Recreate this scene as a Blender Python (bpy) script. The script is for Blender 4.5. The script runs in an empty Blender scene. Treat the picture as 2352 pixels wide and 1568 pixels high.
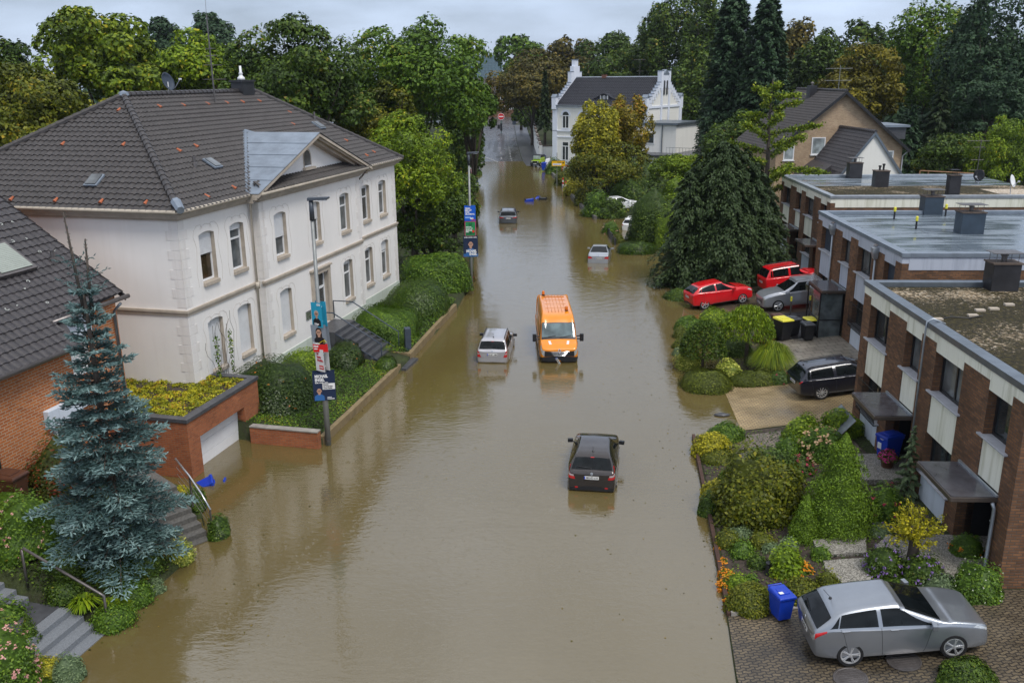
import bpy, bmesh, math, random
import numpy as np
from mathutils import Vector, Matrix

SC = bpy.context.scene
COL = SC.collection
RAD = math.radians

# ------------------------------------------------------------------ camera
F_PX, PITCH, ROLL, CAM_H = 2050.0, RAD(16.5), RAD(0.5), 14.2
cam_data = bpy.data.cameras.new("camera")
cam_data.sensor_width = 36.0
cam_data.lens = 36.0*F_PX/2352.0
cam_data.clip_start = 0.2
cam_data.clip_end = 3000.0
cam = bpy.data.objects.new("camera", cam_data)
COL.objects.link(cam)
cam.matrix_world = Matrix.Translation((0, 0, CAM_H)) @ Matrix.Rotation(RAD(90) - PITCH, 4, 'X') @ Matrix.Rotation(-ROLL, 4, 'Z')
SC.camera = cam

# ------------------------------------------------------------------ sky, sun, exposure
SUN_EL, SUN_AZ = RAD(58), RAD(146)       # azimuth clockwise from +Y
world = bpy.data.worlds.new("World")
SC.world = world
world.use_nodes = True
wn, wl = world.node_tree.nodes, world.node_tree.links
wn.clear()
w_out = wn.new("ShaderNodeOutputWorld")
w_bg = wn.new("ShaderNodeBackground")
w_bg.inputs["Strength"].default_value = 0.1
w_sky = wn.new("ShaderNodeTexSky")
w_sky.sky_type = 'NISHITA'
w_sky.sun_disc = False
w_sky.sun_elevation = SUN_EL
w_sky.sun_rotation = SUN_AZ
w_tc = wn.new("ShaderNodeTexCoord")
w_sep = wn.new("ShaderNodeSeparateXYZ")
wl.new(w_tc.outputs["Generated"], w_sep.inputs[0])
# an overcast sky is about three times brighter overhead than at the horizon
w_grad = wn.new("ShaderNodeValToRGB")
w_grad.color_ramp.elements[0].position = 0.0
w_grad.color_ramp.elements[0].color = (0.40, 0.485, 0.65, 1)
w_grad.color_ramp.elements[1].position = 0.75
w_grad.color_ramp.elements[1].color = (0.80, 0.83, 0.90, 1)
e = w_grad.color_ramp.elements.new(0.12)
e.color = (0.44, 0.525, 0.685, 1)
wl.new(w_sep.outputs[2], w_grad.inputs[0])
w_map = wn.new("ShaderNodeMapping")
w_map.inputs["Scale"].default_value = (1.3, 1.3, 5.0)
wl.new(w_tc.outputs["Generated"], w_map.inputs[0])
w_noise = wn.new("ShaderNodeTexNoise")
w_noise.inputs["Scale"].default_value = 3.4
w_noise.inputs["Detail"].default_value = 5
w_noise.inputs["Roughness"].default_value = 0.5
wl.new(w_map.outputs[0], w_noise.inputs["Vector"])
w_mr = wn.new("ShaderNodeMapRange")
w_mr.inputs["From Min"].default_value = 0.3
w_mr.inputs["From Max"].default_value = 0.7
w_mr.inputs["To Min"].default_value = 5.0
w_mr.inputs["To Max"].default_value = 10.6
wl.new(w_noise.outputs[0], w_mr.inputs[0])
w_scl = wn.new("ShaderNodeVectorMath")
w_scl.operation = 'SCALE'
wl.new(w_grad.outputs[0], w_scl.inputs[0])
wl.new(w_mr.outputs[0], w_scl.inputs["Scale"])
w_mix = wn.new("ShaderNodeMixRGB")
w_mix.inputs[0].default_value = 0.86
wl.new(w_sky.outputs[0], w_mix.inputs[1])
wl.new(w_scl.outputs[0], w_mix.inputs[2])
wl.new(w_mix.outputs[0], w_bg.inputs[0])
wl.new(w_bg.outputs[0], w_out.inputs[0])

sun_data = bpy.data.lights.new("sun", 'SUN')
sun_data.energy = 1.5
sun_data.angle = RAD(18)
sun_data.color = (1.0, 0.96, 0.9)
sun = bpy.data.objects.new("sun", sun_data)
COL.objects.link(sun)
sd = Vector((math.sin(SUN_AZ)*math.cos(SUN_EL), math.cos(SUN_AZ)*math.cos(SUN_EL), math.sin(SUN_EL)))
sun.rotation_euler = sd.to_track_quat('Z', 'Y').to_euler()

SC.view_settings.view_transform = 'Standard'
SC.view_settings.look = 'None'
SC.view_settings.exposure = 0.68
SC.view_settings.gamma = 1.0
SC.view_settings.use_curve_mapping = False
SC.cycles.max_bounces = 6
SC.cycles.diffuse_bounces = 3
SC.cycles.glossy_bounces = 3
SC.cycles.transmission_bounces = 3
SC.cycles.transparent_max_bounces = 4
SC.cycles.caustics_reflective = False
SC.cycles.caustics_refractive = False
SC.cycles.sample_clamp_indirect = 6.0
SC.cycles.use_denoising = True

# ------------------------------------------------------------------ measuring helpers
def ray(u, v):
 x, y = (u - 1176)/F_PX, -(v - 784)/F_PX
 c, s = math.cos(ROLL), math.sin(ROLL)
 x, y = c*x+s*y, -s*x+c*y
 return (x, math.cos(PITCH)+y*math.sin(PITCH), -math.sin(PITCH)+y*math.cos(PITCH))

def at(u, v, z=0.0):
 """the point at height z that the survey of the photograph gives for a mark"""
 d = ray(u, v)
 t = (z - CAM_H)/d[2]
 return Vector((d[0]*t, d[1]*t, z))

def far(u, v, Y):
 d = ray(u, v)
 t = Y/d[1]
 return Vector((d[0]*t, Y, CAM_H+d[2]*t))

# ------------------------------------------------------------------ object helpers
def tag(o, label=None, cat=None, group=None, kind=None):
 if label: o["label"] = label
 if cat: o["category"] = cat
 if group: o["group"] = group
 if kind: o["kind"] = kind
 return o

def thing(name, label, cat, loc=(0, 0, 0), rz=0.0, group=None):
 o = bpy.data.objects.new(name, None)
 o.empty_display_size = 0.3
 COL.objects.link(o)
 o.location = loc
 o.rotation_euler = (0, 0, rz)
 return tag(o, label, cat, group)

def kids(o):
 return [c for c in COL.objects if c.parent == o]

def dup(root, loc, rz, label=None, group=None, scale=None):
 r = root.copy(); COL.objects.link(r)
 r.location = loc; r.rotation_euler = (0, 0, rz)
 if scale: r.scale = (scale, scale, scale)
 if label: r["label"] = label
 if group: r["group"] = group
 for ch in root.children:
  c = ch.copy(); COL.objects.link(c); c.parent = r
  for g in ch.children:
   d = g.copy(); COL.objects.link(d); d.parent = c
 return r

class MB:
 """collects shapes, then links them as ONE mesh object"""
 def __init__(s):
  s.v, s.f, s.mi = [], [], []
  s.cur = 0
 def add(s, vs, fs):
  o = len(s.v)
  s.v.extend([tuple(p) for p in vs])
  s.f.extend([tuple(i+o for i in f) for f in fs])
  s.mi.extend([s.cur]*len(fs))
  return s
 def box(s, x0, x1, y0, y1, z0, z1):
  return s.add([(x0, y0, z0), (x1, y0, z0), (x1, y1, z0), (x0, y1, z0), (x0, y0, z1), (x1, y0, z1), (x1, y1, z1), (x0, y1, z1)],
         [(0, 3, 2, 1), (4, 5, 6, 7), (0, 1, 5, 4), (1, 2, 6, 5), (2, 3, 7, 6), (3, 0, 4, 7)])
 def hexa(s, lo, hi):
  return s.add(list(lo)+list(hi), [(0, 3, 2, 1), (4, 5, 6, 7), (0, 1, 5, 4), (1, 2, 6, 5), (2, 3, 7, 6), (3, 0, 4, 7)])
 def mbox(s, M, sx, sy, sz):
  a, b, c = sx/2, sy/2, sz/2
  P = [M @ Vector(p) for p in ((-a, -b, -c), (a, -b, -c), (a, b, -c), (-a, b, -c), (-a, -b, c), (a, -b, c), (a, b, c), (-a, b, c))]
  return s.add(P, [(0, 3, 2, 1), (4, 5, 6, 7), (0, 1, 5, 4), (1, 2, 6, 5), (2, 3, 7, 6), (3, 0, 4, 7)])
 def quad(s, a, b, c, d):
  return s.add([a, b, c, d], [(0, 1, 2, 3)])
 def ngon(s, pts):
  return s.add(pts, [tuple(range(len(pts)))])
 def extrude(s, pts, vec):
  n = len(pts); vec = Vector(vec)
  V = [Vector(p) for p in pts]+[Vector(p)+vec for p in pts]
  F = [tuple(reversed(range(n))), tuple(range(n, 2*n))]+[(i, (i+1) % n, n+(i+1) % n, n+i) for i in range(n)]
  return s.add(V, F)
 def tube(s, pts, r, n=6, caps=True):
  pts = [Vector(p) for p in pts]
  rs = r if isinstance(r, (list, tuple)) else [r]*len(pts)
  V, Fc = [], []
  ref = None
  for i, p in enumerate(pts):
   d = (pts[min(i+1, len(pts) - 1)] - pts[max(i - 1, 0)])
   d = d.normalized() if d.length > 1e-9 else Vector((0, 0, 1))
   if ref is None:
    ref = Vector((1, 0, 0)) if abs(d.x) < 0.8 else Vector((0, 1, 0))
   a = (ref - d*ref.dot(d)).normalized(); b = d.cross(a); ref = a
   for k in range(n):
    t = 2*math.pi*k/n
    V.append(p+(a*math.cos(t)+b*math.sin(t))*rs[i])
  for i in range(len(pts) - 1):
   for k in range(n):
    k2 = (k+1) % n
    Fc.append((i*n+k, i*n+k2, (i+1)*n+k2, (i+1)*n+k))
  if caps:
   Fc.append(tuple(reversed(range(n)))); Fc.append(tuple(range((len(pts) - 1)*n, len(pts)*n)))
  return s.add(V, Fc)
 def cyl(s, p0, p1, r, n=12):
  return s.tube([p0, p1], r, n)
 def lathe(s, prof, n=16, c=(0, 0, 0), M=None):
  V, Fc = [], []
  for (r, z) in prof:
   for k in range(n):
    t = 2*math.pi*k/n
    p = Vector((r*math.cos(t), r*math.sin(t), z))
    p = (M @ p) if M else p+Vector(c)
    V.append(p)
  for i in range(len(prof) - 1):
   for k in range(n):
    k2 = (k+1) % n
    Fc.append((i*n+k, i*n+k2, (i+1)*n+k2, (i+1)*n+k))
  Fc.append(tuple(reversed(range(n)))); Fc.append(tuple(range((len(prof) - 1)*n, len(prof)*n)))
  return s.add(V, Fc)
 def grid(s, fn, nu, nv):
  V = [fn(i/nu, j/nv) for i in range(nu+1) for j in range(nv+1)]
  Fc = [(i*(nv+1)+j, (i+1)*(nv+1)+j, (i+1)*(nv+1)+j+1, i*(nv+1)+j+1) for i in range(nu) for j in range(nv)]
  return s.add(V, Fc)
 def build(s, name, m, parent=None, smooth=False, uv=False, bevel=0, weld=False, bseg=2, auto=None):
  me = bpy.data.meshes.new(name)
  me.from_pydata([tuple(p) for p in s.v], [], s.f)
  ms = m if isinstance(m, (list, tuple)) else [m]
  for k in ms: me.materials.append(k)
  if len(ms) > 1:
   me.polygons.foreach_set("material_index", s.mi)
  if weld:
   b = bmesh.new(); b.from_mesh(me)
   bmesh.ops.remove_doubles(b, verts=b.verts, dist=1e-4)
   bmesh.ops.recalc_face_normals(b, faces=b.faces)
   b.to_mesh(me); b.free()
  if smooth:
   me.polygons.foreach_set("use_smooth", [True]*len(me.polygons))
  if uv: box_uv(me)
  me.update()
  o = bpy.data.objects.new(name, me)
  COL.objects.link(o)
  if parent: o.parent = parent
  if bevel:
   md = o.modifiers.new("bevel", 'BEVEL'); md.width = bevel; md.segments = bseg; md.limit_method = 'ANGLE'; md.angle_limit = RAD(40)
  return o

def box_uv(me):
 nv, nl, nf = len(me.vertices), len(me.loops), len(me.polygons)
 co = np.empty(nv*3, 'f'); me.vertices.foreach_get("co", co); co = co.reshape(-1, 3)
 li = np.empty(nl, 'i'); me.loops.foreach_get("vertex_index", li)
 nr = np.empty(nf*3, 'f'); me.polygons.foreach_get("normal", nr); nr = nr.reshape(-1, 3)
 ls = np.empty(nf, 'i'); me.polygons.foreach_get("loop_start", ls)
 lt = np.empty(nf, 'i'); me.polygons.foreach_get("loop_total", lt)
 fi = np.repeat(np.arange(nf), lt)
 ax = np.argmax(np.abs(nr)*np.array([1, 1, .9]), axis=1)[fi]
 p = co[li]
 uv = np.where((ax == 0)[:, None], p[:, [1, 2]], np.where((ax == 1)[:, None], p[:, [0, 2]], p[:, [0, 1]]))
 lay = me.uv_layers.new(name="UVMap")
 lay.data.foreach_set("uv", uv.astype('f').ravel())

def np_mesh(name, V, Fq, m, parent=None, tint=None, smooth=False):
 """fast mesh from numpy arrays of vertices and quads"""
 me = bpy.data.meshes.new(name)
 nv, nf = len(V), len(Fq)
 me.vertices.add(nv); me.vertices.foreach_set("co", np.ascontiguousarray(V, 'f').ravel())
 me.loops.add(nf*4); me.loops.foreach_set("vertex_index", np.ascontiguousarray(Fq, 'i').ravel())
 me.polygons.add(nf)
 me.polygons.foreach_set("loop_start", np.arange(nf, dtype='i')*4)
 if tint is not None:
  a = me.attributes.new("tint", 'FLOAT', 'POINT')
  a.data.foreach_set("value", np.ascontiguousarray(tint, 'f'))
 me.materials.append(m)
 if smooth: me.polygons.foreach_set("use_smooth", [True]*nf)
 me.update(calc_edges=True)
 o = bpy.data.objects.new(name, me)
 COL.objects.link(o)
 if parent: o.parent = parent
 return o
# ------------------------------------------------------------------ materials
class NT:
 def __init__(s, name):
  s.m = bpy.data.materials.new(name)
  s.m.use_nodes = True
  s.t = s.m.node_tree
  s.t.nodes.clear()
  s.out = s.t.nodes.new("ShaderNodeOutputMaterial")
 def n(s, typ, **kw):
  nd = s.t.nodes.new(typ)
  for k, v in kw.items():
   if hasattr(nd, k) and k not in nd.inputs:
    setattr(nd, k, v)
   else:
    s.set(nd, k, v)
  return nd
 def set(s, nd, k, v):
  inp = nd.inputs[k]
  if isinstance(v, bpy.types.NodeSocket):
   s.t.links.new(v, inp)
  else:
   if isinstance(v, (tuple, list)) and len(v) == 3 and inp.type == 'RGBA':
    v = (*v, 1)
   inp.default_value = v
 def pos(s):
  return s.n("ShaderNodeTexCoord").outputs["Object"]
 def wpos(s):
  return s.n("ShaderNodeNewGeometry").outputs["Position"]
 def uv(s):
  return s.n("ShaderNodeTexCoord").outputs["UV"]
 def noise(s, vec, scale, detail=3, rough=0.55):
  nd = s.n("ShaderNodeTexNoise", Scale=scale, Detail=detail, Roughness=rough)
  if vec is not None: s.set(nd, "Vector", vec)
  return nd.outputs[0]
 def ramp(s, fac, stops, interp='LINEAR'):
  nd = s.n("ShaderNodeValToRGB")
  nd.color_ramp.interpolation = interp
  el = nd.color_ramp.elements
  el[0].position, el[0].color = stops[0][0], (*stops[0][1], 1)
  el[1].position, el[1].color = stops[-1][0], (*stops[-1][1], 1)
  for p, c in stops[1:-1]:
   x = el.new(p); x.color = (*c, 1)
  s.set(nd, 0, fac)
  return nd.outputs[0]
 def rng(s, v, a, b, c, d):
  nd = s.n("ShaderNodeMapRange")
  s.set(nd, 0, v)
  for i, x in enumerate((a, b, c, d)): nd.inputs[i+1].default_value = x
  return nd.outputs[0]
 def mix(s, fac, a, b, mode='MIX'):
  nd = s.n("ShaderNodeMixRGB"); nd.blend_type = mode
  s.set(nd, 0, fac); s.set(nd, 1, a); s.set(nd, 2, b)
  return nd.outputs[0]
 def math(s, op, a, b=0.0):
  nd = s.n("ShaderNodeMath"); nd.operation = op
  s.set(nd, 0, a); s.set(nd, 1, b)
  return nd.outputs[0]
 def mapping(s, vec, scale=(1, 1, 1), rot=(0, 0, 0), loc=(0, 0, 0)):
  nd = s.n("ShaderNodeMapping")
  s.set(nd, 0, vec)
  nd.inputs["Scale"].default_value = scale; nd.inputs["Rotation"].default_value = rot; nd.inputs["Location"].default_value = loc
  return nd.outputs[0]
 def bump(s, h, strength=0.3, dist=0.02):
  return s.n("ShaderNodeBump", Strength=strength, Distance=dist, Height=h).outputs[0]
 def bsdf(s, color, rough=0.5, metal=0.0, spec=0.5, normal=None, coat=0.0, ior=1.45, coat_rough=0.03):
  b = s.n("ShaderNodeBsdfPrincipled")
  s.set(b, "Base Color", color); s.set(b, "Roughness", rough); s.set(b, "Metallic", metal)
  s.set(b, "Specular IOR Level", spec); s.set(b, "IOR", ior)
  s.set(b, "Coat Weight", coat); s.set(b, "Coat Roughness", coat_rough)
  if normal is not None: s.set(b, "Normal", normal)
  return b.outputs[0]
 def done(s, sh):
  s.t.links.new(sh, s.out.inputs[0]); return s.m

def mul(c, k): return tuple(x*k for x in c)

def plain(name, c, rough=0.5, metal=0.0, var=0.18, scale=3.0, spec=0.5, coat=0.0, bump=0.0, bscale=40):
 """a paint, plastic, stone or metal with a little dirt and unevenness of its own"""
 t = NT(name)
 p = t.pos()
 n1 = t.noise(p, scale, 4, 0.6)
 col = t.ramp(n1, [(0.3, mul(c, 1 - var)), (0.7, mul(c, 1+var*0.6))])
 nrm = None
 if bump:
  nrm = t.bump(t.noise(p, bscale, 3), bump, 0.01)
 r = t.rng(t.noise(p, scale*2.3, 3), 0.3, 0.7, max(0.02, rough - 0.07), min(1, rough+0.07))
 return t.done(t.bsdf(col, r, metal, spec, nrm, coat))

def car_paint(name, c, metal=0.6, rough=0.3, flake=True):
 t = NT(name)
 p = t.pos()
 n1 = t.noise(p, 2.0, 3)
 col = t.ramp(n1, [(0.3, mul(c, 0.93)), (0.7, mul(c, 1.04))])
 drops = t.n("ShaderNodeTexVoronoi", Vector=p, Scale=55.0)
 h = t.rng(drops.outputs["Distance"], 0.0, 0.35, 1.0, 0.0)
 nrm = t.bump(h, 0.10, 0.004)
 return t.done(t.bsdf(col, rough, metal, 0.5, nrm, 0.8))

def glass(name, c=(0.02, 0.025, 0.028), rough=0.06, spec=0.6):
 t = NT(name)
 p = t.pos()
 n1 = t.noise(p, 1.4, 2)
 col = t.ramp(n1, [(0.35, mul(c, 0.6)), (0.65, mul(c, 1.5))])
 return t.done(t.bsdf(col, rough, 0.0, spec, None, 0.0, 1.5))

def brick(name, c1, c2, mortar, bw=0.25, bh=0.083, msize=0.012, var=0.5, rough=0.8, stain=(0.6, 1.0), bias=0.0):
 t = NT(name)
 uv = t.uv()
 b = t.n("ShaderNodeTexBrick", Vector=uv, Scale=1.0)
 b.inputs["Color1"].default_value = (*c1, 1); b.inputs["Color2"].default_value = (*c2, 1); b.inputs["Mortar"].default_value = (*mortar, 1)
 b.inputs["Mortar Size"].default_value = msize; b.inputs["Brick Width"].default_value = bw; b.inputs["Row Height"].default_value = bh
 b.inputs["Bias"].default_value = bias
 b.inputs["Mortar Smooth"].default_value = 0.3
 n2 = t.noise(uv, 0.7, 5, 0.65)
 n3 = t.noise(uv, 9.0, 2)
 c = t.mix(1.0, b.outputs["Color"], t.ramp(n2, [(0.3, (stain[0],)*3), (0.65, (stain[1],)*3)]), 'MULTIPLY')
 c = t.mix(0.35, c, t.ramp(n3, [(0.3, (0.7, 0.7, 0.7)), (0.7, (1.25, 1.2, 1.15))]), 'MULTIPLY')
 h = t.math('SUBTRACT', 1.0, b.outputs["Fac"])
 return t.done(t.bsdf(c, rough, 0, 0.35, t.bump(h, 0.5, 0.01)))

def foliage(name, stops, rough=0.55, trans=0.17):
 """leaves: every leaf has its own tint between the stops"""
 t = NT(name)
 a = t.n("ShaderNodeAttribute"); a.attribute_name = "tint"
 col = t.ramp(a.outputs["Fac"], stops)
 n1 = t.noise(t.wpos(), 0.6, 3)
 col = t.mix(1.0, col, t.ramp(n1, [(0.3, (0.88, 0.9, 0.86)), (0.7, (1.12, 1.1, 1.0))]), 'MULTIPLY')
 b = t.bsdf(col, rough, 0, 0.35)
 tr = t.n("ShaderNodeBsdfTranslucent"); t.set(tr, "Color", t.mix(1.0, col, (1.15, 1.25, 0.7), 'MULTIPLY'))
 mx = t.n("ShaderNodeMixShader"); mx.inputs[0].default_value = trans
 t.t.links.new(b, mx.inputs[1]); t.t.links.new(tr.outputs[0], mx.inputs[2])
 return t.done(mx.outputs[0])

def render_wall(name, c, dirt=(0.75, 0.72, 0.66), amount=0.5, rough=0.85):
 """painted render with rain streaks and grime"""
 t = NT(name)
 p = t.pos()
 n1 = t.noise(p, 0.5, 5, 0.6)
 st = t.noise(t.mapping(p, (2.2, 2.2, 0.16)), 1.6, 5, 0.65)
 f = t.math('MULTIPLY', t.rng(st, 0.48, 0.75, 0, 1), amount)
 col = t.ramp(n1, [(0.3, mul(c, 0.95)), (0.7, mul(c, 1.03))])
 col = t.mix(f, col, t.mix(1.0, col, dirt, 'MULTIPLY'))
 return t.done(t.bsdf(col, rough, 0, 0.3, t.bump(t.noise(p, 60, 3), 0.12, 0.01)))

M = {}
M['white_wall'] = render_wall('white_render', (0.80, 0.775, 0.745), (0.82, 0.80, 0.76), 0.22)
M['villa_wall'] = render_wall('villa_render', (0.80, 0.79, 0.74), (0.8, 0.8, 0.75), 0.35)
M['villa_trim'] = render_wall('villa_trim', (0.72, 0.76, 0.84), (0.7, 0.72, 0.75), 0.4)
M['cream'] = render_wall('cream_panel', (0.80, 0.80, 0.69), (0.5, 0.5, 0.4), 0.8)
M['bluegrey'] = render_wall('bluegrey_panel', (0.46, 0.50, 0.58), (0.6, 0.62, 0.66), 0.8)
M['pale_panel'] = render_wall('pale_panel', (0.60, 0.66, 0.74), (0.6, 0.6, 0.6), 0.5)
M['plinth'] = render_wall('green_plinth', (0.55, 0.60, 0.53), (0.7, 0.72, 0.66), 0.6)
M['stone_trim'] = plain('stone_trim', (0.44, 0.38, 0.31), 0.8, var=0.2, scale=2)
M['groove'] = plain('groove_line', (0.50, 0.46, 0.41), 0.9, var=0.05)
M['quoin'] = render_wall('quoin_render', (0.74, 0.71, 0.68), (0.72, 0.68, 0.62), 0.6)
M['brick_orange'] = brick('brick_orange', (0.56, 0.185, 0.052), (0.41, 0.12, 0.036), (0.48, 0.36, 0.25), 0.28, 0.095, 0.014, stain=(0.78, 1.05))
M['brick_red'] = brick('brick_red', (0.43, 0.135, 0.05), (0.30, 0.085, 0.035), (0.26, 0.17, 0.11), 0.24, 0.075, 0.010, stain=(0.7, 1.05))
M['brick_brown'] = brick('brick_brown', (0.25, 0.120, 0.056), (0.115, 0.060, 0.034), (0.11, 0.08, 0.06), 0.25, 0.082, 0.014, stain=(0.6, 1.15))
M['brick_beige'] = brick('brick_beige', (0.50, 0.36, 0.22), (0.38, 0.25, 0.15), (0.42, 0.35, 0.27), 0.25, 0.083, 0.014, stain=(0.75, 1.05))
M['tile_dark'] = plain('tile_dark', (0.045, 0.040, 0.042), 0.42, var=0.45, scale=6, spec=0.6, bump=0.15)
M['tile_grey'] = plain('tile_grey', (0.046, 0.040, 0.038), 0.45, var=0.45, scale=5, spec=0.6, bump=0.15)
M['tile_black'] = plain('tile_black', (0.020, 0.021, 0.028), 0.4, var=0.4, scale=3, spec=0.35)
M['tile_orange'] = plain('tile_orange', (0.42, 0.12, 0.05), 0.6, var=0.2)
M['zinc'] = plain('zinc', (0.22, 0.26, 0.31), 0.45, 0.3, var=0.25, scale=1.5)
M['flashing'] = plain('flashing', (0.17, 0.20, 0.23), 0.35, 0.6, var=0.2, scale=2)
M['flash_light'] = plain('flash_light', (0.42, 0.46, 0.5), 0.35, 0.6, var=0.2, scale=2)
M['gutter'] = plain('gutter', (0.42, 0.37, 0.30), 0.55, 0.0, var=0.2)
M['downpipe'] = plain('downpipe', (0.38, 0.42, 0.46), 0.4, 0.5, var=0.2)
M['beige_pipe'] = plain('beige_pipe', (0.52, 0.46, 0.38), 0.55, var=0.15)
M['white_frame'] = plain('white_frame', (0.78, 0.79, 0.80), 0.35, var=0.06)
M['dark_frame'] = plain('dark_frame', (0.018, 0.018, 0.02), 0.4, var=0.2)
M['shutter'] = plain('shutter', (0.68, 0.69, 0.70), 0.5, var=0.08)
M['shutter_blue'] = plain('shutter_blue', (0.035, 0.05, 0.075), 0.5, var=0.1)
M['pane'] = glass('window_pane', (0.035, 0.042, 0.045))
M['curtain'] = glass('curtain_pane', (0.10, 0.11, 0.115), 0.1)
M['curtain_white'] = glass('curtain_white_pane', (0.28, 0.32, 0.33), 0.12)
M['pane_warm'] = glass('pane_warm', (0.05, 0.035, 0.02), 0.08)
M['sill_light'] = plain('sill_light', (0.42, 0.43, 0.46), 0.5, var=0.15)
M['black_iron'] = plain('black_iron', (0.012, 0.012, 0.014), 0.5, var=0.2)
M['rail_blue'] = plain('rail_blue', (0.045, 0.06, 0.085), 0.45, var=0.15)
M['steel'] = plain('steel', (0.55, 0.56, 0.57), 0.28, 0.9, var=0.1)
M['steel_dark'] = plain('steel_dark', (0.16, 0.145, 0.14), 0.35, 0.6, var=0.2)
M['galv'] = plain('galvanised', (0.24, 0.25, 0.245), 0.5, 0.35, var=0.15, scale=2)
M['lamp_head'] = plain('lamp_head', (0.06, 0.07, 0.085), 0.4, 0.3)
M['concrete'] = plain('concrete', (0.30, 0.28, 0.25), 0.85, var=0.3, scale=2.5, bump=0.3)
M['granite'] = plain('granite', (0.20, 0.215, 0.235), 0.5, var=0.4, scale=40, bump=0.2)
M['slab_dark'] = plain('slab_dark', (0.07, 0.072, 0.08), 0.35, var=0.3, scale=4)
M['canopy_top'] = plain('canopy_top', (0.085, 0.085, 0.095), 0.18, 0.0, var=0.35, scale=2.5, spec=0.8)
M['canopy_side'] = plain('canopy_side', (0.07, 0.055, 0.045), 0.4, var=0.2)
M['chimney'] = plain('chimney_clad', (0.030, 0.030, 0.034), 0.4, var=0.4, scale=2)
M['chimney_blue'] = plain('chimney_blue', (0.040, 0.060, 0.085), 0.4, var=0.25, scale=2)
M['chimney_cap'] = plain('chimney_cap', (0.10, 0.075, 0.06), 0.8, var=0.3)
M['yellow_plastic'] = plain('yellow_plastic', (0.72, 0.66, 0.06), 0.4, var=0.08)
M['black_plastic'] = plain('black_plastic', (0.016, 0.017, 0.02), 0.38, var=0.2)
M['grey_plastic'] = plain('grey_plastic', (0.05, 0.055, 0.065), 0.4, var=0.2)
M['brown_plastic'] = plain('brown_plastic', (0.085, 0.035, 0.02), 0.4, var=0.2)
M['blue_plastic'] = plain('blue_plastic', (0.008, 0.045, 0.42), 0.36, var=0.1)
M['white_plastic'] = plain('white_plastic', (0.72, 0.73, 0.74), 0.4, var=0.06)
M['tyre'] = plain('tyre', (0.012, 0.012, 0.013), 0.7, var=0.2)
M['concrete_wet'] = plain('concrete_wet', (0.115, 0.11, 0.10), 0.6, var=0.35, scale=14, bump=0.3)
M['rim'] = plain('rim', (0.62, 0.63, 0.64), 0.3, 0.6, var=0.1)
M['chrome'] = plain('chrome', (0.7, 0.71, 0.72), 0.12, 1.0, var=0.05)
M['car_glass'] = glass('car_glass', (0.006, 0.008, 0.009), 0.04, 0.25)
M['van_glass'] = glass('van_glass', (0.10, 0.14, 0.15), 0.05, 0.6)
M['red_light'] = plain('red_light', (0.50, 0.012, 0.014), 0.15, var=0.15, scale=8, coat=0.5)
M['clear_light'] = plain('clear_light', (0.55, 0.57, 0.58), 0.12, 0.4, var=0.35, scale=18, coat=0.6)
M['amber'] = plain('amber', (0.62, 0.16, 0.015), 0.2, var=0.1)
M['plate_white'] = plain('plate_white', (0.78, 0.78, 0.76), 0.4, var=0.05)
M['plate_blue'] = plain('plate_blue', (0.01, 0.05, 0.45), 0.4)
M['ink'] = plain('ink', (0.012, 0.012, 0.014), 0.5)
M['white_ink'] = plain('white_ink', (0.80, 0.80, 0.80), 0.5, var=0.03)
M['red_ink'] = plain('red_ink', (0.55, 0.02, 0.03), 0.5)
M['sign_yellow'] = plain('sign_yellow', (0.80, 0.46, 0.0), 0.4, var=0.05)
M['sign_blue'] = plain('sign_blue', (0.0, 0.13, 0.62), 0.4, var=0.05)
M['sign_red'] = plain('sign_red', (0.55, 0.015, 0.02), 0.4, var=0.05)
M['soil'] = plain('soil', (0.058, 0.044, 0.034), 0.95, var=0.6, scale=9, bump=0.8, bscale=25)
M['bark'] = plain('bark', (0.075, 0.060, 0.048), 0.9, var=0.4, scale=6, bump=0.6, bscale=14)
M['terracotta'] = plain('terracotta', (0.17, 0.075, 0.05), 0.8, var=0.3, scale=5)
M['rust'] = plain('rust_edge', (0.065, 0.034, 0.024), 0.8, var=0.35)
M['wood'] = plain('wood', (0.26, 0.14, 0.07), 0.7, var=0.3)
M['mat_black'] = plain('mat_black', (0.014, 0.014, 0.016), 0.9, var=0.3, scale=20)
M['asphalt'] = plain('asphalt', (0.062, 0.062, 0.066), 0.28, var=0.4, scale=0.6, spec=0.6, bump=0.25, bscale=30)
M['marking'] = plain('marking', (0.26, 0.26, 0.26), 0.5, var=0.25, scale=6)
M['garage_white'] = plain('garage_white', (0.78, 0.79, 0.81), 0.4, var=0.05)
M['skin'] = plain('print_skin', (0.52, 0.30, 0.21), 0.5, var=0.08)
M['pavers'] = None

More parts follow.
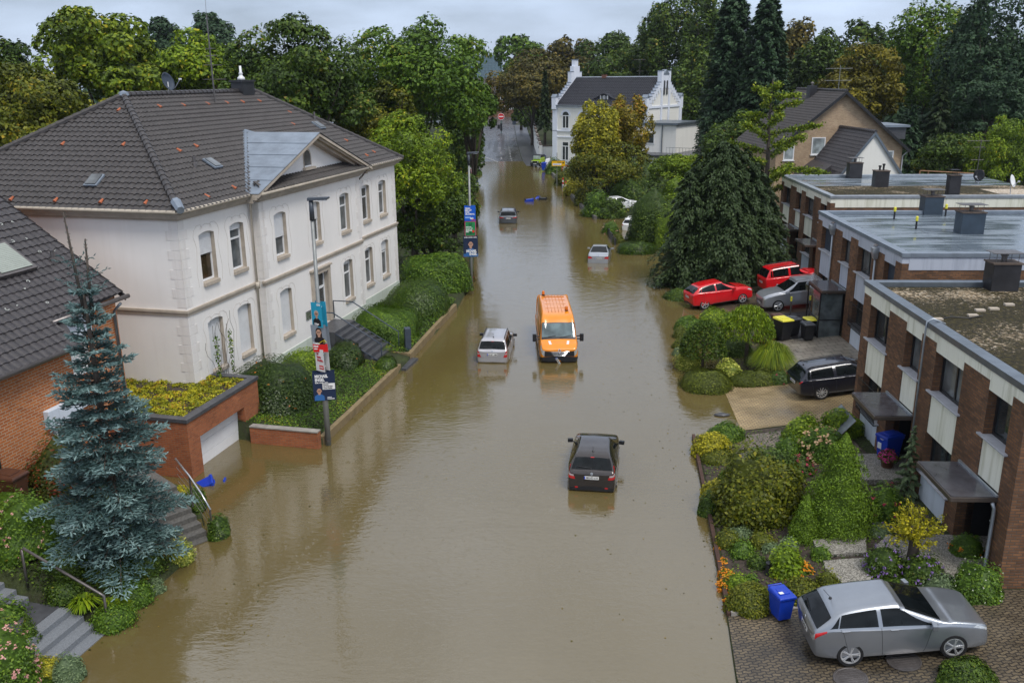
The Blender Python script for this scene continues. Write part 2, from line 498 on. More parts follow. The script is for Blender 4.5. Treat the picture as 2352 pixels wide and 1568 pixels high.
def pavers(name, c1, c2, mortar, w, h, rough=0.45, ms=0.018, zig=0.0, stain=(0.45, 1.1)):
 t = NT(name)
 uv = t.uv()
 vec = uv
 if zig:
  w1 = t.n("ShaderNodeTexWave", Vector=t.mapping(uv, (1, 1, 1)), Scale=1.0/(w*6.2832)*3.1416*2)
  vec = t.n("ShaderNodeVectorMath", operation='ADD')
  sep = t.n("ShaderNodeCombineXYZ")
  t.set(sep, 1, t.math('MULTIPLY', t.math('SINE', t.math('MULTIPLY', t.n("ShaderNodeSeparateXYZ", Vector=uv).outputs[0], 6.2832/(w/1.0))), zig))
  t.set(vec, 0, uv); t.set(vec, 1, sep.outputs[0]); vec = vec.outputs[0]
 b = t.n("ShaderNodeTexBrick", Vector=vec, Scale=1.0)
 b.inputs["Color1"].default_value = (*c1, 1); b.inputs["Color2"].default_value = (*c2, 1); b.inputs["Mortar"].default_value = (*mortar, 1)
 b.inputs["Mortar Size"].default_value = ms; b.inputs["Brick Width"].default_value = w; b.inputs["Row Height"].default_value = h
 n2 = t.noise(uv, 0.45, 5, 0.65)
 n3 = t.noise(uv, 22.0, 3)
 c = t.mix(1.0, b.outputs["Color"], t.ramp(n2, [(0.32, (stain[0],)*3), (0.62, (stain[1],)*3)]), 'MULTIPLY')
 c = t.mix(0.5, c, t.ramp(n3, [(0.3, (0.6, 0.6, 0.6)), (0.7, (1.4, 1.4, 1.4))]), 'MULTIPLY')
 r = t.rng(n2, 0.35, 0.6, rough - 0.2, rough+0.15)
 return t.done(t.bsdf(c, r, 0, 0.5, t.bump(t.math('SUBTRACT', 1.0, b.outputs["Fac"]), 0.35, 0.01)))
M['paver_tan'] = pavers('paver_tan', (0.42, 0.315, 0.165), (0.34, 0.245, 0.125), (0.13, 0.095, 0.055), 0.24, 0.12, zig=0.024, stain=(0.6, 1.1))
M['paver_brown'] = pavers('paver_brown', (0.135, 0.105, 0.065), (0.085, 0.068, 0.045), (0.03, 0.025, 0.02), 0.22, 0.11, zig=0.02, stain=(0.4, 1.5))
M['paver_grey'] = pavers('paver_grey', (0.28, 0.25, 0.20), (0.24, 0.21, 0.17), (0.09, 0.08, 0.065), 0.5, 0.5, stain=(0.75, 1.1))
M['paver_dark'] = pavers('paver_dark', (0.07, 0.07, 0.075), (0.05, 0.05, 0.055), (0.025, 0.025, 0.025), 0.2, 0.1)
M['paver_path'] = pavers('paver_path', (0.24, 0.19, 0.14), (0.18, 0.15, 0.115), (0.07, 0.06, 0.05), 0.2, 0.1)

def gravel(name, stops, scale=26.0):
 t = NT(name)
 p = t.pos()
 v = t.n("ShaderNodeTexVoronoi", Vector=p, Scale=scale)
 col = t.ramp(t.n("ShaderNodeSeparateColor", Color=v.outputs["Color"]).outputs[0], stops)
 return t.done(t.bsdf(col, 0.7, 0, 0.4, t.bump(v.outputs["Distance"], 0.6, 0.02)))
M['washed'] = gravel('washed_concrete', [(0.0, (0.09, 0.085, 0.075)), (0.5, (0.24, 0.225, 0.19)), (1.0, (0.42, 0.40, 0.36))], 38)

def moss_roof():
 t = NT('moss_gravel')
 p = t.pos()
 v = t.n("ShaderNodeTexVoronoi", Vector=p, Scale=11.0)
 g = t.ramp(t.n("ShaderNodeSeparateColor", Color=v.outputs["Color"]).outputs[0], [(0, (0.16, 0.12, 0.075)), (0.6, (0.38, 0.29, 0.18)), (1, (0.60, 0.52, 0.40))])
 mo = t.ramp(t.noise(p, 7.0, 4), [(0.35, (0.012, 0.010, 0.005)), (0.55, (0.036, 0.029, 0.009)), (0.75, (0.085, 0.070, 0.016))])
 big = t.noise(p, 0.40, 3); fine = t.noise(p, 7.5, 4, 0.8)
 s = t.math('ADD', t.math('MULTIPLY', big, 0.65), t.math('MULTIPLY', fine, 1.0))
 f = t.rng(s, 0.86, 0.96, 1.0, 0.0)
 col = t.mix(f, g, mo)
 h = t.math('ADD', t.noise(p, 9, 5, 0.7), t.math('MULTIPLY', f, 0.4))
 return t.done(t.bsdf(col, 0.85, 0, 0.3, t.bump(h, 0.9, 0.06)))
M['moss'] = moss_roof()

def wet_felt():
 t = NT('wet_roof_felt')
 p = t.pos()
 n1 = t.noise(t.mapping(p, (0.25, 1.4, 1)), 1.3, 4, 0.6)
 wv = t.n("ShaderNodeTexBrick", Vector=t.mapping(p, (1, 1, 1)), Scale=1.0)
 wv.inputs["Brick Width"].default_value = 7.0; wv.inputs["Row Height"].default_value = 1.0; wv.inputs["Mortar Size"].default_value = 0.025
 col = t.mix(wv.outputs["Fac"], t.ramp(n1, [(0.35, (0.10, 0.125, 0.15)), (0.65, (0.20, 0.24, 0.275))]), (0.05, 0.06, 0.07))
 r = t.rng(n1, 0.42, 0.58, 0.06, 0.34)
 return t.done(t.bsdf(col, r, 0, 0.6, t.bump(t.noise(p, 14, 3), 0.05, 0.02)))
M['felt'] = wet_felt()

def flood_water():
 t = NT('flood_water')
 p = t.wpos()
 # suspended silt: broad drifts of slightly different brown
 n1 = t.noise(t.mapping(p, (0.12, 0.05, 1)), 1.0, 4, 0.6)
 col = t.ramp(n1, [(0.3, (0.108, 0.080, 0.025)), (0.7, (0.138, 0.106, 0.043))])
 # fine chop
 h1 = t.noise(t.mapping(p, (1.6, 3.4, 1)), 1.7, 3, 0.6)
 h2 = t.noise(t.mapping(p, (0.5, 1.1, 1)), 0.8, 2, 0.5)
 # rain: scattered little rings, two sizes
 def rings(scale, thr):
  v = t.n("ShaderNodeTexVoronoi", Vector=t.mapping(p, (1, 1, 0)), Scale=scale, Randomness=1.0)
  d = v.outputs["Distance"]
  keep = t.rng(t.n("ShaderNodeSeparateColor", Color=v.outputs["Color"]).outputs[0], thr, thr+0.02, 0, 1)
  size = t.rng(t.n("ShaderNodeSeparateColor", Color=v.outputs["Color"]).outputs[1], 0, 1, 28, 70)
  w = t.math('SINE', t.math('MULTIPLY', d, size))
  fade = t.rng(d, 0.0, 0.32, 1.0, 0.0)
  return t.math('MULTIPLY', t.math('MULTIPLY', w, fade), keep)
 r1 = rings(2.2, 0.45)
 r2 = rings(4.6, 0.35)
 # bow waves of the van spreading behind it
 def wake(cx, cy, k, r0, w0):
  dv = t.n("ShaderNodeVectorMath", operation='DISTANCE')
  t.set(dv, 0, t.mapping(p, (1, 1, 0))); dv.inputs[1].default_value = (cx, cy, 0)
  d = dv.outputs["Value"]
  sn = t.math('SINE', t.math('MULTIPLY', d, k))
  en = t.math('SUBTRACT', 1.0, t.math('MINIMUM', t.math('ABSOLUTE', t.math('MULTIPLY', t.math('SUBTRACT', d, r0), 1.0/w0)), 1.0))
  return t.math('MULTIPLY', sn, en)
 w1 = wake(4.0, 60.0, 7.5, 4.2, 3.6)
 w2 = wake(1.5, 62.0, 9.0, 3.0, 3.0)
 dv = t.n("ShaderNodeVectorMath", operation='DISTANCE'); t.set(dv, 0, p); dv.inputs[1].default_value = (0, 0, 14.2)
 h = t.math('ADD', t.math('MULTIPLY', h1, 0.55), t.math('MULTIPLY', h2, 0.8))
 h = t.math('ADD', h, t.math('MULTIPLY', r1, 0.12))
 h = t.math('ADD', h, t.math('MULTIPLY', r2, 0.08))
 h = t.math('ADD', h, t.math('MULTIPLY', w1, 0.10))
 h = t.math('ADD', h, t.math('MULTIPLY', w2, 0.07))
 nrm = t.bump(h, 0.25, 0.05)
 return t.done(t.bsdf(col, 0.06, 0, 0.5, nrm, 0.0, 2.1))
M['water'] = flood_water()

def terrain_mat(name, a, b, c, scale=1.2):
 t = NT(name)
 p = t.wpos()
 n1 = t.noise(p, scale, 5, 0.7); n2 = t.noise(p, scale*9, 3)
 col = t.ramp(n1, [(0.3, a), (0.5, b), (0.7, c)])
 col = t.mix(0.6, col, t.ramp(n2, [(0.3, (0.6, 0.6, 0.6)), (0.7, (1.3, 1.3, 1.3))]), 'MULTIPLY')
 return t.done(t.bsdf(col, 0.9, 0, 0.3, t.bump(n2, 0.7, 0.05)))
M['ground'] = terrain_mat('ground_cover', (0.030, 0.028, 0.018), (0.035, 0.045, 0.016), (0.05, 0.065, 0.02))
M['turf'] = terrain_mat('turf', (0.030, 0.045, 0.010), (0.045, 0.070, 0.014), (0.075, 0.095, 0.020), 2.0)
M['yellow_stone'] = plain('yellow_stone', (0.22, 0.165, 0.085), 0.8, var=0.3, scale=2.5, bump=0.4)

# leaves (base colours of real leaves, each leaf its own tint)
M['lf_maple'] = foliage('leaf_maple', [(0, (0.031, 0.053, 0.004)), (0.5, (0.121, 0.186, 0.010)), (0.9, (0.273, 0.327, 0.017)), (1, (0.436, 0.345, 0.019))])
M['lf_olive'] = foliage('leaf_olive', [(0, (0.027, 0.036, 0.003)), (0.5, (0.106, 0.130, 0.008)), (0.9, (0.217, 0.208, 0.013)), (1, (0.363, 0.254, 0.013))])
M['lf_dark'] = foliage('leaf_dark', [(0, (0.015, 0.030, 0.004)), (0.5, (0.055, 0.104, 0.011)), (0.92, (0.127, 0.186, 0.017)), (1, (0.254, 0.195, 0.020))])
M['lf_mid'] = foliage('leaf_mid', [(0, (0.024, 0.051, 0.005)), (0.5, (0.081, 0.160, 0.013)), (0.92, (0.170, 0.260, 0.018)), (1, (0.280, 0.240, 0.021))])
M['lf_bright'] = foliage('leaf_bright', [(0, (0.041, 0.070, 0.004)), (0.5, (0.143, 0.232, 0.009)), (0.92, (0.286, 0.370, 0.013)), (1, (0.420, 0.370, 0.018))])
M['lf_yellow'] = foliage('leaf_yellow', [(0, (0.130, 0.143, 0.010)), (0.5, (0.338, 0.312, 0.015)), (1, (0.585, 0.494, 0.021))])
M['lf_gold'] = foliage('leaf_gold', [(0, (0.080, 0.072, 0.006)), (0.45, (0.22, 0.185, 0.012)), (0.8, (0.34, 0.24, 0.018)), (1, (0.38, 0.14, 0.024))])
M['lf_yg'] = foliage('leaf_yellowgreen', [(0, (0.080, 0.088, 0.007)), (0.5, (0.331, 0.319, 0.022)), (1, (0.713, 0.581, 0.034))])
M['lf_mustard'] = foliage('leaf_mustard', [(0, (0.033, 0.033, 0.003)), (0.5, (0.140, 0.125, 0.008)), (1, (0.280, 0.224, 0.013))])
M['lf_lime'] = foliage('leaf_lime_conifer', [(0, (0.029, 0.051, 0.003)), (0.5, (0.107, 0.188, 0.013)), (1, (0.218, 0.336, 0.024))], 0.6, 0.12)
M['lf_brown'] = foliage('leaf_brownish', [(0, (0.026, 0.025, 0.005)), (0.5, (0.101, 0.089, 0.013)), (1, (0.212, 0.143, 0.019))])
M['lf_conifer'] = foliage('leaf_conifer', [(0, (0.020, 0.037, 0.014)), (0.6, (0.039, 0.068, 0.022)), (1, (0.071, 0.107, 0.035))], 0.6, 0.1)
M['lf_cypress'] = foliage('leaf_cypress', [(0, (0.021, 0.047, 0.021)), (0.6, (0.034, 0.075, 0.033)), (1, (0.058, 0.104, 0.042))], 0.6, 0.12)
M['lf_blue'] = foliage('leaf_blue_spruce', [(0, (0.020, 0.044, 0.040)), (0.45, (0.074, 0.138, 0.145)), (1, (0.27, 0.39, 0.41))], 0.6, 0.05)
M['lf_hedge'] = foliage('leaf_hedge', [(0, (0.013, 0.028, 0.003)), (0.55, (0.054, 0.105, 0.009)), (1, (0.141, 0.208, 0.016))], 0.4, 0.15)
M['lf_hedge_or'] = foliage('leaf_firethorn', [(0, (0.016, 0.034, 0.006)), (0.6, (0.039, 0.072, 0.010)), (0.93, (0.078, 0.111, 0.016)), (0.95, (0.468, 0.130, 0.012)), (1, (0.546, 0.169, 0.016))], 0.4, 0.15)
M['lf_moss'] = foliage('leaf_mossy', [(0, (0.025, 0.033, 0.003)), (0.6, (0.093, 0.120, 0.010)), (1, (0.185, 0.211, 0.016))], 0.6, 0.1)
M['lf_sedum'] = foliage('leaf_sedum', [(0, (0.085, 0.109, 0.009)), (0.45, (0.311, 0.311, 0.019)), (0.9, (0.590, 0.528, 0.024)), (1, (0.466, 0.186, 0.038))], 0.6, 0.1)
M['lf_blue_small'] = foliage('leaf_greyish', [(0, (0.057, 0.092, 0.046)), (0.5, (0.127, 0.184, 0.092)), (1, (0.253, 0.322, 0.166))])
M['lf_varieg'] = foliage('leaf_variegated', [(0, (0.074, 0.120, 0.018)), (0.4, (0.239, 0.283, 0.036)), (1, (0.688, 0.658, 0.156))])
M['lf_red'] = foliage('leaf_reddish', [(0, (0.034, 0.052, 0.007)), (0.5, (0.063, 0.075, 0.011)), (0.65, (0.184, 0.034, 0.014)), (1, (0.299, 0.057, 0.018))])
M['pt_pink'] = foliage('petal_pink', [(0, (0.55, 0.22, 0.22)), (1, (0.72, 0.45, 0.42))], 0.6, 0.2)
M['pt_peach'] = foliage('petal_peach', [(0, (0.42, 0.25, 0.14)), (1, (0.62, 0.44, 0.28))], 0.6, 0.2)
M['pt_orange'] = foliage('petal_orange', [(0, (0.682, 0.176, 0.011)), (1, (0.800, 0.363, 0.017))], 0.6, 0.2)
M['pt_purple'] = foliage('petal_purple', [(0, (0.18, 0.10, 0.38)), (1, (0.34, 0.22, 0.58))], 0.6, 0.2)
M['pt_magenta'] = foliage('petal_magenta', [(0, (0.50, 0.02, 0.18)), (1, (0.68, 0.10, 0.32))], 0.6, 0.2)
M['pt_white'] = foliage('petal_white', [(0, (0.6, 0.6, 0.55)), (1, (0.75, 0.75, 0.7))], 0.6, 0.2)
M['pt_crimson'] = foliage('petal_crimson', [(0, (0.26, 0.015, 0.05)), (1, (0.42, 0.04, 0.10))], 0.6, 0.2)
# ------------------------------------------------------------------ plants
def unit(a):
 return a/np.maximum(np.linalg.norm(a, axis=1, keepdims=True), 1e-9)

def leafquads(P, N, T, L, W):
 """one pointed leaf per point: P centre, N normal, T axis, L length, W width"""
 n = len(P)
 N = unit(N)
 T = unit(T - N*np.sum(T*N, axis=1, keepdims=True))
 B = np.cross(N, T)
 L = np.broadcast_to(np.asarray(L, float), (n,))[:, None]; W = np.broadcast_to(np.asarray(W, float), (n,))[:, None]
 V = np.empty((n, 4, 3))
 V[:, 0] = P - T*L*0.5
 V[:, 1] = P+B*W*0.5+N*W*0.14+T*L*.05
 V[:, 2] = P+T*L*0.5
 V[:, 3] = P - B*W*0.5+N*W*0.14+T*L*.05
 return V.reshape(-1, 3), np.arange(4*n).reshape(-1, 4)

def rdir(rng, n):
 return unit(rng.normal(size=(n, 3)))

def crown(rng, n, c, rad, nl=26, lf=0.34, leaf=0.3, flat=0.0, bottom=-0.45, jit=0.7, hang=0.0, wid=0.75):
 """leaf clumps carried on boughs through an uneven crown; returns V, F, tint"""
 c = np.array(c, float); rad = np.array(rad, float)
 d = rdir(rng, nl*3); d = d[d[:, 2] > bottom][:nl]
 k = len(d)
 sc = rng.uniform(0.56, 0.90, size=(k, 1))
 sc[::4] *= .45
 LC = d*sc*rad
 LR = lf*rng.uniform(0.7, 1.3, size=k)[:, None]*rad*np.array([1, 1, 0.85])
 LR[::4] *= 1.5
 # a few boughs inside so that the crown is not hollow
 w = LR[:, 0] ** 2; w /= w.sum()
 li = rng.choice(k, size=n, p=w)
 u = rdir(rng, n)
 out = unit(LC/rad)[li]
 bad = np.sum(u*out, axis=1) < -0.35
 u[bad] = unit(u[bad]+out[bad]*1.3)
 r = rng.uniform(0.62, 1.08, size=(n, 1)) ** 0.6
 # uneven clump surface
 ph = rng.uniform(0, 6.28, size=(k, 3))[li]
 wob = 1+0.16*np.sin(u[:, 0]*5+ph[:, 0])*np.sin(u[:, 1]*5+ph[:, 1])+0.1*np.sin(u[:, 2]*9+ph[:, 2])
 P = c+LC[li]+u*LR[li]*r*wob[:, None]
 N = u+rdir(rng, n)*jit+np.array([0, 0, 0.35])
 T = rdir(rng, n)+np.array([0, 0, -hang])
 s = leaf*rng.uniform(0.6, 1.35, size=n)
 V, Fq = leafquads(P, N, T, s*1.25, s*wid)
 lt = rng.uniform(-0.2, 0.2, size=k)[li]
 tint = np.clip(rng.beta(2.2, 2.6, size=n)+lt, 0, 1)
 return V, Fq, np.repeat(tint, 4), c+LC, LR

def join(parts):
 V, Fq, T = [], [], []
 o = 0
 for p in parts:
  V.append(p[0]); Fq.append(p[1]+o); T.append(p[2]); o += len(p[0])
 return np.concatenate(V), np.concatenate(Fq), np.concatenate(T)

def trunk_mb(rng, h, r, LC=None, nb=7, z0=0.0, lean=0.0, top=0.75):
 mb = MB()
 pts = []
 for i in range(6):
  t = i/5
  pts.append((lean*t+rng.normal()*0.03*h*t*.4, rng.normal()*0.03*h*t*.4, -0.3+(h*top+.3)*t))
 mb.tube(pts, [r*(1.25 - 0.9*t/5) if t else r*1.45 for t in range(6)], 8)
 if LC is not None:
  for j in range(min(nb, len(LC))):
   q = LC[j]
   b = 2+(j % 3)
   p0 = Vector(pts[b]); q = Vector(q)
   m = p0.lerp(q, 0.5)+Vector((0, 0, 0.04*h))
   mb.tube([p0, m, q], [r*.5, r*.32, r*.12], 5)
 return mb

def tree(name, label, loc, h, rx, rz=None, ry=None, mat='lf_mid', n=9000, leaf=0.32, nl=26, lf=0.34, seed=1, group=None, cat='tree', cz=None,
      trunk=True, tr=0.28, bottom=-0.5, hang=0.0, jit=0.7, extra=None, wid=0.75):
 rng = np.random.default_rng(seed)
 rz = rz or h*0.4
 cz = cz if cz is not None else h - rz
 root = thing(name, label, cat, loc, 0, group)
 V, Fq, T, LC, LR = crown(rng, int(n*1.75), (0, 0, cz), (rx, ry or rx, rz), int(nl*1.35), lf*.95, leaf*.82, bottom=bottom, hang=hang, jit=jit, wid=wid)
 np_mesh('crown', V, Fq, M[mat], root, T)
 if trunk:
  trunk_mb(rng, cz, tr, LC, 9).build('trunk', M['bark'], root, smooth=True)
 return root

def conifer_arrays(rng, h, r, nb=120, per=60, leaf=0.28, z0=0.06, droop=0.25, power=0.85, up=0.0, wid=0.4, ragged=0.2):
 """layers of boughs with hanging sprays"""
 zz = z0+(1 - z0)*(np.arange(nb)+rng.uniform(0, 1, nb))/nb
 zz = zz ** 1.12
 az = np.arange(nb)*2.399963+rng.uniform(-.4, .4, nb)
 ln = r*np.clip(1 - zz, 0.015, 1) ** power*rng.uniform(1 - ragged, 1+ragged*.6, nb)
 bi = np.repeat(np.arange(nb), per)
 n = len(bi)
 t = rng.uniform(0.12, 1.0, n) ** 0.7
 rad = ln[bi]*t
 side = rng.normal(size=n)*0.20*ln[bi]*(1.05 - t*.75)
 dx, dy = np.cos(az[bi]), np.sin(az[bi])
 z = zz[bi]*h - droop*ln[bi]*t ** 2+up*ln[bi]*t+rng.normal(size=n)*0.05*ln[bi]
 P = np.stack([dx*rad - dy*side, dy*rad+dx*side, z], 1)
 out = np.stack([dx, dy, np.full(n, -0.25 - droop)], 1)
 T = out+rdir(rng, n)*0.55
 N = np.array([0, 0, 1.0])+np.stack([dx, dy, np.zeros(n)], 1)*0.5+rdir(rng, n)*0.6
 s = leaf*rng.uniform(0.6, 1.4, n)
 V, Fq = leafquads(P, N, T, s*1.5, s*wid*1.5)
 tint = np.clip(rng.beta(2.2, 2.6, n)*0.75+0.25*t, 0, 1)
 return V, Fq, np.repeat(tint, 4)

def conifer(name, label, loc, h, r, mat='lf_conifer', nb=130, per=70, leaf=0.3, seed=1, group=None, z0=0.05, droop=0.25, power=0.85, tr=0.25, wid=0.4, ragged=0.2, up=0.0):
 rng = np.random.default_rng(seed)
 root = thing(name, label, 'tree', loc, 0, group)
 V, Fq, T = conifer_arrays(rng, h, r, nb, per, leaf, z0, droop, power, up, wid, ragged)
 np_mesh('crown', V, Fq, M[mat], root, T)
 mb = MB(); mb.tube([(0, 0, -0.4), (0, 0, h*.5), (0, 0, h*.97)], [tr*1.3, tr*.7, 0.03], 8)
 mb.build('trunk', M['bark'], root, smooth=True)
 return root

def dome_fn(rx, ry, rz, pw=2.0, base=0.0, seed=0, lump=0.06):
 """surface of a clipped bush: superellipsoid with lumps; direction -> point"""
 rg = np.random.default_rng(seed+77)
 ph = rg.uniform(0, 6.28, (5, 3)); fr = rg.uniform(2, 5.5, (5, 3))
 def f(d):
  k = (np.abs(d[:, 0]/rx) ** pw+np.abs(d[:, 1]/ry) ** pw+np.abs(d[:, 2]/rz) ** pw) ** (-1/pw)
  w = np.zeros(len(d))
  for i in range(5):
   w += np.sin(d[:, 0]*fr[i, 0]+ph[i, 0])*np.sin(d[:, 1]*fr[i, 1]+ph[i, 1])*np.sin(d[:, 2]*fr[i, 2]+ph[i, 2])
  return d*(k*(1+lump*w))[:, None]
 return f

def core_arrays(f, nu=20, nv=10, s=0.92, zmin=-0.12):
 u = np.linspace(0, 2*np.pi, nu, endpoint=False); v = np.linspace(zmin, 1, nv)
 U, Vv = np.meshgrid(u, v, indexing='ij')
 rr = np.sqrt(np.clip(1 - Vv ** 2, 0, 1))
 d = np.stack([np.cos(U)*rr, np.sin(U)*rr, Vv], -1).reshape(-1, 3)
 P = f(unit(d))*s
 Fq = []
 for i in range(nu):
  for j in range(nv - 1):
   a, b = i*nv+j, ((i+1) % nu)*nv+j
   Fq.append((a, b, b+1, a+1))
 return P, np.array(Fq), np.full(len(P), 0.30)

def bush_arrays(rng, f, n, leaf, jit=0.5, depth=0.12, zmin=-0.1, shaggy=0.0, wid=0.6, up=0.2, core=True):
 d = rdir(rng, int(n*2.2)); d = d[d[:, 2] > zmin][:n]
 P0 = f(d)
 e = 1e-2
 P = P0*(1 - depth*rng.uniform(0, 1, (len(d), 1)) ** 1.6+shaggy*rng.uniform(0, 1, (len(d), 1)) ** 3)
 N = d+rdir(rng, len(d))*jit+np.array([0, 0, up])
 T = rdir(rng, len(d))
 s = leaf*rng.uniform(0.6, 1.4, len(d))
 V, Fq = leafquads(P, N, T, s*1.4, s*wid*1.4)
 parts = [(V, Fq, np.repeat(np.clip(rng.beta(2, 2.4, len(d)), 0, 1), 4))]
 if core: parts.append(core_arrays(f, s=1 - depth*0.8))
 return join(parts)

def bush(name, label, loc, rx, ry, rz, mat='lf_hedge', n=2500, leaf=0.09, seed=1, pw=2.0, rot=0.0, lump=0.06, group=None, cat='shrub', shaggy=0.0, jit=0.5,
      flowers=None, nf=0, fs=0.05, depth=0.12, wid=0.6, stems=False, core=True):
 rng = np.random.default_rng(seed)
 root = thing(name, label, cat, loc, rot, group)
 f = dome_fn(rx, ry, rz, pw, 0, seed, lump)
 V, Fq, T = bush_arrays(rng, f, n, leaf, jit, depth, shaggy=shaggy, wid=wid, core=core)
 np_mesh('foliage', V, Fq, M[mat], root, T)
 if flowers:
  d = rdir(rng, nf*2); d = d[d[:, 2] > 0.0][:nf]
  blossoms(rng, f(d)*1.02, d, M[flowers], root, fs)
 mb = MB()
 for k in range(3):
  a = k*2.1
  mb.tube([(0.1*math.cos(a)*rx, 0.1*math.sin(a)*ry, -0.15), (0.3*math.cos(a)*rx, 0.3*math.sin(a)*ry, rz*.6)], [0.03, 0.015], 5)
 mb.build('stem', M['bark'], root)
 return root

def blossoms(rng, P, D, m, root, s, per=6):
 n = len(P)
 PP = np.repeat(P, per, 0)+rng.normal(size=(n*per, 3))*s*0.45
 NN = np.repeat(D, per, 0)+rdir(rng, n*per)*0.7+np.array([0, 0, .4])
 V, Fq = leafquads(PP, NN, rdir(rng, n*per), s*1.0, s*0.9)
 return np_mesh('blossom', V, Fq, m, root, np.repeat(rng.uniform(0, 1, n*per), 4))

def tuft(name, label, loc, r, h, mat, n=900, seed=1, wid=0.02, cat='plant', group=None, flowers=None, nf=0, fs=0.05, spread=1.0):
 """a clump of arching blades: each blade two quads"""
 rng = np.random.default_rng(seed)
 root = thing(name, label, cat, loc, 0, group)
 a = rng.uniform(0, 6.283, n); k = rng.uniform(0.1, 1, n) ** 0.7
 d = np.stack([np.cos(a), np.sin(a), np.zeros(n)], 1)
 b = d*(0.18*r*k)[:, None]
 hh = h*rng.uniform(0.6, 1.05, n)*(1 - 0.25*k)
 m1 = b+d*(0.45*r*k)[:, None]*spread; m1[:, 2] = hh
 m2 = b+d*(0.95*r*k)[:, None]*spread; m2[:, 2] = hh*(0.95 - 0.55*k)
 sd = np.stack([-np.sin(a), np.cos(a), np.zeros(n)], 1)*wid
 V = np.stack([b - sd, b+sd, m1 - sd*.8, m1+sd*.8, m2 - sd*.15, m2+sd*.15], 1).reshape(-1, 3)
 i = np.arange(n)[:, None]*6
 Fq = np.concatenate([i+np.array([0, 1, 3, 2]), i+np.array([2, 3, 5, 4])], 0)
 np_mesh('blades', V, Fq, M[mat], root, np.repeat(rng.beta(2, 2, n), 6))
 if flowers:
  ii = rng.choice(n, nf); blossoms(rng, m1[ii], d[ii]+np.array([0, 0, 1.]), M[flowers], root, fs, 3)
 return root
# ------------------------------------------------------------------ terrain, water, road
XL = [(-5, -14.5), (10, -13.2), (18.5, -11.7), (19.9, -11.25), (20.7, -10.95), (24.6, -10.05), (25.75, -9.7), (26.6, -10.2), (30.3, -11.9), (33.2, -11.2), (33.3, -7.75), (43, -5.6), (55, -3.55),
     (62, -2.95), (70, -3.0), (90, -3.6), (120, -5.0), (156, -6.8), (200, -8.4), (270, -9.0), (700, -12)]
XK = [(-5, 4.6), (18.5, 5.4), (21.2, 5.8), (33.6, 7.3), (40.6, 7.9), (53.8, 9.7), (70, 11.3), (80, 10.6), (93.9, 8.35), (140, 6.05), (163, 5.0), (200, 4.4), (270, 4.0), (700, 0)]
def lerp_tab(tab, y):
 if y <= tab[0][0]: return tab[0][1]
 for (a, p), (b, q) in zip(tab, tab[1:]):
  if y <= b: return p+(q - p)*(y - a)/(b - a)
 return tab[-1][1]
xl = lambda y: lerp_tab(XL, y)
xk = lambda y: lerp_tab(XK, y)
def road_z(y):
 return -0.55 if y < 120 else min(-0.55+(y - 120)*0.0138, 1.6)
def gz(x, y):
 if x < xl(y):
  d = xl(y) - x
  if y < 29.5:
   z = min(0.08+0.34*d, 2.0)
   # cut for the granite steps and the concrete steps
   u_ = (x+10.92)*.97 - (y - 20.85)*.245; w_ = (x+10.92)*.245+(y - 20.85)*.97
   if -2.0 < w_ < .1 and u_ > -5: z -= .75
   u_ = (x+10.72)*-.68+(y - 24.78)*.73; w_ = (x+10.72)*.73+(y - 24.78)*.68
   if -.2 < w_ < 1.6 and -.4 < u_ < 2.8: z -= .6
   return z
  if y < 33.3: return -0.5 if d < 9 else 2.0
  if y < 35.4 and x < -7.7 and y < 33.3+(-7.7 - x)*0.24 and x > -12.5: return -0.5
  if y < 62: return 0.26+min(d, 5)*0.15
  z = 0.10+min(d, 10)*0.07
  return max(z, road_z(y)+0.12)
 if x > xk(y):
  d = x - xk(y)
  if y < 33.8: return 0.05+min(d*0.12, 0.86)
  if y < 34.8:
   t = (y - 33.8)/1.0
   return (0.05+min(d*0.12, .86))*(1 - t)+t*(-0.25+min(d*0.105, 1.05))
  if y < 60: return -0.25+min(d*0.105, 1.05)
  if y < 66:
   t = (y - 60)/6.0
   return (-0.25+min(d*0.105, 1.05))*(1 - t)+t*(-0.32+min(d*0.05, 1.0))
  if y < 92: return -0.32+min(d*0.05, 1.0)
  return max(0.15+min(d, 8)*0.03, road_z(y)+0.1)
 return road_z(y)
def gp(u, v):
 """surveyed mark -> point on the ground"""
 z = 0.3
 for _ in range(14):
  p = at(u, v, z)
  z = z+0.6*(gz(p.x, p.y) - z)
 p = at(u, v, z); return Vector((p.x, p.y, z))

def make_terrain():
 ys = list(np.arange(6, 17, 0.6))+list(np.arange(17, 30, .25))+list(np.arange(30, 33, .6))+list(np.arange(33, 35.6, 0.1))+list(np.arange(35.8, 66, 0.4))+list(np.arange(66, 180, 1.5))+[185, 195, 210, 230, 250, 270, 300, 350, 420, 520, 700, 1200]
 lo = [1200, 500, 250, 150, 100, 70, 50, 36, 26, 20, 16, 13, 11, 9.5, 8, 7, 6, 5, 4.4, 3.8, 3.4, 3, 2.6, 2.2, 1.8, 1.5, 1.2, .9, .6, .3, 0.001]
 V, Fq = [], []
 for y in ys:
  a, b = xl(y), xk(y)
  row = [(a - d, y, gz(a - d, y)) for d in lo]
  row += [(a+0.03, y, road_z(y)), (a+(b - a)*.33, y, road_z(y)), (a+(b - a)*.66, y, road_z(y)), (b - 0.03, y, road_z(y))]
  row += [(b+d, y, gz(b+d, y)) for d in reversed(lo)]
  V.extend(row)
 nc = len(lo)*2+4
 for i in range(len(ys) - 1):
  for j in range(nc - 1):
   Fq.append((i*nc+j, i*nc+j+1, (i+1)*nc+j+1, (i+1)*nc+j))
 mb = MB(); mb.add(V, Fq)
 o = mb.build('ground', M['ground'], smooth=True); tag(o, kind='structure')
make_terrain()

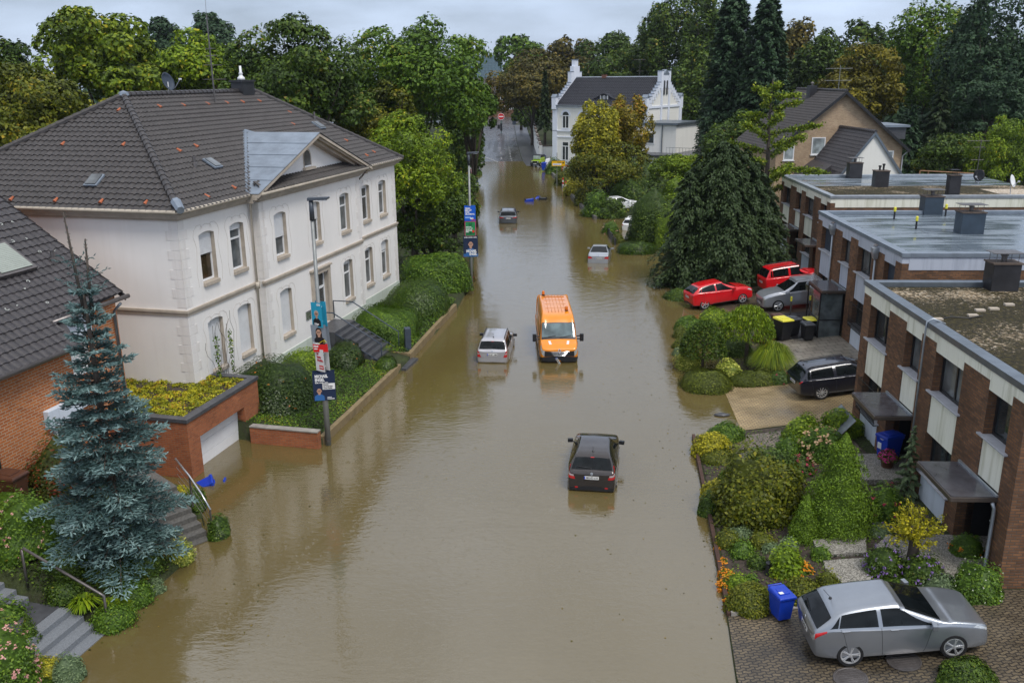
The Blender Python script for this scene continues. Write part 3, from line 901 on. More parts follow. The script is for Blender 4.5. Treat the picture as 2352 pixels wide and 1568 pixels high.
mb = MB(); mb.quad((-17, 4, 0), (26, 4, 0), (26, 176, 0), (-17, 176, 0))
tag(mb.build('flood_water', M['water']), kind='structure')

def drape(name, m, x0f, x1f, y0, y1, lift=0.02, nx=10, ny=24):
 """a paved sheet that follows the ground"""
 mb = MB()
 def fn(s, t):
  y = y0+(y1 - y0)*t
  a, b = x0f(y), x1f(y)
  x = a+(b - a)*s
  return (x, y, gz(x+1e-4, y)+lift)
 mb.grid(fn, nx, ny)
 o = mb.build(name, m, uv=True, smooth=True); tag(o, kind='structure'); return o
drape('road', M['asphalt'], lambda y: xl(y)+0.05, lambda y: xk(y) - 3.0+0.0*y, 150, 330, 0.015, 6, 60)
drape('cross_road', M['asphalt'], lambda y: -60, lambda y: 60, 262, 276, 0.05, 120, 6)
# pavement beside the far wall with its kerb
mb = MB()
for y0, y1 in [(150+4*k, 154+4*k) for k in range(26)]:
 a0, a1 = xk(y0) - 2.9, xk(y1) - 2.9
 b0, b1 = xk(y0)+.2, xk(y1)+.2
 z0, z1 = road_z(y0)+.13, road_z(y1)+.13
 mb.hexa([(a0, y0, z0 - .4), (b0, y0, z0 - .4), (b1, y1, z1 - .4), (a1, y1, z1 - .4)], [(a0, y0, z0), (b0, y0, z0), (b1, y1, z1), (a1, y1, z1)])
tag(mb.build('pavement', M['slab_dark'], uv=True), kind='structure')
# painted markings on the dry end of the road
mb = MB()
def strip(x0, y0, x1, y1, w, lift=0.03):
 d = Vector((x1 - x0, y1 - y0, 0)).normalized(); n = Vector((-d.y, d.x, 0))*w/2
 a, b = Vector((x0, y0, road_z(y0)+lift)), Vector((x1, y1, road_z(y1)+lift))
 mb.quad(a - n, b - n, b+n, a+n)
for k in range(22):
 y = 160+k*3.0
 strip(xk(y) - 4.9, y, xk(y+1) - 4.9, y+1.1, 0.28)
strip(-4.9, 168, -2.2, 158, 0.28)
for y in (163, 172, 182, 193, 206):
 strip(-1.6 - (y - 163)*.02, y, -1.7 - (y - 163)*.02, y+3.5, 0.2)
for y in (205, 214):
 strip(0.3, y, 0.9, y+2.2, 0.3)
tag(mb.build('road_marking', M['marking']), kind='structure')
# damp repairs in the asphalt
mb = MB()
for (x, y, w, l) in ((-3.4, 176, .8, 26), (-1.9, 180, .6, 40), (0.1, 166, .7, 9), (-2.6, 165, 1.6, 4), (0.6, 187, 1.0, 3), (-4.6, 182, .5, 18), (0.2, 176, .9, 2.4), (-5.3, 172, .5, 14)):
 mb.quad((x, y, road_z(y)+.022), (x+w, y, road_z(y)+.022), (x+w, y+l, road_z(y+l)+.022), (x, y+l, road_z(y+l)+.022))
tag(mb.build('road_patch', plain('asphalt_patch', (0.03, 0.028, 0.027), 0.35, var=.3)), kind='structure')

# driveways and garden paths on the right bank
drape('near_driveway', M['paver_brown'], lambda y: xk(y)+0.02, lambda y: 24.0, 8, 21.0, 0.025, 24, 22)
drape('near_driveway_forecourt', M['paver_brown'], lambda y: xk(y)+0.02, lambda y: 13.1, 20.95, 21.25, 0.025, 12, 2)
drape('middle_driveway', M['paver_tan'], lambda y: xk(y)+0.6, lambda y: 22.0, 33.9, 40.2, 0.025, 40, 40)
drape('patio', M['paver_grey'], lambda y: 13.2+(y - 40.2)*.06, lambda y: 17.6, 40.21, 46.3, 0.035, 10, 10)
drape('bin_yard', M['paver_dark'], lambda y: 13.0+(y - 46)*.1, lambda y: 17.8, 46.31, 51.6, 0.045, 10, 10)
drape('far_driveway', M['paver_brown'], lambda y: xk(y)+0.4, lambda y: 26.0, 51.65, 59.0, 0.025, 24, 14)
# ------------------------------------------------------------------ building helpers
def wall_x(mb, x, sx, y0, y1, z0, z1, ops, depth=0.16, arch=0.0):
 """a wall in the plane x, facing sx, with openings (ya, yb, za, zb) and their reveals (second material)"""
 ys = sorted(set([y0, y1]+[o[0] for o in ops]+[o[1] for o in ops]))
 zs = sorted(set([z0, z1]+[o[2] for o in ops]+[o[3] for o in ops]))
 for i in range(len(ys) - 1):
  for j in range(len(zs) - 1):
   yc, zc = (ys[i]+ys[i+1])/2, (zs[j]+zs[j+1])/2
   if any(o[0] < yc < o[1] and o[2] < zc < o[3] for o in ops): continue
   q = [(x, ys[i], zs[j]), (x, ys[i+1], zs[j]), (x, ys[i+1], zs[j+1]), (x, ys[i], zs[j+1])]
   mb.add(q if sx > 0 else q[::-1], [(0, 1, 2, 3)])
 xi = x - sx*depth
 for o in ops:
  ya, yb, za, zb = o[:4]
  c0 = mb.cur; mb.cur = 1
  mb.quad((x, ya, za), (xi, ya, za), (xi, ya, zb), (x, ya, zb)); mb.quad((x, yb, za), (x, yb, zb), (xi, yb, zb), (xi, yb, za))
  mb.quad((x, ya, za), (x, yb, za), (xi, yb, za), (xi, ya, za)); mb.quad((x, ya, zb), (xi, ya, zb), (xi, yb, zb), (x, yb, zb))
  mb.cur = c0
  if arch:
   n = 8
   for k in (0, 1):
    pts = [(x, ya if k == 0 else yb, zb)]
    for i in range(n // 2+1):
     t = i/(n/2)
     yy = ya+(yb - ya)*0.5*t if k == 0 else yb - (yb - ya)*0.5*t
     pts.append((x, yy, zb - arch*(1 - t) ** 2))
    pts = pts if (k == 0) == (sx < 0) else pts[::-1]
    mb.extrude(pts, (-sx*depth*.98, 0, 0))

def bar_frame(mb, x0, x1, ya, yb, za, zb, w=0.07):
 mb.box(x0, x1, ya, ya+w, za, zb); mb.box(x0, x1, yb - w, yb, za, zb)
 mb.box(x0, x1, ya+w, yb - w, za, za+w); mb.box(x0, x1, ya+w, yb - w, zb - w, zb)

def window_x(root, x, sx, ya, yb, za, zb, frame, pane, depth=0.16, transom=None, mull=None, shutter=None, smat=None, sill=None, sillm=None, w=0.07, name='window', sillw=.16):
 """a window set back from the wall face: frame, pane, roller shutter, sill"""
 xf = x - sx*depth
 a, b = sorted((xf - sx*0.06, xf+sx*0.01))
 mb = MB(); bar_frame(mb, a, b, ya+.004, yb - .004, za+.004, zb - .004, w)
 if transom: mb.box(a, b, ya+w, yb - w, za+(zb - za)*transom - w*.55, za+(zb - za)*transom+w*.55)
 for q in (mull or []):
  yq = ya+(yb - ya)*q
  mb.box(a+.003, b+.003, yq - w*.5, yq+w*.5, za+w, zb - w)
 f = mb.build(name, M[frame], root)
 xp = xf - sx*0.035
 mb = MB(); q = [(xp, ya+w*.5, za+w*.5), (xp, yb - w*.5, za+w*.5), (xp, yb - w*.5, zb - w*.5), (xp, ya+w*.5, zb - w*.5)]
 mb.add(q if sx > 0 else q[::-1], [(0, 1, 2, 3)])
 mb.build('pane', M[pane], f)
 if shutter:
  zt = zb - 0.01; zl = zb - (zb - za)*shutter
  mb = MB(); n = max(3, int((zt - zl)/0.07)); xs = xf+sx*0.02
  for k in range(n):
   z0 = zl+(zt - zl)*k/n; z1 = zl+(zt - zl)*(k+1)/n
   a, b = sorted((xs, xs+sx*.018))
   mb.box(a, b, ya+.02, yb - .02, z0+0.006, z1 - 0.004)
  a, b = sorted((xs - sx*.004, xs+sx*.006))
  mb.box(a, b, ya+.02, yb - .02, zl, zt)
  mb.build('roller_shutter', M[smat or 'shutter'], f)
 if sill:
  a, b = sorted((x - sx*depth, x+sx*sill))
  mb = MB(); mb.box(a, b, ya - .18*(sill > .1), yb+.18*(sill > .1), za - sillw, za - 0.002)
  mb.build('sill', M[sillm or 'stone_trim'], f, bevel=0.012)
 return f

def tiled(name, parent, m, O, A, B, L, a0, a1, tw=0.30, tl=0.345, amp=0.06, lip=0.04, cols=5):
 """a tiled slope: O eave origin, A unit along the eave, B unit up the slope, a0/a1(t) its edges at slope distance t"""
 O, A, B = Vector(O), Vector(A).normalized(), Vector(B).normalized()
 N = A.cross(B)
 if N.z < 0: N = -N
 prof = [0.0, 0.75, 1.0, 0.7, 0.1][:cols] if cols == 5 else [0, 1, .2]
 n = max(1, round(L/tl)); tl = L/n
 V, Fq = [], []
 rr = random.Random(7)
 for k in range(n):
  t0, t1 = k*tl, (k+1)*tl
  lo, hi = min(a0(t0), a0(t1)), max(a1(t0), a1(t1))
  i0, i1 = math.floor(lo/tw*cols), math.ceil(hi/tw*cols)
  base = len(V)
  cnt = 0
  sag = rr.uniform(-.004, .004)
  for i in range(i0, i1+1):
   av = i*tw/cols
   h = amp*prof[i % cols]
   b0, b1 = min(max(av, a0(t0)), a1(t0)), min(max(av, a0(t1)), a1(t1))
   V.append(O+A*b0+B*(t0 - .02)+N*(h*.6)); V.append(O+A*b0+B*(t0 - .02)+N*(h+lip+sag)); V.append(O+A*b1+B*t1+N*h)
   cnt += 1
  for c in range(cnt - 1):
   p, q = base+c*3, base+(c+1)*3
   Fq.append((p, q, q+1, p+1)); Fq.append((p+1, q+1, q+2, p+2))
 mb = MB(); mb.add(V, Fq)
 # deck below the tiles
 d = N*-0.06
 mb.add([O+A*a0(0)+d, O+A*a1(0)+d, O+A*a1(L)+B*L+d, O+A*a0(L)+B*L+d], [(0, 1, 2, 3)])
 return mb.build(name, m, parent)

def ridge_caps(parent, m, p0, p1, r=0.14, l=0.38, name='ridge_tiles'):
 p0, p1 = Vector(p0), Vector(p1)
 D = (p1 - p0); n = max(1, int(D.length/l)); mb = MB()
 for k in range(n):
  a = p0+D*(k/n); b = p0+D*((k+1.12)/n)
  mb.tube([a, b], [r*1.12, r*0.92], 8)
 return mb.build(name, m, parent, smooth=False)

def text_mesh(s, size, m, parent, mat4, name='lettering', align='CENTER', bold=0.0, squeeze=1.0):
 """flat lettering as a mesh; mat4 places its x (reading) and y (up) axes"""
 cu = bpy.data.curves.new(name, 'FONT')
 cu.body = s; cu.size = size; cu.align_x = align; cu.align_y = 'CENTER'; cu.resolution_u = 2
 cu.offset = bold; cu.extrude = 0.002
 ob = bpy.data.objects.new(name, cu); COL.objects.link(ob)
 bpy.context.view_layer.update()
 me = bpy.data.meshes.new_from_object(ob)
 bpy.data.objects.remove(ob); bpy.data.curves.remove(cu)
 me.transform(mat4 @ Matrix.Diagonal((squeeze, 1, 1, 1)))
 me.materials.clear(); me.materials.append(m)
 o = bpy.data.objects.new(name, me); COL.objects.link(o); o.parent = parent
 return o

def axes(o, x, y):
 """matrix with reading direction x, up direction y, at o"""
 x, y = Vector(x).normalized(), Vector(y).normalized()
 y = (y - x*y.dot(x)).normalized(); z = x.cross(y)
 m = Matrix((x, y, z)).transposed().to_4x4(); m.translation = Vector(o); return m
# ------------------------------------------------------------------ the tall white house on the left bank
WA = -math.atan2(.245, .97)
WH = thing('white_house', 'tall white rendered two-storey house with dark hipped tile roof and grey pediment', 'house', (-11.44, 38.86, 0), WA)
def build_white_house():
 r = WH
 up = [(-3.34, -2.22), (-1.02, 0.10)]; fw = [(13.1, 14.22), (15.62, 16.76)]; bw = [(2.18, 3.32), (5.80, 6.94), (9.33, 10.5)]
 zu, zl = (6.22, 8.27), (2.42, 4.62)
 xw, y0, y1, xb = -0.35, -4.66, 18.3, -13.35
 mb = MB()
 wall_x(mb, xw, 1, y0, 0.9, 0.0, 9.2, [(a, b, *z) for a, b in up for z in (zu, zl)], 0.2, 0.10)
 wall_x(mb, xw, 1, 12.0, y1, 0.0, 9.2, [(a, b, *z) for a, b in fw for z in (zu, zl)], 0.2, 0.10)
 ops = [(a, b, *zu) for a, b in bw]+[(bw[0][0], bw[0][1], *zl), (bw[2][0], bw[2][1], *zl), (5.62, 7.26, 1.86, 4.6)]
 wall_x(mb, 0.0, 1, 0.9, 12.0, 0.0, 9.2, ops, 0.2, 0.10)
 mb.quad((0, .9, 0), (0, .9, 9.2), (xw, .9, 9.2), (xw, .9, 0)); mb.quad((0, 12, 0), (xw, 12, 0), (xw, 12, 9.2), (0, 12, 9.2))
 mb.quad((xb, y0, 0), (xw, y0, 0), (xw, y0, 9.2), (xb, y0, 9.2)); mb.quad((xw, y1, 0), (xb, y1, 0), (xb, y1, 9.2), (xw, y1, 9.2))
 mb.quad((xb, y1, 0), (xb, y0, 0), (xb, y0, 9.2), (xb, y1, 9.2))
 mb.build('wall', [M['white_wall'], M['stone_trim']], r)
 # plinth, string course, eaves cornice, gutters
 for (a, b, x) in ((y0, .86, xw), (12.04, y1, xw), (.86, 5.3, 0), (7.6, 12.04, 0)):
  mb = MB(); mb.box(x - .1, x+.035, a, b, 0, 1.62); mb.build('plinth', M['plinth'], r)
 mb = MB()
 for z, h, p in ((5.16, .13, .05), (5.29, .10, .10)):
  mb.box(xw - .1, xw+p, y0 - p, .9 - .001+p*0, z, z+h); mb.box(xw - .1, xw+p, 12.0+.001, y1+p, z, z+h)
  mb.box(-.1, p, .9 - p, 12.0+p, z, z+h); mb.box(xb, xw - .1, y0 - p, y0+.1, z, z+h)
 mb.build('string_course', M['stone_trim'], r)
 mb = MB()
 for z, h, p in ((8.98, .10, .10), (9.08, .12, .24), (9.20, .10, .36)):
  mb.box(xw - .1, xw+p, y0 - p, .9 - p, z, z+h); mb.box(xw - .1, xw+p, 12.0+p, y1+p, z, z+h)
  mb.box(-.1, p, .9 - p, 12.0+p, z, z+h); mb.box(xb, xw - .1, y0 - p, y0+.1, z, z+h); mb.box(xb, xw - .1, y1 - .1, y1+p, z, z+h)
 mb.build('eaves_cornice', M['stone_trim'], r)
 mb = MB()
 g = 0.08
 mb.tube([(xw+.43, y0 - .43, 9.36), (xw+.43, .55, 9.36)], g, 6); mb.tube([(xw+.43, 12.45, 9.36), (xw+.43, y1+.43, 9.36)], g, 6)
 mb.tube([(.43, .5, 9.36), (.43, 12.4, 9.36)], g, 6); mb.tube([(xb, y0 - .43, 9.36), (xw+.43, y0 - .43, 9.36)], g, 6)
 mb.build('gutter', M['gutter'], r, smooth=True)
 mb = MB(); mb.tube([(xw+.4, .5, 9.3), (xw+.12, .62, 8.95), (xw+.10, .62, 1.0)], .055, 8); mb.box(xw, xw+.2, .55, .70, 5.1, 5.4)
 mb.build('downpipe', M['beige_pipe'], r, smooth=True)
 mb = MB(); mb.tube([(.4, 12.3, 9.3), (.1, 12.2, 8.9), (xw+.1, 12.15, 8.6)], .05, 6); mb.build('downpipe', M['steel_dark'], r)
 # quoins
 def quoins(name, fn):
  mb = MB(); k = 0; z = 1.65
  while z < 8.9:
   if not 4.9 < z < 5.32:
    fn(mb, .56 if k % 2 else .40, z, min(z+.36, 8.95))
   z += .385; k += 1
  for k in (0, 1):
   h = MB(); z_ = lambda f: sum(mb.v[i][2] for i in f)/len(f)
   keep = [f for f in mb.f if (z_(f) < 5.1) == (k == 0)]; ix = {}; h.f = [tuple(ix.setdefault(i, len(ix)) for i in f) for f in keep]; h.v = [mb.v[i] for i in ix]; h.mi = [0]*len(keep)
   h.build('quoin', M['quoin'], r, weld=False)
 p = .014
 quoins('q', lambda mb, w, z, q: (mb.box(xw - .05, xw+p, y0 - p, y0+w, z, q), mb.box(xw - w, xw - .05, y0 - p, y0+.05, z, q)))
 quoins('q', lambda mb, w, z, q: (mb.box(-.05, p, .9 - p, .9+w, z, q), mb.box(xw+.01, -.05, .9 - p, .95, z, q)))
 quoins('q', lambda mb, w, z, q: mb.box(-.05, p, 12.0 - w, 12.0+p, z, q))
 quoins('q', lambda mb, w, z, q: mb.box(xw - .05, xw+p, y1 - w, y1+p, z, q))
 # windows
 spec = [(up[0], xw, zu, .46, 'pane_warm'), (up[1], xw, zu, .16, 'curtain'), (up[0], xw, zl, 1, 'pane'), (up[1], xw, zl, 1, 'pane'),
   (bw[0], 0, zu, .58, 'curtain'), (bw[1], 0, zu, .45, 'pane'), (bw[2], 0, zu, .1, 'curtain'), (bw[0], 0, zl, 1, 'pane'), (bw[2], 0, zl, .12, 'curtain'),
   (fw[0], xw, zu, .1, 'pane'), (fw[1], xw, zu, .12, 'curtain'), (fw[0], xw, zl, .1, 'curtain'), (fw[1], xw, zl, .3, 'curtain')]
 for (a, b), x, (za, zb), sh, pn in spec:
  f = window_x(r, x, 1, a, b, za, zb, 'white_frame', pn, 0.2, .66, None, sh, 'shutter', .10)
  # the thin scrolled line painted round each window
  yc = (a+b)/2; w = (b - a)/2
  pts = [(-w - .30, -.12), (-w - .36, .5), (-w - .26, 1.1), (-w - .22, 1.5), (-w - .30, 1.75), (-w - .38, 1.95), (-w - .30, 2.2), (-w - .08, 2.36), (-w+.2, 2.36), (-w+.3, 2.22), (-w+.15, 2.18),
       (-w+.2, 2.28), (0, 2.36), (w - .2, 2.28), (w - .15, 2.18), (w - .3, 2.22), (w - .2, 2.36), (w+.08, 2.36), (w+.30, 2.2), (w+.38, 1.95), (w+.30, 1.75), (w+.22, 1.5), (w+.26, 1.1), (w+.36, .5), (w+.30, -.12)]
  mb = MB(); mb.tube([(x+.004, yc+q[0], za+q[1]) for q in pts], .007, 4)
  mb.build('scroll_line', M['groove'], f)
 # door with stone surround
 mb = MB(); mb.box(-.05, .09, 5.36, 5.62, 1.86, 4.6); mb.box(-.05, .09, 7.26, 7.52, 1.86, 4.6); mb.box(-.05, .10, 5.36, 7.52, 4.6, 4.84); mb.box(-.05, .17, 5.28, 7.60, 4.84, 4.94)
 mb.build('door_surround', M['stone_trim'], r, bevel=.015)
 mb = MB(); bar_frame(mb, -.26, -.18, 5.63, 7.25, 1.88, 4.59, .10); mb.box(-.26, -.18, 5.73, 7.15, 3.72, 3.84); mb.box(-.262, -.178, 6.38, 6.50, 1.9, 4.5); mb.box(-.25, -.20, 5.73, 7.15, 1.98, 2.5)
 d = mb.build('door', M['white_frame'], r)
 mb = MB(); mb.quad((-.22, 5.7, 1.95), (-.22, 7.2, 1.95), (-.22, 7.2, 4.5), (-.22, 5.7, 4.5)); mb.build('pane', M['pane'], d)
 mb = MB(); mb.box(-.19, -.13, 6.56, 6.60, 2.8, 3.1); mb.build('handle', M['steel_dark'], d)
 mb = MB(); mb.box(.004, .03, 4.55, 5.1, 2.55, 3.0); pl = mb.build('name_plate', M['steel'], r)
 # main roof: four slopes
 ze, zr = 9.34, 13.5
 ex, exb, ey0, ey1 = .10, -13.75, -5.08, 18.72
 rx, ry0, ry1 = -6.6, 1.5, 13.1
 s1 = math.hypot(ex - rx, zr - ze); s2 = math.hypot(ry0 - ey0, zr - ze); s3 = math.hypot(ey1 - ry1, zr - ze); s4 = math.hypot(rx - exb, zr - ze)
 # front slope: cut away behind the pediment roof
 roof = tiled('roof', r, M['tile_grey'], (ex, ey0, ze), (0, 1, 0), (rx - ex, 0, zr - ze), s1, lambda t: (ry0 - ey0)*t/s1, lambda t: (ey1 - ey0) - (ey1 - ry1)*t/s1)
 tiled('roof', r, M['tile_grey'], (exb, ey0, ze), (1, 0, 0), (0, ry0 - ey0, zr - ze), s2, lambda t: (rx - exb)*t/s2, lambda t: (ex - exb) - (ex - rx)*t/s2)
 tiled('roof', r, M['tile_grey'], (exb, ey1, ze), (1, 0, 0), (0, ry1 - ey1, zr - ze), s3, lambda t: (rx - exb)*t/s3, lambda t: (ex - exb) - (ex - rx)*t/s3)
 tiled('roof', r, M['tile_grey'], (exb, ey0, ze), (0, 1, 0), (rx - exb, 0, zr - ze), s4, lambda t: (ry0 - ey0)*t/s4, lambda t: (ey1 - ey0) - (ey1 - ry1)*t/s4)
 up_ = Vector((0, 0, .06))
 for p, q in (((ex, ey0, ze), (rx, ry0, zr)), ((exb, ey0, ze), (rx, ry0, zr)), ((ex, ey1, ze), (rx, ry1, zr)), ((exb, ey1, ze), (rx, ry1, zr)), ((rx, ry0, zr), (rx, ry1, zr))):
  ridge_caps(roof, M['tile_grey'], Vector(p)+up_, Vector(q)+up_)
 mb = MB(); mb.tube([(ex+.1, ey0 - .05, ze+.12), (ex - .35, ey0+.35, ze+.38)], [.16, .2], 7); mb.build('hip_flashing', M['zinc'], roof); mb = MB(); mb.lathe([(0, .2), (.2, .12), (.24, -.02)], 8, (rx, ry0, zr+.06))
 mb.build('hip_flashing', M['zinc'], roof)
 # pediment
 ya, yb, yc, za, zc = .55, 12.6, 6.55, 9.42, 11.5
 xm = lambda z: ex+(z - ze)*(rx - ex)/(zr - ze)
 mb = MB()
 mb.extrude([(-.22, ya+.5, za+.1), (-.22, yb - .5, za+.1), (-.22, yc, zc - .1)], (-.15, 0, 0))
 mb.build('pediment', M['white_wall'], r)
 mb = MB()
 for (p, q) in (((ya - .35, za - .05), (yc, zc+.10)), ((yb+.35, za - .05), (yc, zc+.10))):
  (a, b), (c, d) = p, q
  for off, th, xo in ((0, .13, .46), (.13, .10, .36), (.23, .14, .16)):
   mb.extrude([(xo, a, b - off), (xo, c, d - off), (xo, c, d - off - th), (xo, a, b - off - th)], (-.6, 0, 0))
 mb.build('raking_cornice', M['stone_trim'], r)
 mb = MB()   # its roof in grey sheet, and the valleys against the tiles
 for sgn, ye in ((1, ya - .35), (-1, yb+.35)):
  e0, e1 = Vector((.48, ye, za+.0)), Vector((xm(za) - .2, ye, za))
  t0, t1 = Vector((.48, yc, zc+.16)), Vector((xm(zc+.16) - .1, yc, zc+.16))
  mb.quad(e0, t0, t1, e1)
  n = 4
  for k in range(1, n+1):
   f = k/(n+1)
   p, q = e0.lerp(t0, f), e1.lerp(t1, f)
   mb.tube([p+Vector((0, 0, .012)), q+Vector((0, 0, .012))], .016, 4)
  mb.tube([e1+Vector((.1, 0, .02)), t1+Vector((.1, 0, .03))], .11, 5)
 mb.build('pediment_roof', M['zinc'], r)
 tiled('pent_strip', r, M['tile_grey'], (.42, ya+.1, 9.42), (0, 1, 0), (-.62, 0, .42), .74, lambda t: 0+t*.4, lambda t: yb - ya - .2 - t*.4)
 # arched window in the pediment
 def archpts(x, y, w, z, h, n=10):
  return [(x, y - w, z), (x, y+w, z)]+[(x, y+w*math.cos(math.pi*k/n), z+h - w+w*math.sin(math.pi*k/n)) for k in range(n+1)]
 mb = MB(); mb.extrude(archpts(-.21, 6.35, .43, 9.98, .93), (.012, 0, 0)); mb.extrude(archpts(-.197, 6.35, .37, 10.02, .82), (.004, 0, 0))
 f = mb.build('arched_window', M['stone_trim'], r)
 mb = MB(); mb.extrude(archpts(-.192, 6.33, .34, 10.05, .76), (.006, 0, 0)); mb.build('pane', M['curtain'], f)
 mb = MB(); mb.box(-.186, -.16, 5.98, 6.68, 10.0, 10.07); mb.build('casement', M['white_frame'], f)
 mb = MB(); mb.box(-.2, -.04, 5.8, 6.95, 9.86, 9.98); mb.build('sill', M['stone_trim'], f)
 # things fixed on the roof: clay vent tiles, hatches, pipes, chimney, dish, aerial
 def onfront(y, t): return Vector((ex+(rx - ex)*t, y, ze+(zr - ze)*t))
 def onleft(x, t): return Vector((x, ey0+(ry0 - ey0)*t, ze+(zr - ze)*t))
 B1 = Vector((rx - ex, 0, zr - ze)).normalized(); N1 = Vector((-B1.z, 0, B1.x)); N1 = N1 if N1.z > 0 else -N1
 B2 = Vector((0, ry0 - ey0, zr - ze)).normalized(); N2 = Vector((0, -B2.z, B2.y))
 for y, t in ((-2.5, .05), (-.2, .07), (2.8, .86), (4.7, .86), (6.8, .86), (8.6, .86), (10.2, .86), (12.0, .86), (13.4, .70), (-.2, .44), (1.3, .46), (11.9, .56), (15.0, .30), (16.2, .12), (14.8, .1)):
  mb = MB(); p = onfront(y, t)+N1*.06
  mb.tube([p, p+B1*.24], [.075, .04], 7); mb.build('vent_tile', M['tile_orange'], roof)
 for x, t in ((-1.6, .05), (-3.6, .05), (-5.7, .05), (-7.8, .05), (-4.6, .52), (-7.6, .52), (-6.2, .84)):
  mb = MB(); p = onleft(x, t)+N2*.06
  mb.tube([p, p+B2*.24], [.075, .04], 7); mb.build('vent_tile', M['tile_orange'], roof)
 for p, B, N, A in ((onfront(.6, .30), B1, N1, Vector((0, 1, 0))), (onleft(-4.6, .22), B2, N2, Vector((1, 0, 0))), (onfront(14.3, .52), B1, N1, Vector((0, 1, 0)))):
  m4 = Matrix((A, B, N)).transposed().to_4x4(); m4.translation = p+N*.10
  mb = MB(); mb.mbox(m4, .62, .72, .10); hb = mb.build('roof_hatch', M['zinc'], roof, bevel=.02)
  m4.translation = p+N*.17; mb = MB(); mb.mbox(m4, .5, .6, .05); mb.build('hatch_glass', M['curtain'], hb, bevel=.02)
 for y, t in ((-.7, .30), (15.0, .60)):
  p = onfront(y, t); mb = MB(); mb.lathe([(.11, -.1), (.10, .2), (.07, .22), (.07, .48)], 9, p); mb.build('vent_pipe', M['steel_dark'], roof)
 mb = MB(); mb.box(rx - .35, rx+.35, 11.2, 12.5, zr - .5, zr+.55); mb.box(rx - .42, rx+.42, 11.13, 12.57, zr+.55, zr+.66)
 ch = mb.build('chimney', M['chimney'], r)
 mb = MB(); mb.lathe([(.22, 0), (.2, .12), (.1, .22), (.09, .3), (.13, .34), (.07, .42), (.06, .75)], 10, (rx, 11.75, zr+.66)); mb.build('chimney_pot', M['white_plastic'], ch, smooth=True)
 mb = MB()
 c = Vector((-7.4, 6.1, zr+.62)); ax = Vector((.95, -.02, .30)).normalized()
 a = ax.orthogonal().normalized(); b = ax.cross(a)
 m4 = Matrix((a, b, ax)).transposed().to_4x4(); m4.translation = c
 mb.lathe([(.001, -.10), (.25, -.08), (.38, -.03), (.45, .04), (.46, .03), (.38, -.05), (.25, -.10), (.001, -.13)], 20, M=m4)
 dd = mb.build('satellite_dish', M['rail_blue'], r, smooth=True)
 mb = MB(); mb.cyl((-7.4, 6.1, zr - .6), (-7.42, 6.12, zr+.6), .03, 6); mb.tube([c - b*.5, c+ax*.62 - b*.15], .018, 5); mb.mbox(Matrix.Translation(c+ax*.66 - b*.13), .12, .08, .08); mb.build('dish_arm', M['white_plastic'], dd)
 mb = MB()
 p = onfront(7.6, .88); t = Vector((p.x, p.y, p.z+4.3))
 mb.tube([p, t], [.05, .035], 6)
 for h, L, dx in ((1.2, .9, 0), (1.9, .7, 0), (2.35, .7, .25), (2.7, .35, 0)):
  q = p+Vector((0, 0, h)); dr = Vector((.25, 1, 0)).normalized() if h < 2.2 else Vector((-.2, 1, .06)).normalized(); cr = Vector((dr.y, -dr.x, 0))
  mb.tube([q - dr*L*.6, q+dr*L], .02, 4)
  for i in range(8):
   c0 = q+dr*(L*(-.55+.2*i)); mb.tube([c0 - cr*.2, c0+cr*.2], .012, 3)
 for k in range(5):
  q = p+Vector((.02, -.25, 2.0+.16*k)); mb.tube([q - Vector((0, .2, 0)), q+Vector((0, .2, 0))], .007, 3)
 mb.build('aerial', M['steel_dark'], r)
 mb = MB(); mb.tube([(p.x, p.y, p.z+4.3), (p.x - .02, p.y+.2, p.z+7.6)], .011, 4); mb.build('whip_aerial', M['steel_dark'], r)
 # entrance steps with landing and two rails
 mb = MB(); n = 8
 mb.box(.02, 1.2, 5.2, 7.7, .2, 1.84)
 for k in range(n):
  z = 1.84 - (k+1)*.185
  mb.box(1.2+k*.31, 1.2+(k+1)*.31, 5.25, 7.65, .0, z)
 mb.build('entrance_steps', M['slab_dark'], r, bevel=.01)
 for y in (5.25, 7.65):
  mb = MB(); e = 1.2+n*.31
  mb.tube([(.06, y, 1.9), (.06, y, 2.85), (1.15, y, 2.85), (e, y, 1.35), (e, y, .3)], .035, 6); mb.tube([(1.2, y, 1.75), (e - .1, y, .42)], .03, 6)
  mb.build('handrail', M['rail_blue'], r, smooth=True)
 mb = MB(); mb.box(3.68, 4.9, 5.35, 7.2, -.2, .12); mb.build('path_slab', M['slab_dark'], r)
build_white_house()
# mailbox column in the planting
T = thing('letterbox_post', 'dark grey letterbox post standing in the low ivy beside the steps', 'letterbox', at(937, 800, .4), WA+.5)
mb = MB(); mb.box(-.16, .16, -.2, .2, -.1, 1.15); mb.build('body', M['rail_blue'], T, bevel=.03)
mb = MB(); mb.box(.16, .19, -.15, .15, .75, 1.05); mb.box(.16, .185, -.15, .15, .35, .65); mb.build('flap', M['black_plastic'], T, bevel=.01)

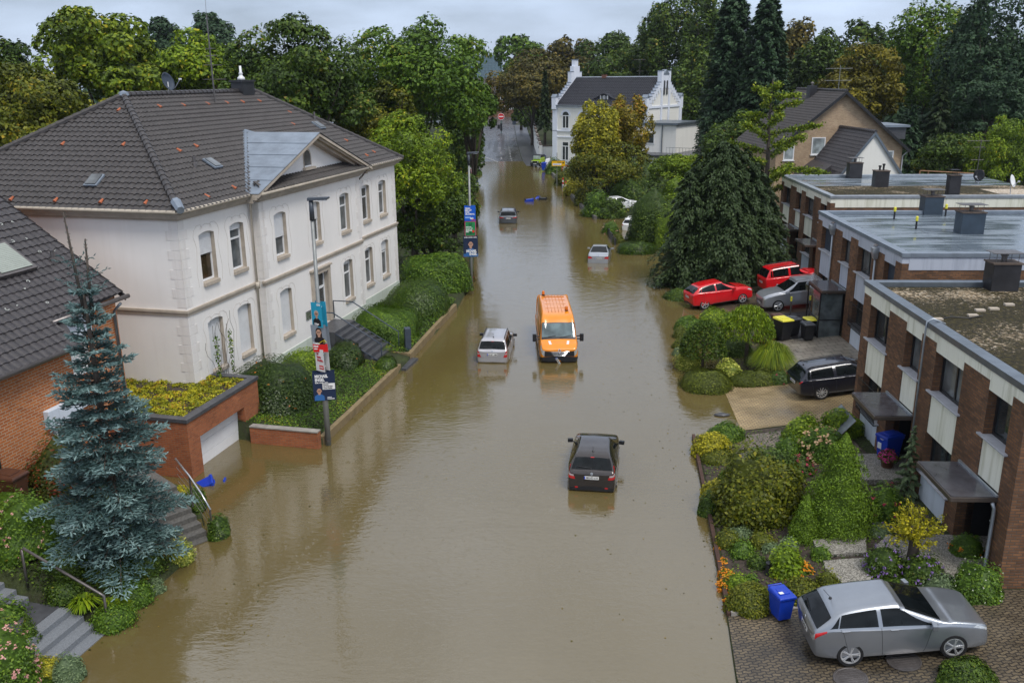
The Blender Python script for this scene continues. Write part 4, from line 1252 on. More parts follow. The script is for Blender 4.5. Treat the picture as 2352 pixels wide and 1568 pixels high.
# ------------------------------------------------------------------ garden walls along the left bank
def wall_run(name, label, pts, w, z0, z1, m, cap=None):
 T = thing(name, label, 'wall', (pts[0][0], pts[0][1], 0))
 mb = MB(); mc = MB()
 for (a, b) in zip(pts, pts[1:]):
  d = Vector((b[0] - a[0], b[1] - a[1], 0)).normalized(); n = Vector((-d.y, d.x, 0))*w
  o = Vector((pts[0][0], pts[0][1], 0))
  A, B = Vector((a[0], a[1], 0)) - o, Vector((b[0], b[1], 0)) - o
  up = Vector((0, 0, 1))
  mb.hexa([A+up*z0, B+up*z0, B+n+up*z0, A+n+up*z0], [A+up*z1, B+up*z1, B+n+up*z1, A+n+up*z1])
  if cap:
   e = n*.12
   mc.hexa([A - e+up*z1, B - e+up*z1, B+n+e+up*z1, A+n+e+up*z1], [A - e+up*(z1+.05), B - e+up*(z1+.05), B+n+e+up*(z1+.05), A+n+e+up*(z1+.05)])
 mb.build('wall', M[m], T, uv=True, bevel=.02 if m != 'brick_red' else 0)
 if cap: mc.build('coping', M[cap], T)
 return T
wall_run('retaining_wall', 'low yellowish stone kerb wall below the lawn, nearer to the garage', [(-7.62, 33.5), (-6.6, 38.2), (-5.62, 42.9)], .22, -.6, .36, 'yellow_stone')
wall_run('retaining_wall', 'low yellowish stone kerb wall below the two big rounded hedges', [(-5.3, 44.5), (-4.4, 50.0), (-3.5, 55.1)], .22, -.6, .40, 'yellow_stone')
wall_run('retaining_wall', 'short yellowish stone kerb turning back beside the entrance path', [(-6.6, 44.85), (-5.35, 44.52)], .2, -.6, .42, 'yellow_stone')
wall_run('brick_wall', 'low red brick garden wall with concrete coping between garage and lamp post', [(-7.7, 33.25), (-10.6, 33.95)], .26, -.6, .70, 'brick_red', 'concrete')
# ------------------------------------------------------------------ brick garage with planted roof
GA = thing('garage', 'red brick garage with white sectional door and mossy planted flat roof', 'garage', (-11.87, 30.33, 0), WA)
def build_garage():
 r = GA; L, Dp, z1 = 5.05, 7.5, 2.22
 mb = MB()
 wall_x(mb, 0, 1, 0, L, -.6, z1, [(.72, 3.9, -.6, 1.42)], .35)
 mb.quad((0, 0, -.6), (0, 0, z1), (-Dp, 0, z1), (-Dp, 0, -.6)); mb.quad((0, L, -.6), (-Dp, L, -.6), (-Dp, L, z1), (0, L, z1)); mb.quad((-Dp, L, -.6), (-Dp, 0, -.6), (-Dp, 0, z1), (-Dp, L, z1))
 mb.build('wall', [M['brick_red'], M['brick_red']], r, uv=True)
 mb = MB(); h = (1.42+.6)/4
 for k in range(4): mb.box(-.42, -.36, .72, 3.9, -.6+k*h+.008, -.6+(k+1)*h - .008)
 mb.box(-.44, -.38, .72, 3.9, -.6, 1.42)
 d = mb.build('garage_door', M['garage_white'], r)
 mb = MB(); mb.box(-.36, -.30, .86, .92, .12, .3); mb.build('handle', M['black_plastic'], d)
 mb = MB(); mb.box(-.30, .05, -.05, L+.05, z1, z1+.14); mb.box(-Dp, -.30, -.05, .28, z1, z1+.14); mb.box(-Dp, -.30, L - .28, L+.05, z1, z1+.14); mb.box(-Dp, -Dp+.3, .28, L - .28, z1, z1+.14)
 mb.build('roof_edge', M['slab_dark'], r, bevel=.01)
 mb = MB(); mb.box(-Dp+.3, -.3, .28, L - .28, z1 - .2, z1+.03); mb.build('roof', M['soil'], r)
 rng = np.random.default_rng(5)
 parts = []
 for k in range(300):
  x, y = rng.uniform(-Dp+.5, -.4), rng.uniform(.4, L - .4)
  if rng.uniform() < .08: continue
  f = dome_fn(rng.uniform(.18, .42), rng.uniform(.18, .42), rng.uniform(.06, .16), 2, 0, k, .15)
  V, Fq, T = bush_arrays(rng, f, 150, .05, .9, .3, zmin=0, core=False)
  V = V+np.array([x, y, z1+.03]); T = np.clip(T+rng.uniform(-.35, .35), 0, 1)
  parts.append((V, Fq, T))
 V, Fq, T = join(parts)
 np_mesh('sedum_cover', V, Fq, M['lf_sedum'], r, T)["kind"] = "stuff"
 mb = MB(); mb.box(-.02, .06, 4.2, 4.32, .3, .42); mb.build('bracket', M['white_plastic'], r)
build_garage()

# ------------------------------------------------------------------ orange brick house at the left edge
BH = thing('brick_house', 'orange brick house with dark tiled roof at the left edge', 'house', (-15.63, 25.02, 0), WA)
def build_brick_house():
 r = BH
 s = .72
 zt = lambda x: 6.0 - s*x                       # roof plane, x grows towards the street
 y0, yn, y1 = -14.0, 3.6, 7.35
 mb = MB()
 mb.quad((0, y0, 1.2), (0, yn, 1.2), (0, yn, 5.95), (0, y0, 5.95))
 mb.quad((0, yn, 1.2), (-1, yn, 1.2), (-1, yn, 6.65), (0, yn, 5.95))
 wall_x(mb, -1, 1, yn, y1, .5, 6.65, [(3.9, 5.6, 4.35, 6.35)], .12)
 mb.add([(-1, y1, .5), (-12.6, y1, .5), (-12.6, y1, 6.6), (-6.8, y1, 10.8), (-1, y1, 6.65)], [(0, 1, 2, 3, 4)])
 mb.build('wall', [M['brick_orange'], M['brick_orange']], r, uv=True)
 L = math.hypot(7.1, 7.1*s)
 B = (-1, 0, s)
 u0 = 1.32/1
 tn = math.hypot(1.0, s)
 roof = tiled('roof', r, M['tile_dark'], (.3, y0, zt(.3)), (0, 1, 0), B, L, lambda t: 0, lambda t: (yn+.15 - y0) if t < tn else (y1+.25 - y0), .3, .345, .04, .04)
 tiled('roof', r, M['tile_dark'], (-13.9, y0, zt(.3)), (0, 1, 0), (1, 0, s), L, lambda t: 0, lambda t: y1+.25 - y0, .3, .345, .04, .04)
 mb = MB()
 mb.tube([(.42, y0, zt(.3) - .02), (.42, yn+.15, zt(.3) - .02)], .085, 7); mb.tube([(-.62, yn+.1, zt(-.7) - .04), (-.62, y1+.3, zt(-.7) - .04)], .085, 7)
 mb.build('gutter', M['steel_dark'], r, smooth=True)
 mb = MB(); mb.tube([(.35, -.12, 5.7), (.10, -.12, 5.4), (.10, -.12, 1.4)], .06, 8); mb.build('downpipe', M['flashing'], r, smooth=True)
 mb = MB(); mb.tube([(-.6, y1 - .2, 6.3), (-.9, y1 - .25, 6.0), (-.9, y1 - .25, 1.0)], .055, 8); mb.build('downpipe', M['flashing'], r, smooth=True)
 mb = MB(); mb.extrude([(-7, y1+.26, zt(-6.8)+.12), (.35, y1+.26, zt(.35)+.1), (.35, y1+.26, zt(.35) - .12), (-7, y1+.26, zt(-6.8) - .12)][:0] or [(-6.8, y1+.20, zt(-6.8)+.02), (-.7, y1+.20, zt(-.7)+.02), (-.7, y1+.20, zt(-.7) - .2), (-6.8, y1+.20, zt(-6.8) - .2)], (0, .05, 0)); mb.build('verge_board', M['dark_frame'], r)
 # dormer recess window with grey panel, lower windows
 f = window_x(r, -1, 1, 3.9, 5.6, 4.35, 6.35, 'white_frame', 'curtain_white', .12, None, [.5], None, None, .08, 'white_plastic')
 mb = MB(); mb.box(-1.06, -.86, 3.7, 5.8, 5.55, 6.55); mb.build('window_box', M['pale_panel'], r, bevel=.02)
 mb = MB()
 for k in range(14): mb.box(-1.0, -.95, 3.95, 5.55, 4.38+k*.085, 4.45+k*.085)
 mb.build('roller_shutter', M['shutter'], f)
 mb = MB(); mb.box(.0, .22, 2.0, 3.55, 3.38, 4.0); mb.build('window_box', M['pale_panel'], r, bevel=.02)
 mb = MB(); bar_frame(mb, .004, .07, 2.3, 3.4, 1.5, 3.37, .12); wf = mb.build('window', M['white_frame'], r)
 mb = MB(); mb.quad((.02, 2.35, 1.55), (.02, 3.35, 1.55), (.02, 3.35, 3.3), (.02, 2.35, 3.3)); mb.build('pane', M['pane'], wf)
 mb = MB(); mb.box(-1.02, -.80, 3.8, 5.8, 3.05, 3.35); mb.build('sill', M['pale_panel'], r, bevel=.02)
 # roof window with closed shutter, vent pipe
 A, Bv = Vector((0, 1, 0)), Vector((-1, 0, s)).normalized(); N = Vector((s, 0, 1)).normalized()
 m4 = Matrix((A, Bv, N)).transposed().to_4x4(); m4.translation = Vector((-3.1, 4.55, zt(-3.1)))+N*.12
 mb = MB(); mb.mbox(m4, 1.7, 1.5, .16); rw = mb.build('roof_window', M['steel_dark'], roof, bevel=.015)
 mb = MB()
 for k in range(16):
  m5 = m4.copy(); m5.translation = m4.translation+N*.10+Bv*(-.6+.08*k); mb.mbox(m5, 1.4, .072, .03)
 mb.build('roof_shutter', plain('sage_shutter', (.30, .33, .29), .5, var=.1), rw)
 p = Vector((-2.6, 6.4, zt(-2.6))); mb = MB(); mb.lathe([(.13, -.1), (.12, .18), (.07, .2), (.07, .45), (.1, .46), (.1, .5)], 9, p); mb.build('vent_pipe', M['steel_dark'], roof)
 # lichen rosettes grown on the tiles
 rng = np.random.default_rng(3); mb = MB()
 for k in range(90):
  x = -rng.uniform(.2, 5.5); y = rng.uniform(-4, 7.2)
  if x > -.9 and y > yn: continue
  c = Vector((x, y, zt(x)))+N*.078; rr_ = rng.uniform(.03, .075)
  a0 = rng.uniform(0, 6.28)
  mb.tube([c+(A*math.cos(a0+q)+Bv*math.sin(a0+q))*rr_ for q in np.linspace(0, rng.uniform(3, 6), 8)], .012, 4)
 mb.build('lichen', plain('lichen', (.50, .52, .48), .9), roof)
 return r
build_brick_house()
# ------------------------------------------------------------------ flat-roofed row houses on the right bank
RA = -math.atan2(.048, .9988)
def row_house(name, label, loc, k, panel, felt, flash, gr, shut=(), canopies=(0, 1), grille=(), pipes=(), porch=None, depth=19.0, number=None):
 """k stretches the bay rhythm along y; x grows into the house, the street front faces -x"""
 r = thing(name, label, 'house', loc, RA)
 L = 12.35*k
 zl, zh, zs, zu, zw, zf, zt = 1.84, 3.17, 4.52, 4.56, 5.87, 6.14, 6.43
 PIL = [(0, .72), (2.0, 3.62), (5.55, 6.70), (8.0, 9.64), (11.55, 12.35)]
 NAR = [(.72, 2.0), (6.70, 8.0)]; WID = [(3.62, 5.55), (9.64, 11.55)]
 S = lambda t: (t[0]*k, t[1]*k)
 mb = MB()
 for i, q in enumerate(PIL):
  a, b = S(q)
  if i in (1, 3):          # narrower below, beside the entrance
   mb.box(0, .5, a, b, 3.32, zf - .002); mb.box(0, .5, a+.85*k, b, gr - 1.0, 3.32 - .002)
  else: mb.box(0, .5, a, b, gr - 1.0, zf - .002)
 # side and back walls
 mb.box(.5, depth, .012, .32, gr - 1, 5.85); mb.box(.5, depth, L - .32, L - .012, gr - 1, 5.85); mb.box(depth - .3, depth, .32, L - .32, gr - 1, 6.3)
 mb.build('wall', M['brick_brown'], r, uv=True)
 mb = MB(); mb.box(-.012, .3, 0.0, L, zf, zt)
 for q in NAR+WID:
  a, b = S(q); mb.box(-.008, .3, a+.002, b - .002, zw, zf - .001)
 mb.box(.3, depth, -.012, .3, 5.85, zt); mb.box(.3, depth, L - .3, L+.012, 5.85, zt)
 mb.build('fascia', M[panel], r)
 fx = .34
 mb = MB(); mb.box(-.06, fx, -.06, L+.06, zt, 6.62); mb.box(fx, depth, -.06, fx, zt, 6.62); mb.box(fx, depth, L - fx, L+.06, zt, 6.62)
 mb.build('roof_edge', M[flash], r, bevel=.012)
 mb = MB(); mb.box(fx - .02, depth, fx - .02, L - fx+.02, 6.2, 6.42)
 roof = mb.build('roof', M[felt], r)
 n = 0
 for q in WID:
  a, b = S(q)
  pn = ('curtain', 'pane', 'curtain', 'pane')[n % 4]
  shx = 1.0 if ('w%d' % n) in shut else None
  window_x(r, .10, -1, a, b, zu, zw, 'dark_frame', pn, .16, None, [.46], shx, 'shutter_blue', .2, 'sill_light', .085, sillw=.06)
  window_x(r, .10, -1, a, b, zl, zh, 'dark_frame', 'pane', .16, None, [.46], None, None, .2, 'sill_light', .085, sillw=.06)
  mb = MB(); mb.box(.035, .3, a+.002, b - .002, zh, zs - .02); mb.build('spandrel', M[panel], r)
  mb = MB(); mb.box(.035, .3, a+.002, b - .002, gr - 1, zl - .07); mb.build('lower_panel', M['pale_panel'], r)
  n += 1
 for i, q in enumerate(NAR):
  a, b = S(q)
  shx = 1.0 if ('n%d' % i) in shut else None
  window_x(r, .10, -1, a, b, zu, zw, 'dark_frame', 'curtain' if i else 'pane', .16, None, [.3], shx, 'shutter_blue', .2, 'sill_light', .085, sillw=.06)
  mb = MB(); mb.box(.035, .3, a+.002, b - .002, 3.34, zs - .02); mb.build('spandrel', M[panel], r)
  # recessed entrance
  e = b+.85*k
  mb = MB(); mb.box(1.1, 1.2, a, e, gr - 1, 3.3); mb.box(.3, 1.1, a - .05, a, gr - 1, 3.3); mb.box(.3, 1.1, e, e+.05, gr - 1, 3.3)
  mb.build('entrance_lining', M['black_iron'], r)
  mb = MB(); bar_frame(mb, .98, 1.08, a+.75, e - .1, gr, 3.1, .09); mb.box(.98, 1.08, a+.75, e - .1, gr+1.5, gr+1.6)
  d = mb.build('front_door', M['dark_frame'], r)
  mb = MB(); mb.quad((1.02, a+.8, gr+.1), (1.02, a+.8, 3.05), (1.02, e - .15, 3.05), (1.02, e - .15, gr+.1)); mb.build('pane', M['curtain'], d)
  mb = MB()
  for j in range(9): mb.box(.50, .53, a+.05+j*.075, a+.075+j*.075, gr+.1, 3.2)
  mb.box(.50, .53, a+.02, a+.72, 3.16, 3.2); mb.build('side_grille', M['black_iron'], r)
  mb = MB(); mb.box(-1.4, 1.1, a - .02, e+.05, gr - .6, gr+.04); mb.build('doorstep', M['washed'], r, bevel=.01)
  if i in canopies:
   c0, c1 = a - .04, b+1.05*k
   mb = MB(); mb.box(-1.25, .02, c0, c1, 3.10, 3.24); cn = mb.build('canopy', M['canopy_side'], r, bevel=.02)
   mb = MB(); mb.box(-1.22, .0, c0+.03, c1 - .03, 3.245, 3.262); mb.build('canopy_sheet', M['canopy_top'], cn)
   mb = MB(); mb.box(-.06, .0, c0, c1, 3.262, 3.32); mb.build('flashing', M['flash_light'], cn)
 for i in grille:
  a, b = S(WID[i])
  mb = MB(); x = -.16
  for z in (1.72, 1.95, 2.95): mb.box(x, x+.02, a - .05, b+.05, z, z+.025)
  nb = 15
  for j in range(nb+1):
   y = a - .05+(b - a+.1)*j/nb
   mb.box(x, x+.016, y - .008, y+.008, 1.72, 3.06 if j % 2 else 2.97)
  for j in range(nb):
   y = a - .05+(b - a+.1)*j/nb; w = (b - a+.1)/nb
   mb.tube([(x, y, 1.74), (x, y+w, 2.3)], .007, 3); mb.tube([(x, y+w, 1.74), (x, y, 2.3)], .007, 3)
  for y in (a - .05, b+.05): mb.box(x, .1, y - .01, y+.01, 1.73, 1.76); mb.box(x, .1, y - .01, y+.01, 2.93, 2.96)
  mb.build('window_grille', M['black_iron'], r)
 for y, style in pipes:
  y *= k
  mb = MB()
  if style == 'box':
   mb.tube([(-.10, y, 5.85), (-.10, y, gr - .3)], .05, 8); hp = mb.build('downpipe', M['downpipe'], r, smooth=True)
   mb = MB(); mb.hexa([(-.2, y - .1, 5.75), (-.01, y - .1, 5.75), (-.01, y+.1, 5.75), (-.2, y+.1, 5.75)], [(-.30, y - .18, 6.08), (-.013, y - .18, 6.08), (-.013, y+.18, 6.08), (-.30, y+.18, 6.08)])
   mb.box(-.30, -.013, y - .18, y+.18, 6.08, 6.3); mb.build('rain_hopper', M['downpipe'], hp, bevel=.015)
   mb = MB(); mb.tube([(-.06, y - .12, 6.45), (-.2, y - .12, 6.38)], .035, 6); mb.tube([(-.06, y+.08, 6.45), (-.2, y+.08, 6.38)], .035, 6); mb.build('spout', M['steel_dark'], hp)
  elif style == 'thin':
   mb.tube([(.5, y, 6.55), (.1, y, 6.72), (-.08, y, 6.62), (-.09, y, 6.3), (-.09, y, gr)], .032, 6); mb.build('downpipe', M['downpipe'], r, smooth=True)
  else:
   mb.tube([(-.16, y, 3.12), (-.09, y, 2.95), (-.09, y, gr+.25), (-.4, y - .12, gr - .2)], .05, 7); mb.build('downpipe', M['downpipe'], r, smooth=True)
 return r, roof
def chimney(r, x, y, w, d, h, m, cowl='plate', hole=False):
 mb = MB(); mb.box(x - w/2, x+w/2, y - d/2, y+d/2, 6.3, 6.42+h); c = mb.build('chimney', M[m], r, bevel=.01)
 mb = MB(); mb.box(x - w/2 - .04, x+w/2+.04, y - d/2 - .04, y+d/2+.04, 6.42+h, 6.48+h); mb.build('chimney_cap', M['chimney_cap'], c)
 z = 6.48+h
 mb = MB()
 if cowl == 'plate':
  mb.lathe([(.10, z - .02), (.10, z+.2), (.14, z+.22), (.14, z+.26)], 10, (x, y, 0)); mb.box(x - w*.55, x+w*.55, y - d*.5, y+d*.5, z+.34, z+.36)
  for a in (-1, 1):
   for b in (-1, 1): mb.tube([(x+a*w*.4, y+b*d*.36, z), (x+a*w*.4, y+b*d*.36, z+.34)], .012, 4)
 elif cowl == 'pots':
  for dx, hh in ((-.12, .22), (.14, .34)):
   mb.lathe([(.07, z - .02), (.07, z+hh), (.11, z+hh+.02), (.11, z+hh+.10), (.05, z+hh+.12)], 9, (x+dx, y, 0))
 else:
  for a in (-.3, -.1, .1, .3): mb.tube([(x+a*w, y - d*.4, z), (x+a*w, y - d*.4, z+.3)], .012, 4); mb.tube([(x+a*w, y+d*.4, z), (x+a*w, y+d*.4, z+.3)], .012, 4)
  mb.box(x - w*.4, x+w*.4, y - d*.42, y+d*.42, z+.3, z+.315)
 mb.build('cowl', M['black_iron'] if cowl != 'plate' else M['steel_dark'], c)

NH, nroof = row_house('row_house', 'brown brick flat-roofed house with cream panels and moss on its gravel roof, nearest to us', (13.0, 21.1, 0), 1.0, 'cream', 'moss', 'flashing', .90,
         grille=(1,), pipes=((6.3, 'thin'), (.62, 'porch')))
chimney(NH, 4.75, 11.75, 1.0, .75, 1.0, 'chimney')
for x, y in ((.65, 7.25), (2.0, 7.75), (2.55, 8.45), (3.1, 8.65), (3.9, 9.25)):
 mb = MB(); mb.box(x - .16, x+.16, y - .09, y+.09, 6.41, 6.49); mb.build('loose_brick', M['stone_trim'], nroof, bevel=.01)
mb = MB(); mb.tube([(.75, 7.25, 6.45), (1.2, 7.5, 6.47), (1.7, 7.4, 6.45), (2.3, 7.7, 6.46)], .02, 4); mb.build('cable', M['black_iron'], nroof)
text_mesh('180', .26, M['sill_light'], NH, axes((.49, 7.05, 2.55), (0, -1, 0), (0, 0, 1)), 'house_number')
mb = MB(); mb.box(.30, .52, .95, 1.45, 1.75, 2.15); mb.box(.27, .55, .93, 1.47, 2.15, 2.2); lb = mb.build('letterbox', M['white_plastic'], NH, bevel=.015)
mb = MB(); mb.box(.30, .5, 6.95, 7.3, 1.7, 2.15); mb.build('letterbox', M['steel'], NH, bevel=.01)
MH, mroof = row_house('row_house', 'brown brick flat-roofed house with blue-grey panels and shiny wet felt roof in the middle', (17.28, 38.77, 0), 13.0/12.35, 'bluegrey', 'felt', 'zinc', .55,
         shut=('w1', 'n0'), canopies=(1,), grille=(0,), pipes=((2.9, 'box'), (9.35, 'box')))
chimney(MH, 5.6, 6.4, 1.15, .85, 1.05, 'chimney_blue'); chimney(MH, 6.3, 12.95, 1.05, .8, 1.0, 'chimney_blue')
FH, froof = row_house('row_house', 'brown brick flat-roofed house with cream panels, its gravel roof half mossy, farthest of the three', (20.85, 58.3, 0), 13.0/12.35, 'cream', 'felt', 'flash_light', .6, canopies=(0, 1), depth=15.4)
mb = MB(); mb.box(.36, 15.3, .36, 6.6, 6.38, 6.47); mb.build('gravel_bed', M['moss'], froof)
mb = MB(); mb.box(11.5, 15.3, .4, 4.5, 6.40, 6.478); mb.build('gravel_patch', gravel('pale_gravel', [(0, (.2, .16, .11)), (.5, (.42, .34, .25)), (1, (.6, .54, .45))], 14), froof)
chimney(FH, 5.3, 12.2, 1.0, .8, 1.15, 'chimney'); chimney(FH, 5.2, 6.1, .95, .75, 1.15, 'chimney', 'pots'); chimney(FH, 8.2, 1.2, .72, .6, 1.35, 'chimney', 'cage')
# roof drains with yellow caps
for k, (x, y) in enumerate(((3.55, 11.0), (3.45, 7.6), (12.1, 11.2), (6.8, 12.1))):
 mb = MB(); mb.lathe([(.05, 6.4), (.05, 6.85)], 8, (x, y, 0)); v = mb.build('vent_stub', M['black_plastic'], mroof)
 mb = MB(); mb.lathe([(.075, 6.85), (.075, 7.05), (.04, 7.1)], 8, (x, y, 0)); mb.build('yellow_cap', M['yellow_plastic'], v)
# aerial mast and dishes on the far roof
mb = MB(); bx, by = 13.0, 8.6
mb.tube([(bx, by, 6.4), (bx, by, 9.6)], .03, 6)
for z, L in ((9.45, 1.0), (9.0, .5), (8.1, .55), (7.35, .6)):
 mb.tube([(bx - L, by, z), (bx+L*.6, by, z)], .014, 4)
 for i in range(9):
  x = bx - L+i*L*1.6/8; mb.tube([(x, by - .25, z), (x, by+.25, z)], .008, 3)
mb.build('aerial', M['steel_dark'], FH)
def dish(r, c, ax, rad, m):
 c, ax = Vector(c), Vector(ax).normalized(); a = ax.orthogonal().normalized(); b = ax.cross(a)
 m4 = Matrix((a, b, ax)).transposed().to_4x4(); m4.translation = c
 mb = MB(); mb.lathe([(.001, -.15*rad), (.5*rad, -.1*rad), (rad, .12*rad), (rad*1.02, .1*rad), (.5*rad, -.14*rad), (.001, -.2*rad)], 18, M=m4); d = mb.build('satellite_dish', M[m], r, smooth=True)
 mb = MB(); mb.tube([c - Vector((0, 0, rad*.9)), c+ax*rad - Vector((0, 0, rad*.3))], .02, 5); mb.cyl((c.x, c.y, 6.4), c - ax*.1, .03, 6); mb.mbox(Matrix.Translation(c+ax*rad - Vector((0, 0, rad*.28))), .12, .1, .1); mb.build('dish_arm', M['sill_light'], d)
dish(FH, (12.1, 1.5, 7.35), (.6, -.55, .25), .42, 'white_plastic'); dish(FH, (13.1, 8.4, 7.0), (-.8, -.6, .1), .42, 'chimney')
# glazed porch of the middle house
mb = MB(); k = 13.0/12.35
a, b = 6.95*k, 9.15*k
for (x, y) in ((-1.2, a), (-1.2, b), (-.02, a)): mb.box(x - .03, x+.03, y - .03, y+.03, .5, 3.1)
for z in (.55, 1.55, 3.02): mb.box(-1.2, 0, a - .02, a+.02, z, z+.06); mb.box(-1.22, -1.18, a, b, z, z+.06)
p = mb.build('porch', M['black_iron'], MH)
mb = MB(); mb.quad((-1.19, a, .6), (-.02, a, .6), (-.02, a, 3.0), (-1.19, a, 3.0)); mb.quad((-1.2, b - 1.0, .6), (-1.2, a, .6), (-1.2, a, 3.0), (-1.2, b - 1.0, 3.0)); mb.build('glazing', glass('porch_glass', (.09, .11, .115), .12), p)
# curly balcony rail on the middle house
mb = MB()
for j in range(12):
 y = 10.4*k+j*.18
 mb.tube([(-.05, y, 2.95), (-.18, y, 2.7), (-.42, y, 2.3), (-.40, y, 1.95), (-.18, y, 1.8), (-.05, y, 1.8)], .012, 4)
mb.tube([(-.08, 10.4*k, 2.97), (-.08, 12.3*k, 2.97)], .02, 4); mb.build('window_grille', M['steel'], MH)
# ------------------------------------------------------------------ buildings farther back
def gable_house(name, label, loc, rz, W, Dp, ze, zr, wall, tile, ops=(), over=.35, verge='dark_frame', uv=True, tilekw={}):
 """gable wall in the plane y=0 facing -y, W wide (x), Dp deep"""
 r = thing(name, label, 'house', loc, rz)
 h = W/2
 mb = MB()
 mb.add([(-h, 0, -1), (h, 0, -1), (h, 0, ze), (0, 0, zr), (-h, 0, ze)], [(0, 1, 2, 3, 4)])
 mb.quad((-h, Dp, -1), (-h, 0, -1), (-h, 0, ze), (-h, Dp, ze)); mb.quad((h, 0, -1), (h, Dp, -1), (h, Dp, ze), (h, 0, ze))
 mb.add([(h, Dp, -1), (-h, Dp, -1), (-h, Dp, ze), (0, Dp, zr), (h, Dp, ze)], [(0, 1, 2, 3, 4)])
 mb.build('wall', M[wall], r, uv=uv)
 s = (zr - ze)/h; L = math.hypot(h+over, (h+over)*s)
 roof = None
 for sg in (-1, 1):
  rf = tiled('roof', r, M[tile], (sg*(h+over), -over, ze - over*s+.06), (0, 1, 0), (-sg, 0, s), L, lambda t: 0, lambda t: Dp+2*over, cols=3, **tilekw)
  roof = roof or rf
 ridge_caps(roof, M[tile], (0, -over, zr+.12), (0, Dp+over, zr+.12))
 mb = MB()
 for sg in (-1, 1):
  mb.extrude([(sg*(h+over), -over - .04, ze - over*s+.12), (0, -over - .04, zr+.12), (0, -over - .04, zr - .20), (sg*(h+over), -over - .04, ze - over*s - .20)], (0, .06, 0))
 mb.build('verge_board', M[verge], r)
 for (x0, x1, z0, z1, pn) in ops:
  mb = MB()
  mb.box(x0, x0+.1, -.05, .02, z0, z1); mb.box(x1 - .1, x1, -.05, .02, z0, z1); mb.box(x0+.1, x1 - .1, -.05, .02, z0, z0+.1); mb.box(x0+.1, x1 - .1, -.05, .02, z1 - .1, z1)
  f = mb.build('window', M['white_frame'], r)
  mb = MB(); mb.quad((x0+.05, -.02, z0+.05), (x1 - .05, -.02, z0+.05), (x1 - .05, -.02, z1 - .05), (x0+.05, -.02, z1 - .05)); mb.build('pane', M[pn], f)
  mb = MB(); mb.box(x0 - .08, x1+.08, -.12, .0, z0 - .08, z0 - .001); mb.build('sill', M['white_plastic'], f)
 return r, roof
p = far(1940, 216, 86)
BG, broof = gable_house('gabled_house', 'beige brick gabled house with brown tile roof beyond the flat-roofed houses', (p.x, 86, 0), RAD(1), 12.0, 13, 7.6, 12.6, 'brick_beige', 'tile_grey',
      [(-5.3, -4.3, 6.4, 7.9, 'curtain_white'), (-2.7, -1.4, 6.9, 8.5, 'curtain_white'), (4.2, 5.2, 5.6, 7.2, 'curtain_white'), (-3.4, -2.0, 2.4, 3.8, 'curtain'), (1.5, 3, 2.4, 3.8, 'curtain')], .5)
mb = MB(); mb.box(-1.0, -.3, 6.6, 7.6, 11, 13.1); c = mb.build('chimney', M['chimney'], BG); mb = MB(); mb.lathe([(.1, 13.1), (.1, 13.3), (.2, 13.32), (.03, 13.5)], 8, (-.65, 7.1, 0)); mb.build('cowl', M['steel_dark'], c)
mb = MB(); mb.tube([(.5, 3, 12), (.5, 3, 15.0)], .03, 5)
for z in (14.7, 13.6):
 mb.tube([(-.9, 3, z), (1.7, 3, z)], .02, 4)
 for i in range(8): mb.tube([(-.8+i*.3, 2.8, z), (-.8+i*.3, 3.2, z)], .01, 3)
mb.build('aerial', M['galv'], BG)
mb = MB(); mb.box(4.0, 6.6, 1.0, 6.0, 8.2, 9.3); mb.build('dormer', M['slab_dark'], BG); mb = MB(); mb.box(3.8, 6.9, .8, 6.2, 9.3, 9.5); mb.build('dormer_roof', M['zinc'], BG)
mb = MB(); mb.tube([(6.45, -.4, 7.2), (6.05, -.1, 6.7), (6.05, -.1, 1)], .06, 6); mb.build('downpipe', M['sill_light'], BG)
p = far(2010, 305, 78)
WG, wroof = gable_house('gabled_house', 'small house with white gable and dark tile roof in front of the beige brick house', (p.x, 78, 0), RAD(1), 6.6, 8.5, 5.0, 9.35, 'villa_wall', 'tile_dark', [], .12, 'flashing', False)
mb = MB(); mb.tube([(-3.4, 0, 5.1), (-3.5, 8, 5.1)], .07, 6); mb.build('gutter', M['flash_light'], WG)
mb = MB(); mb.extrude([(-5.6, 1.2, 4.6), (-3.0, 1.2, 4.6), (-3.0, 1.2, 6.6)], (0, 5, 0)); mb.build('porch_roof', M['tile_dark'], WG)

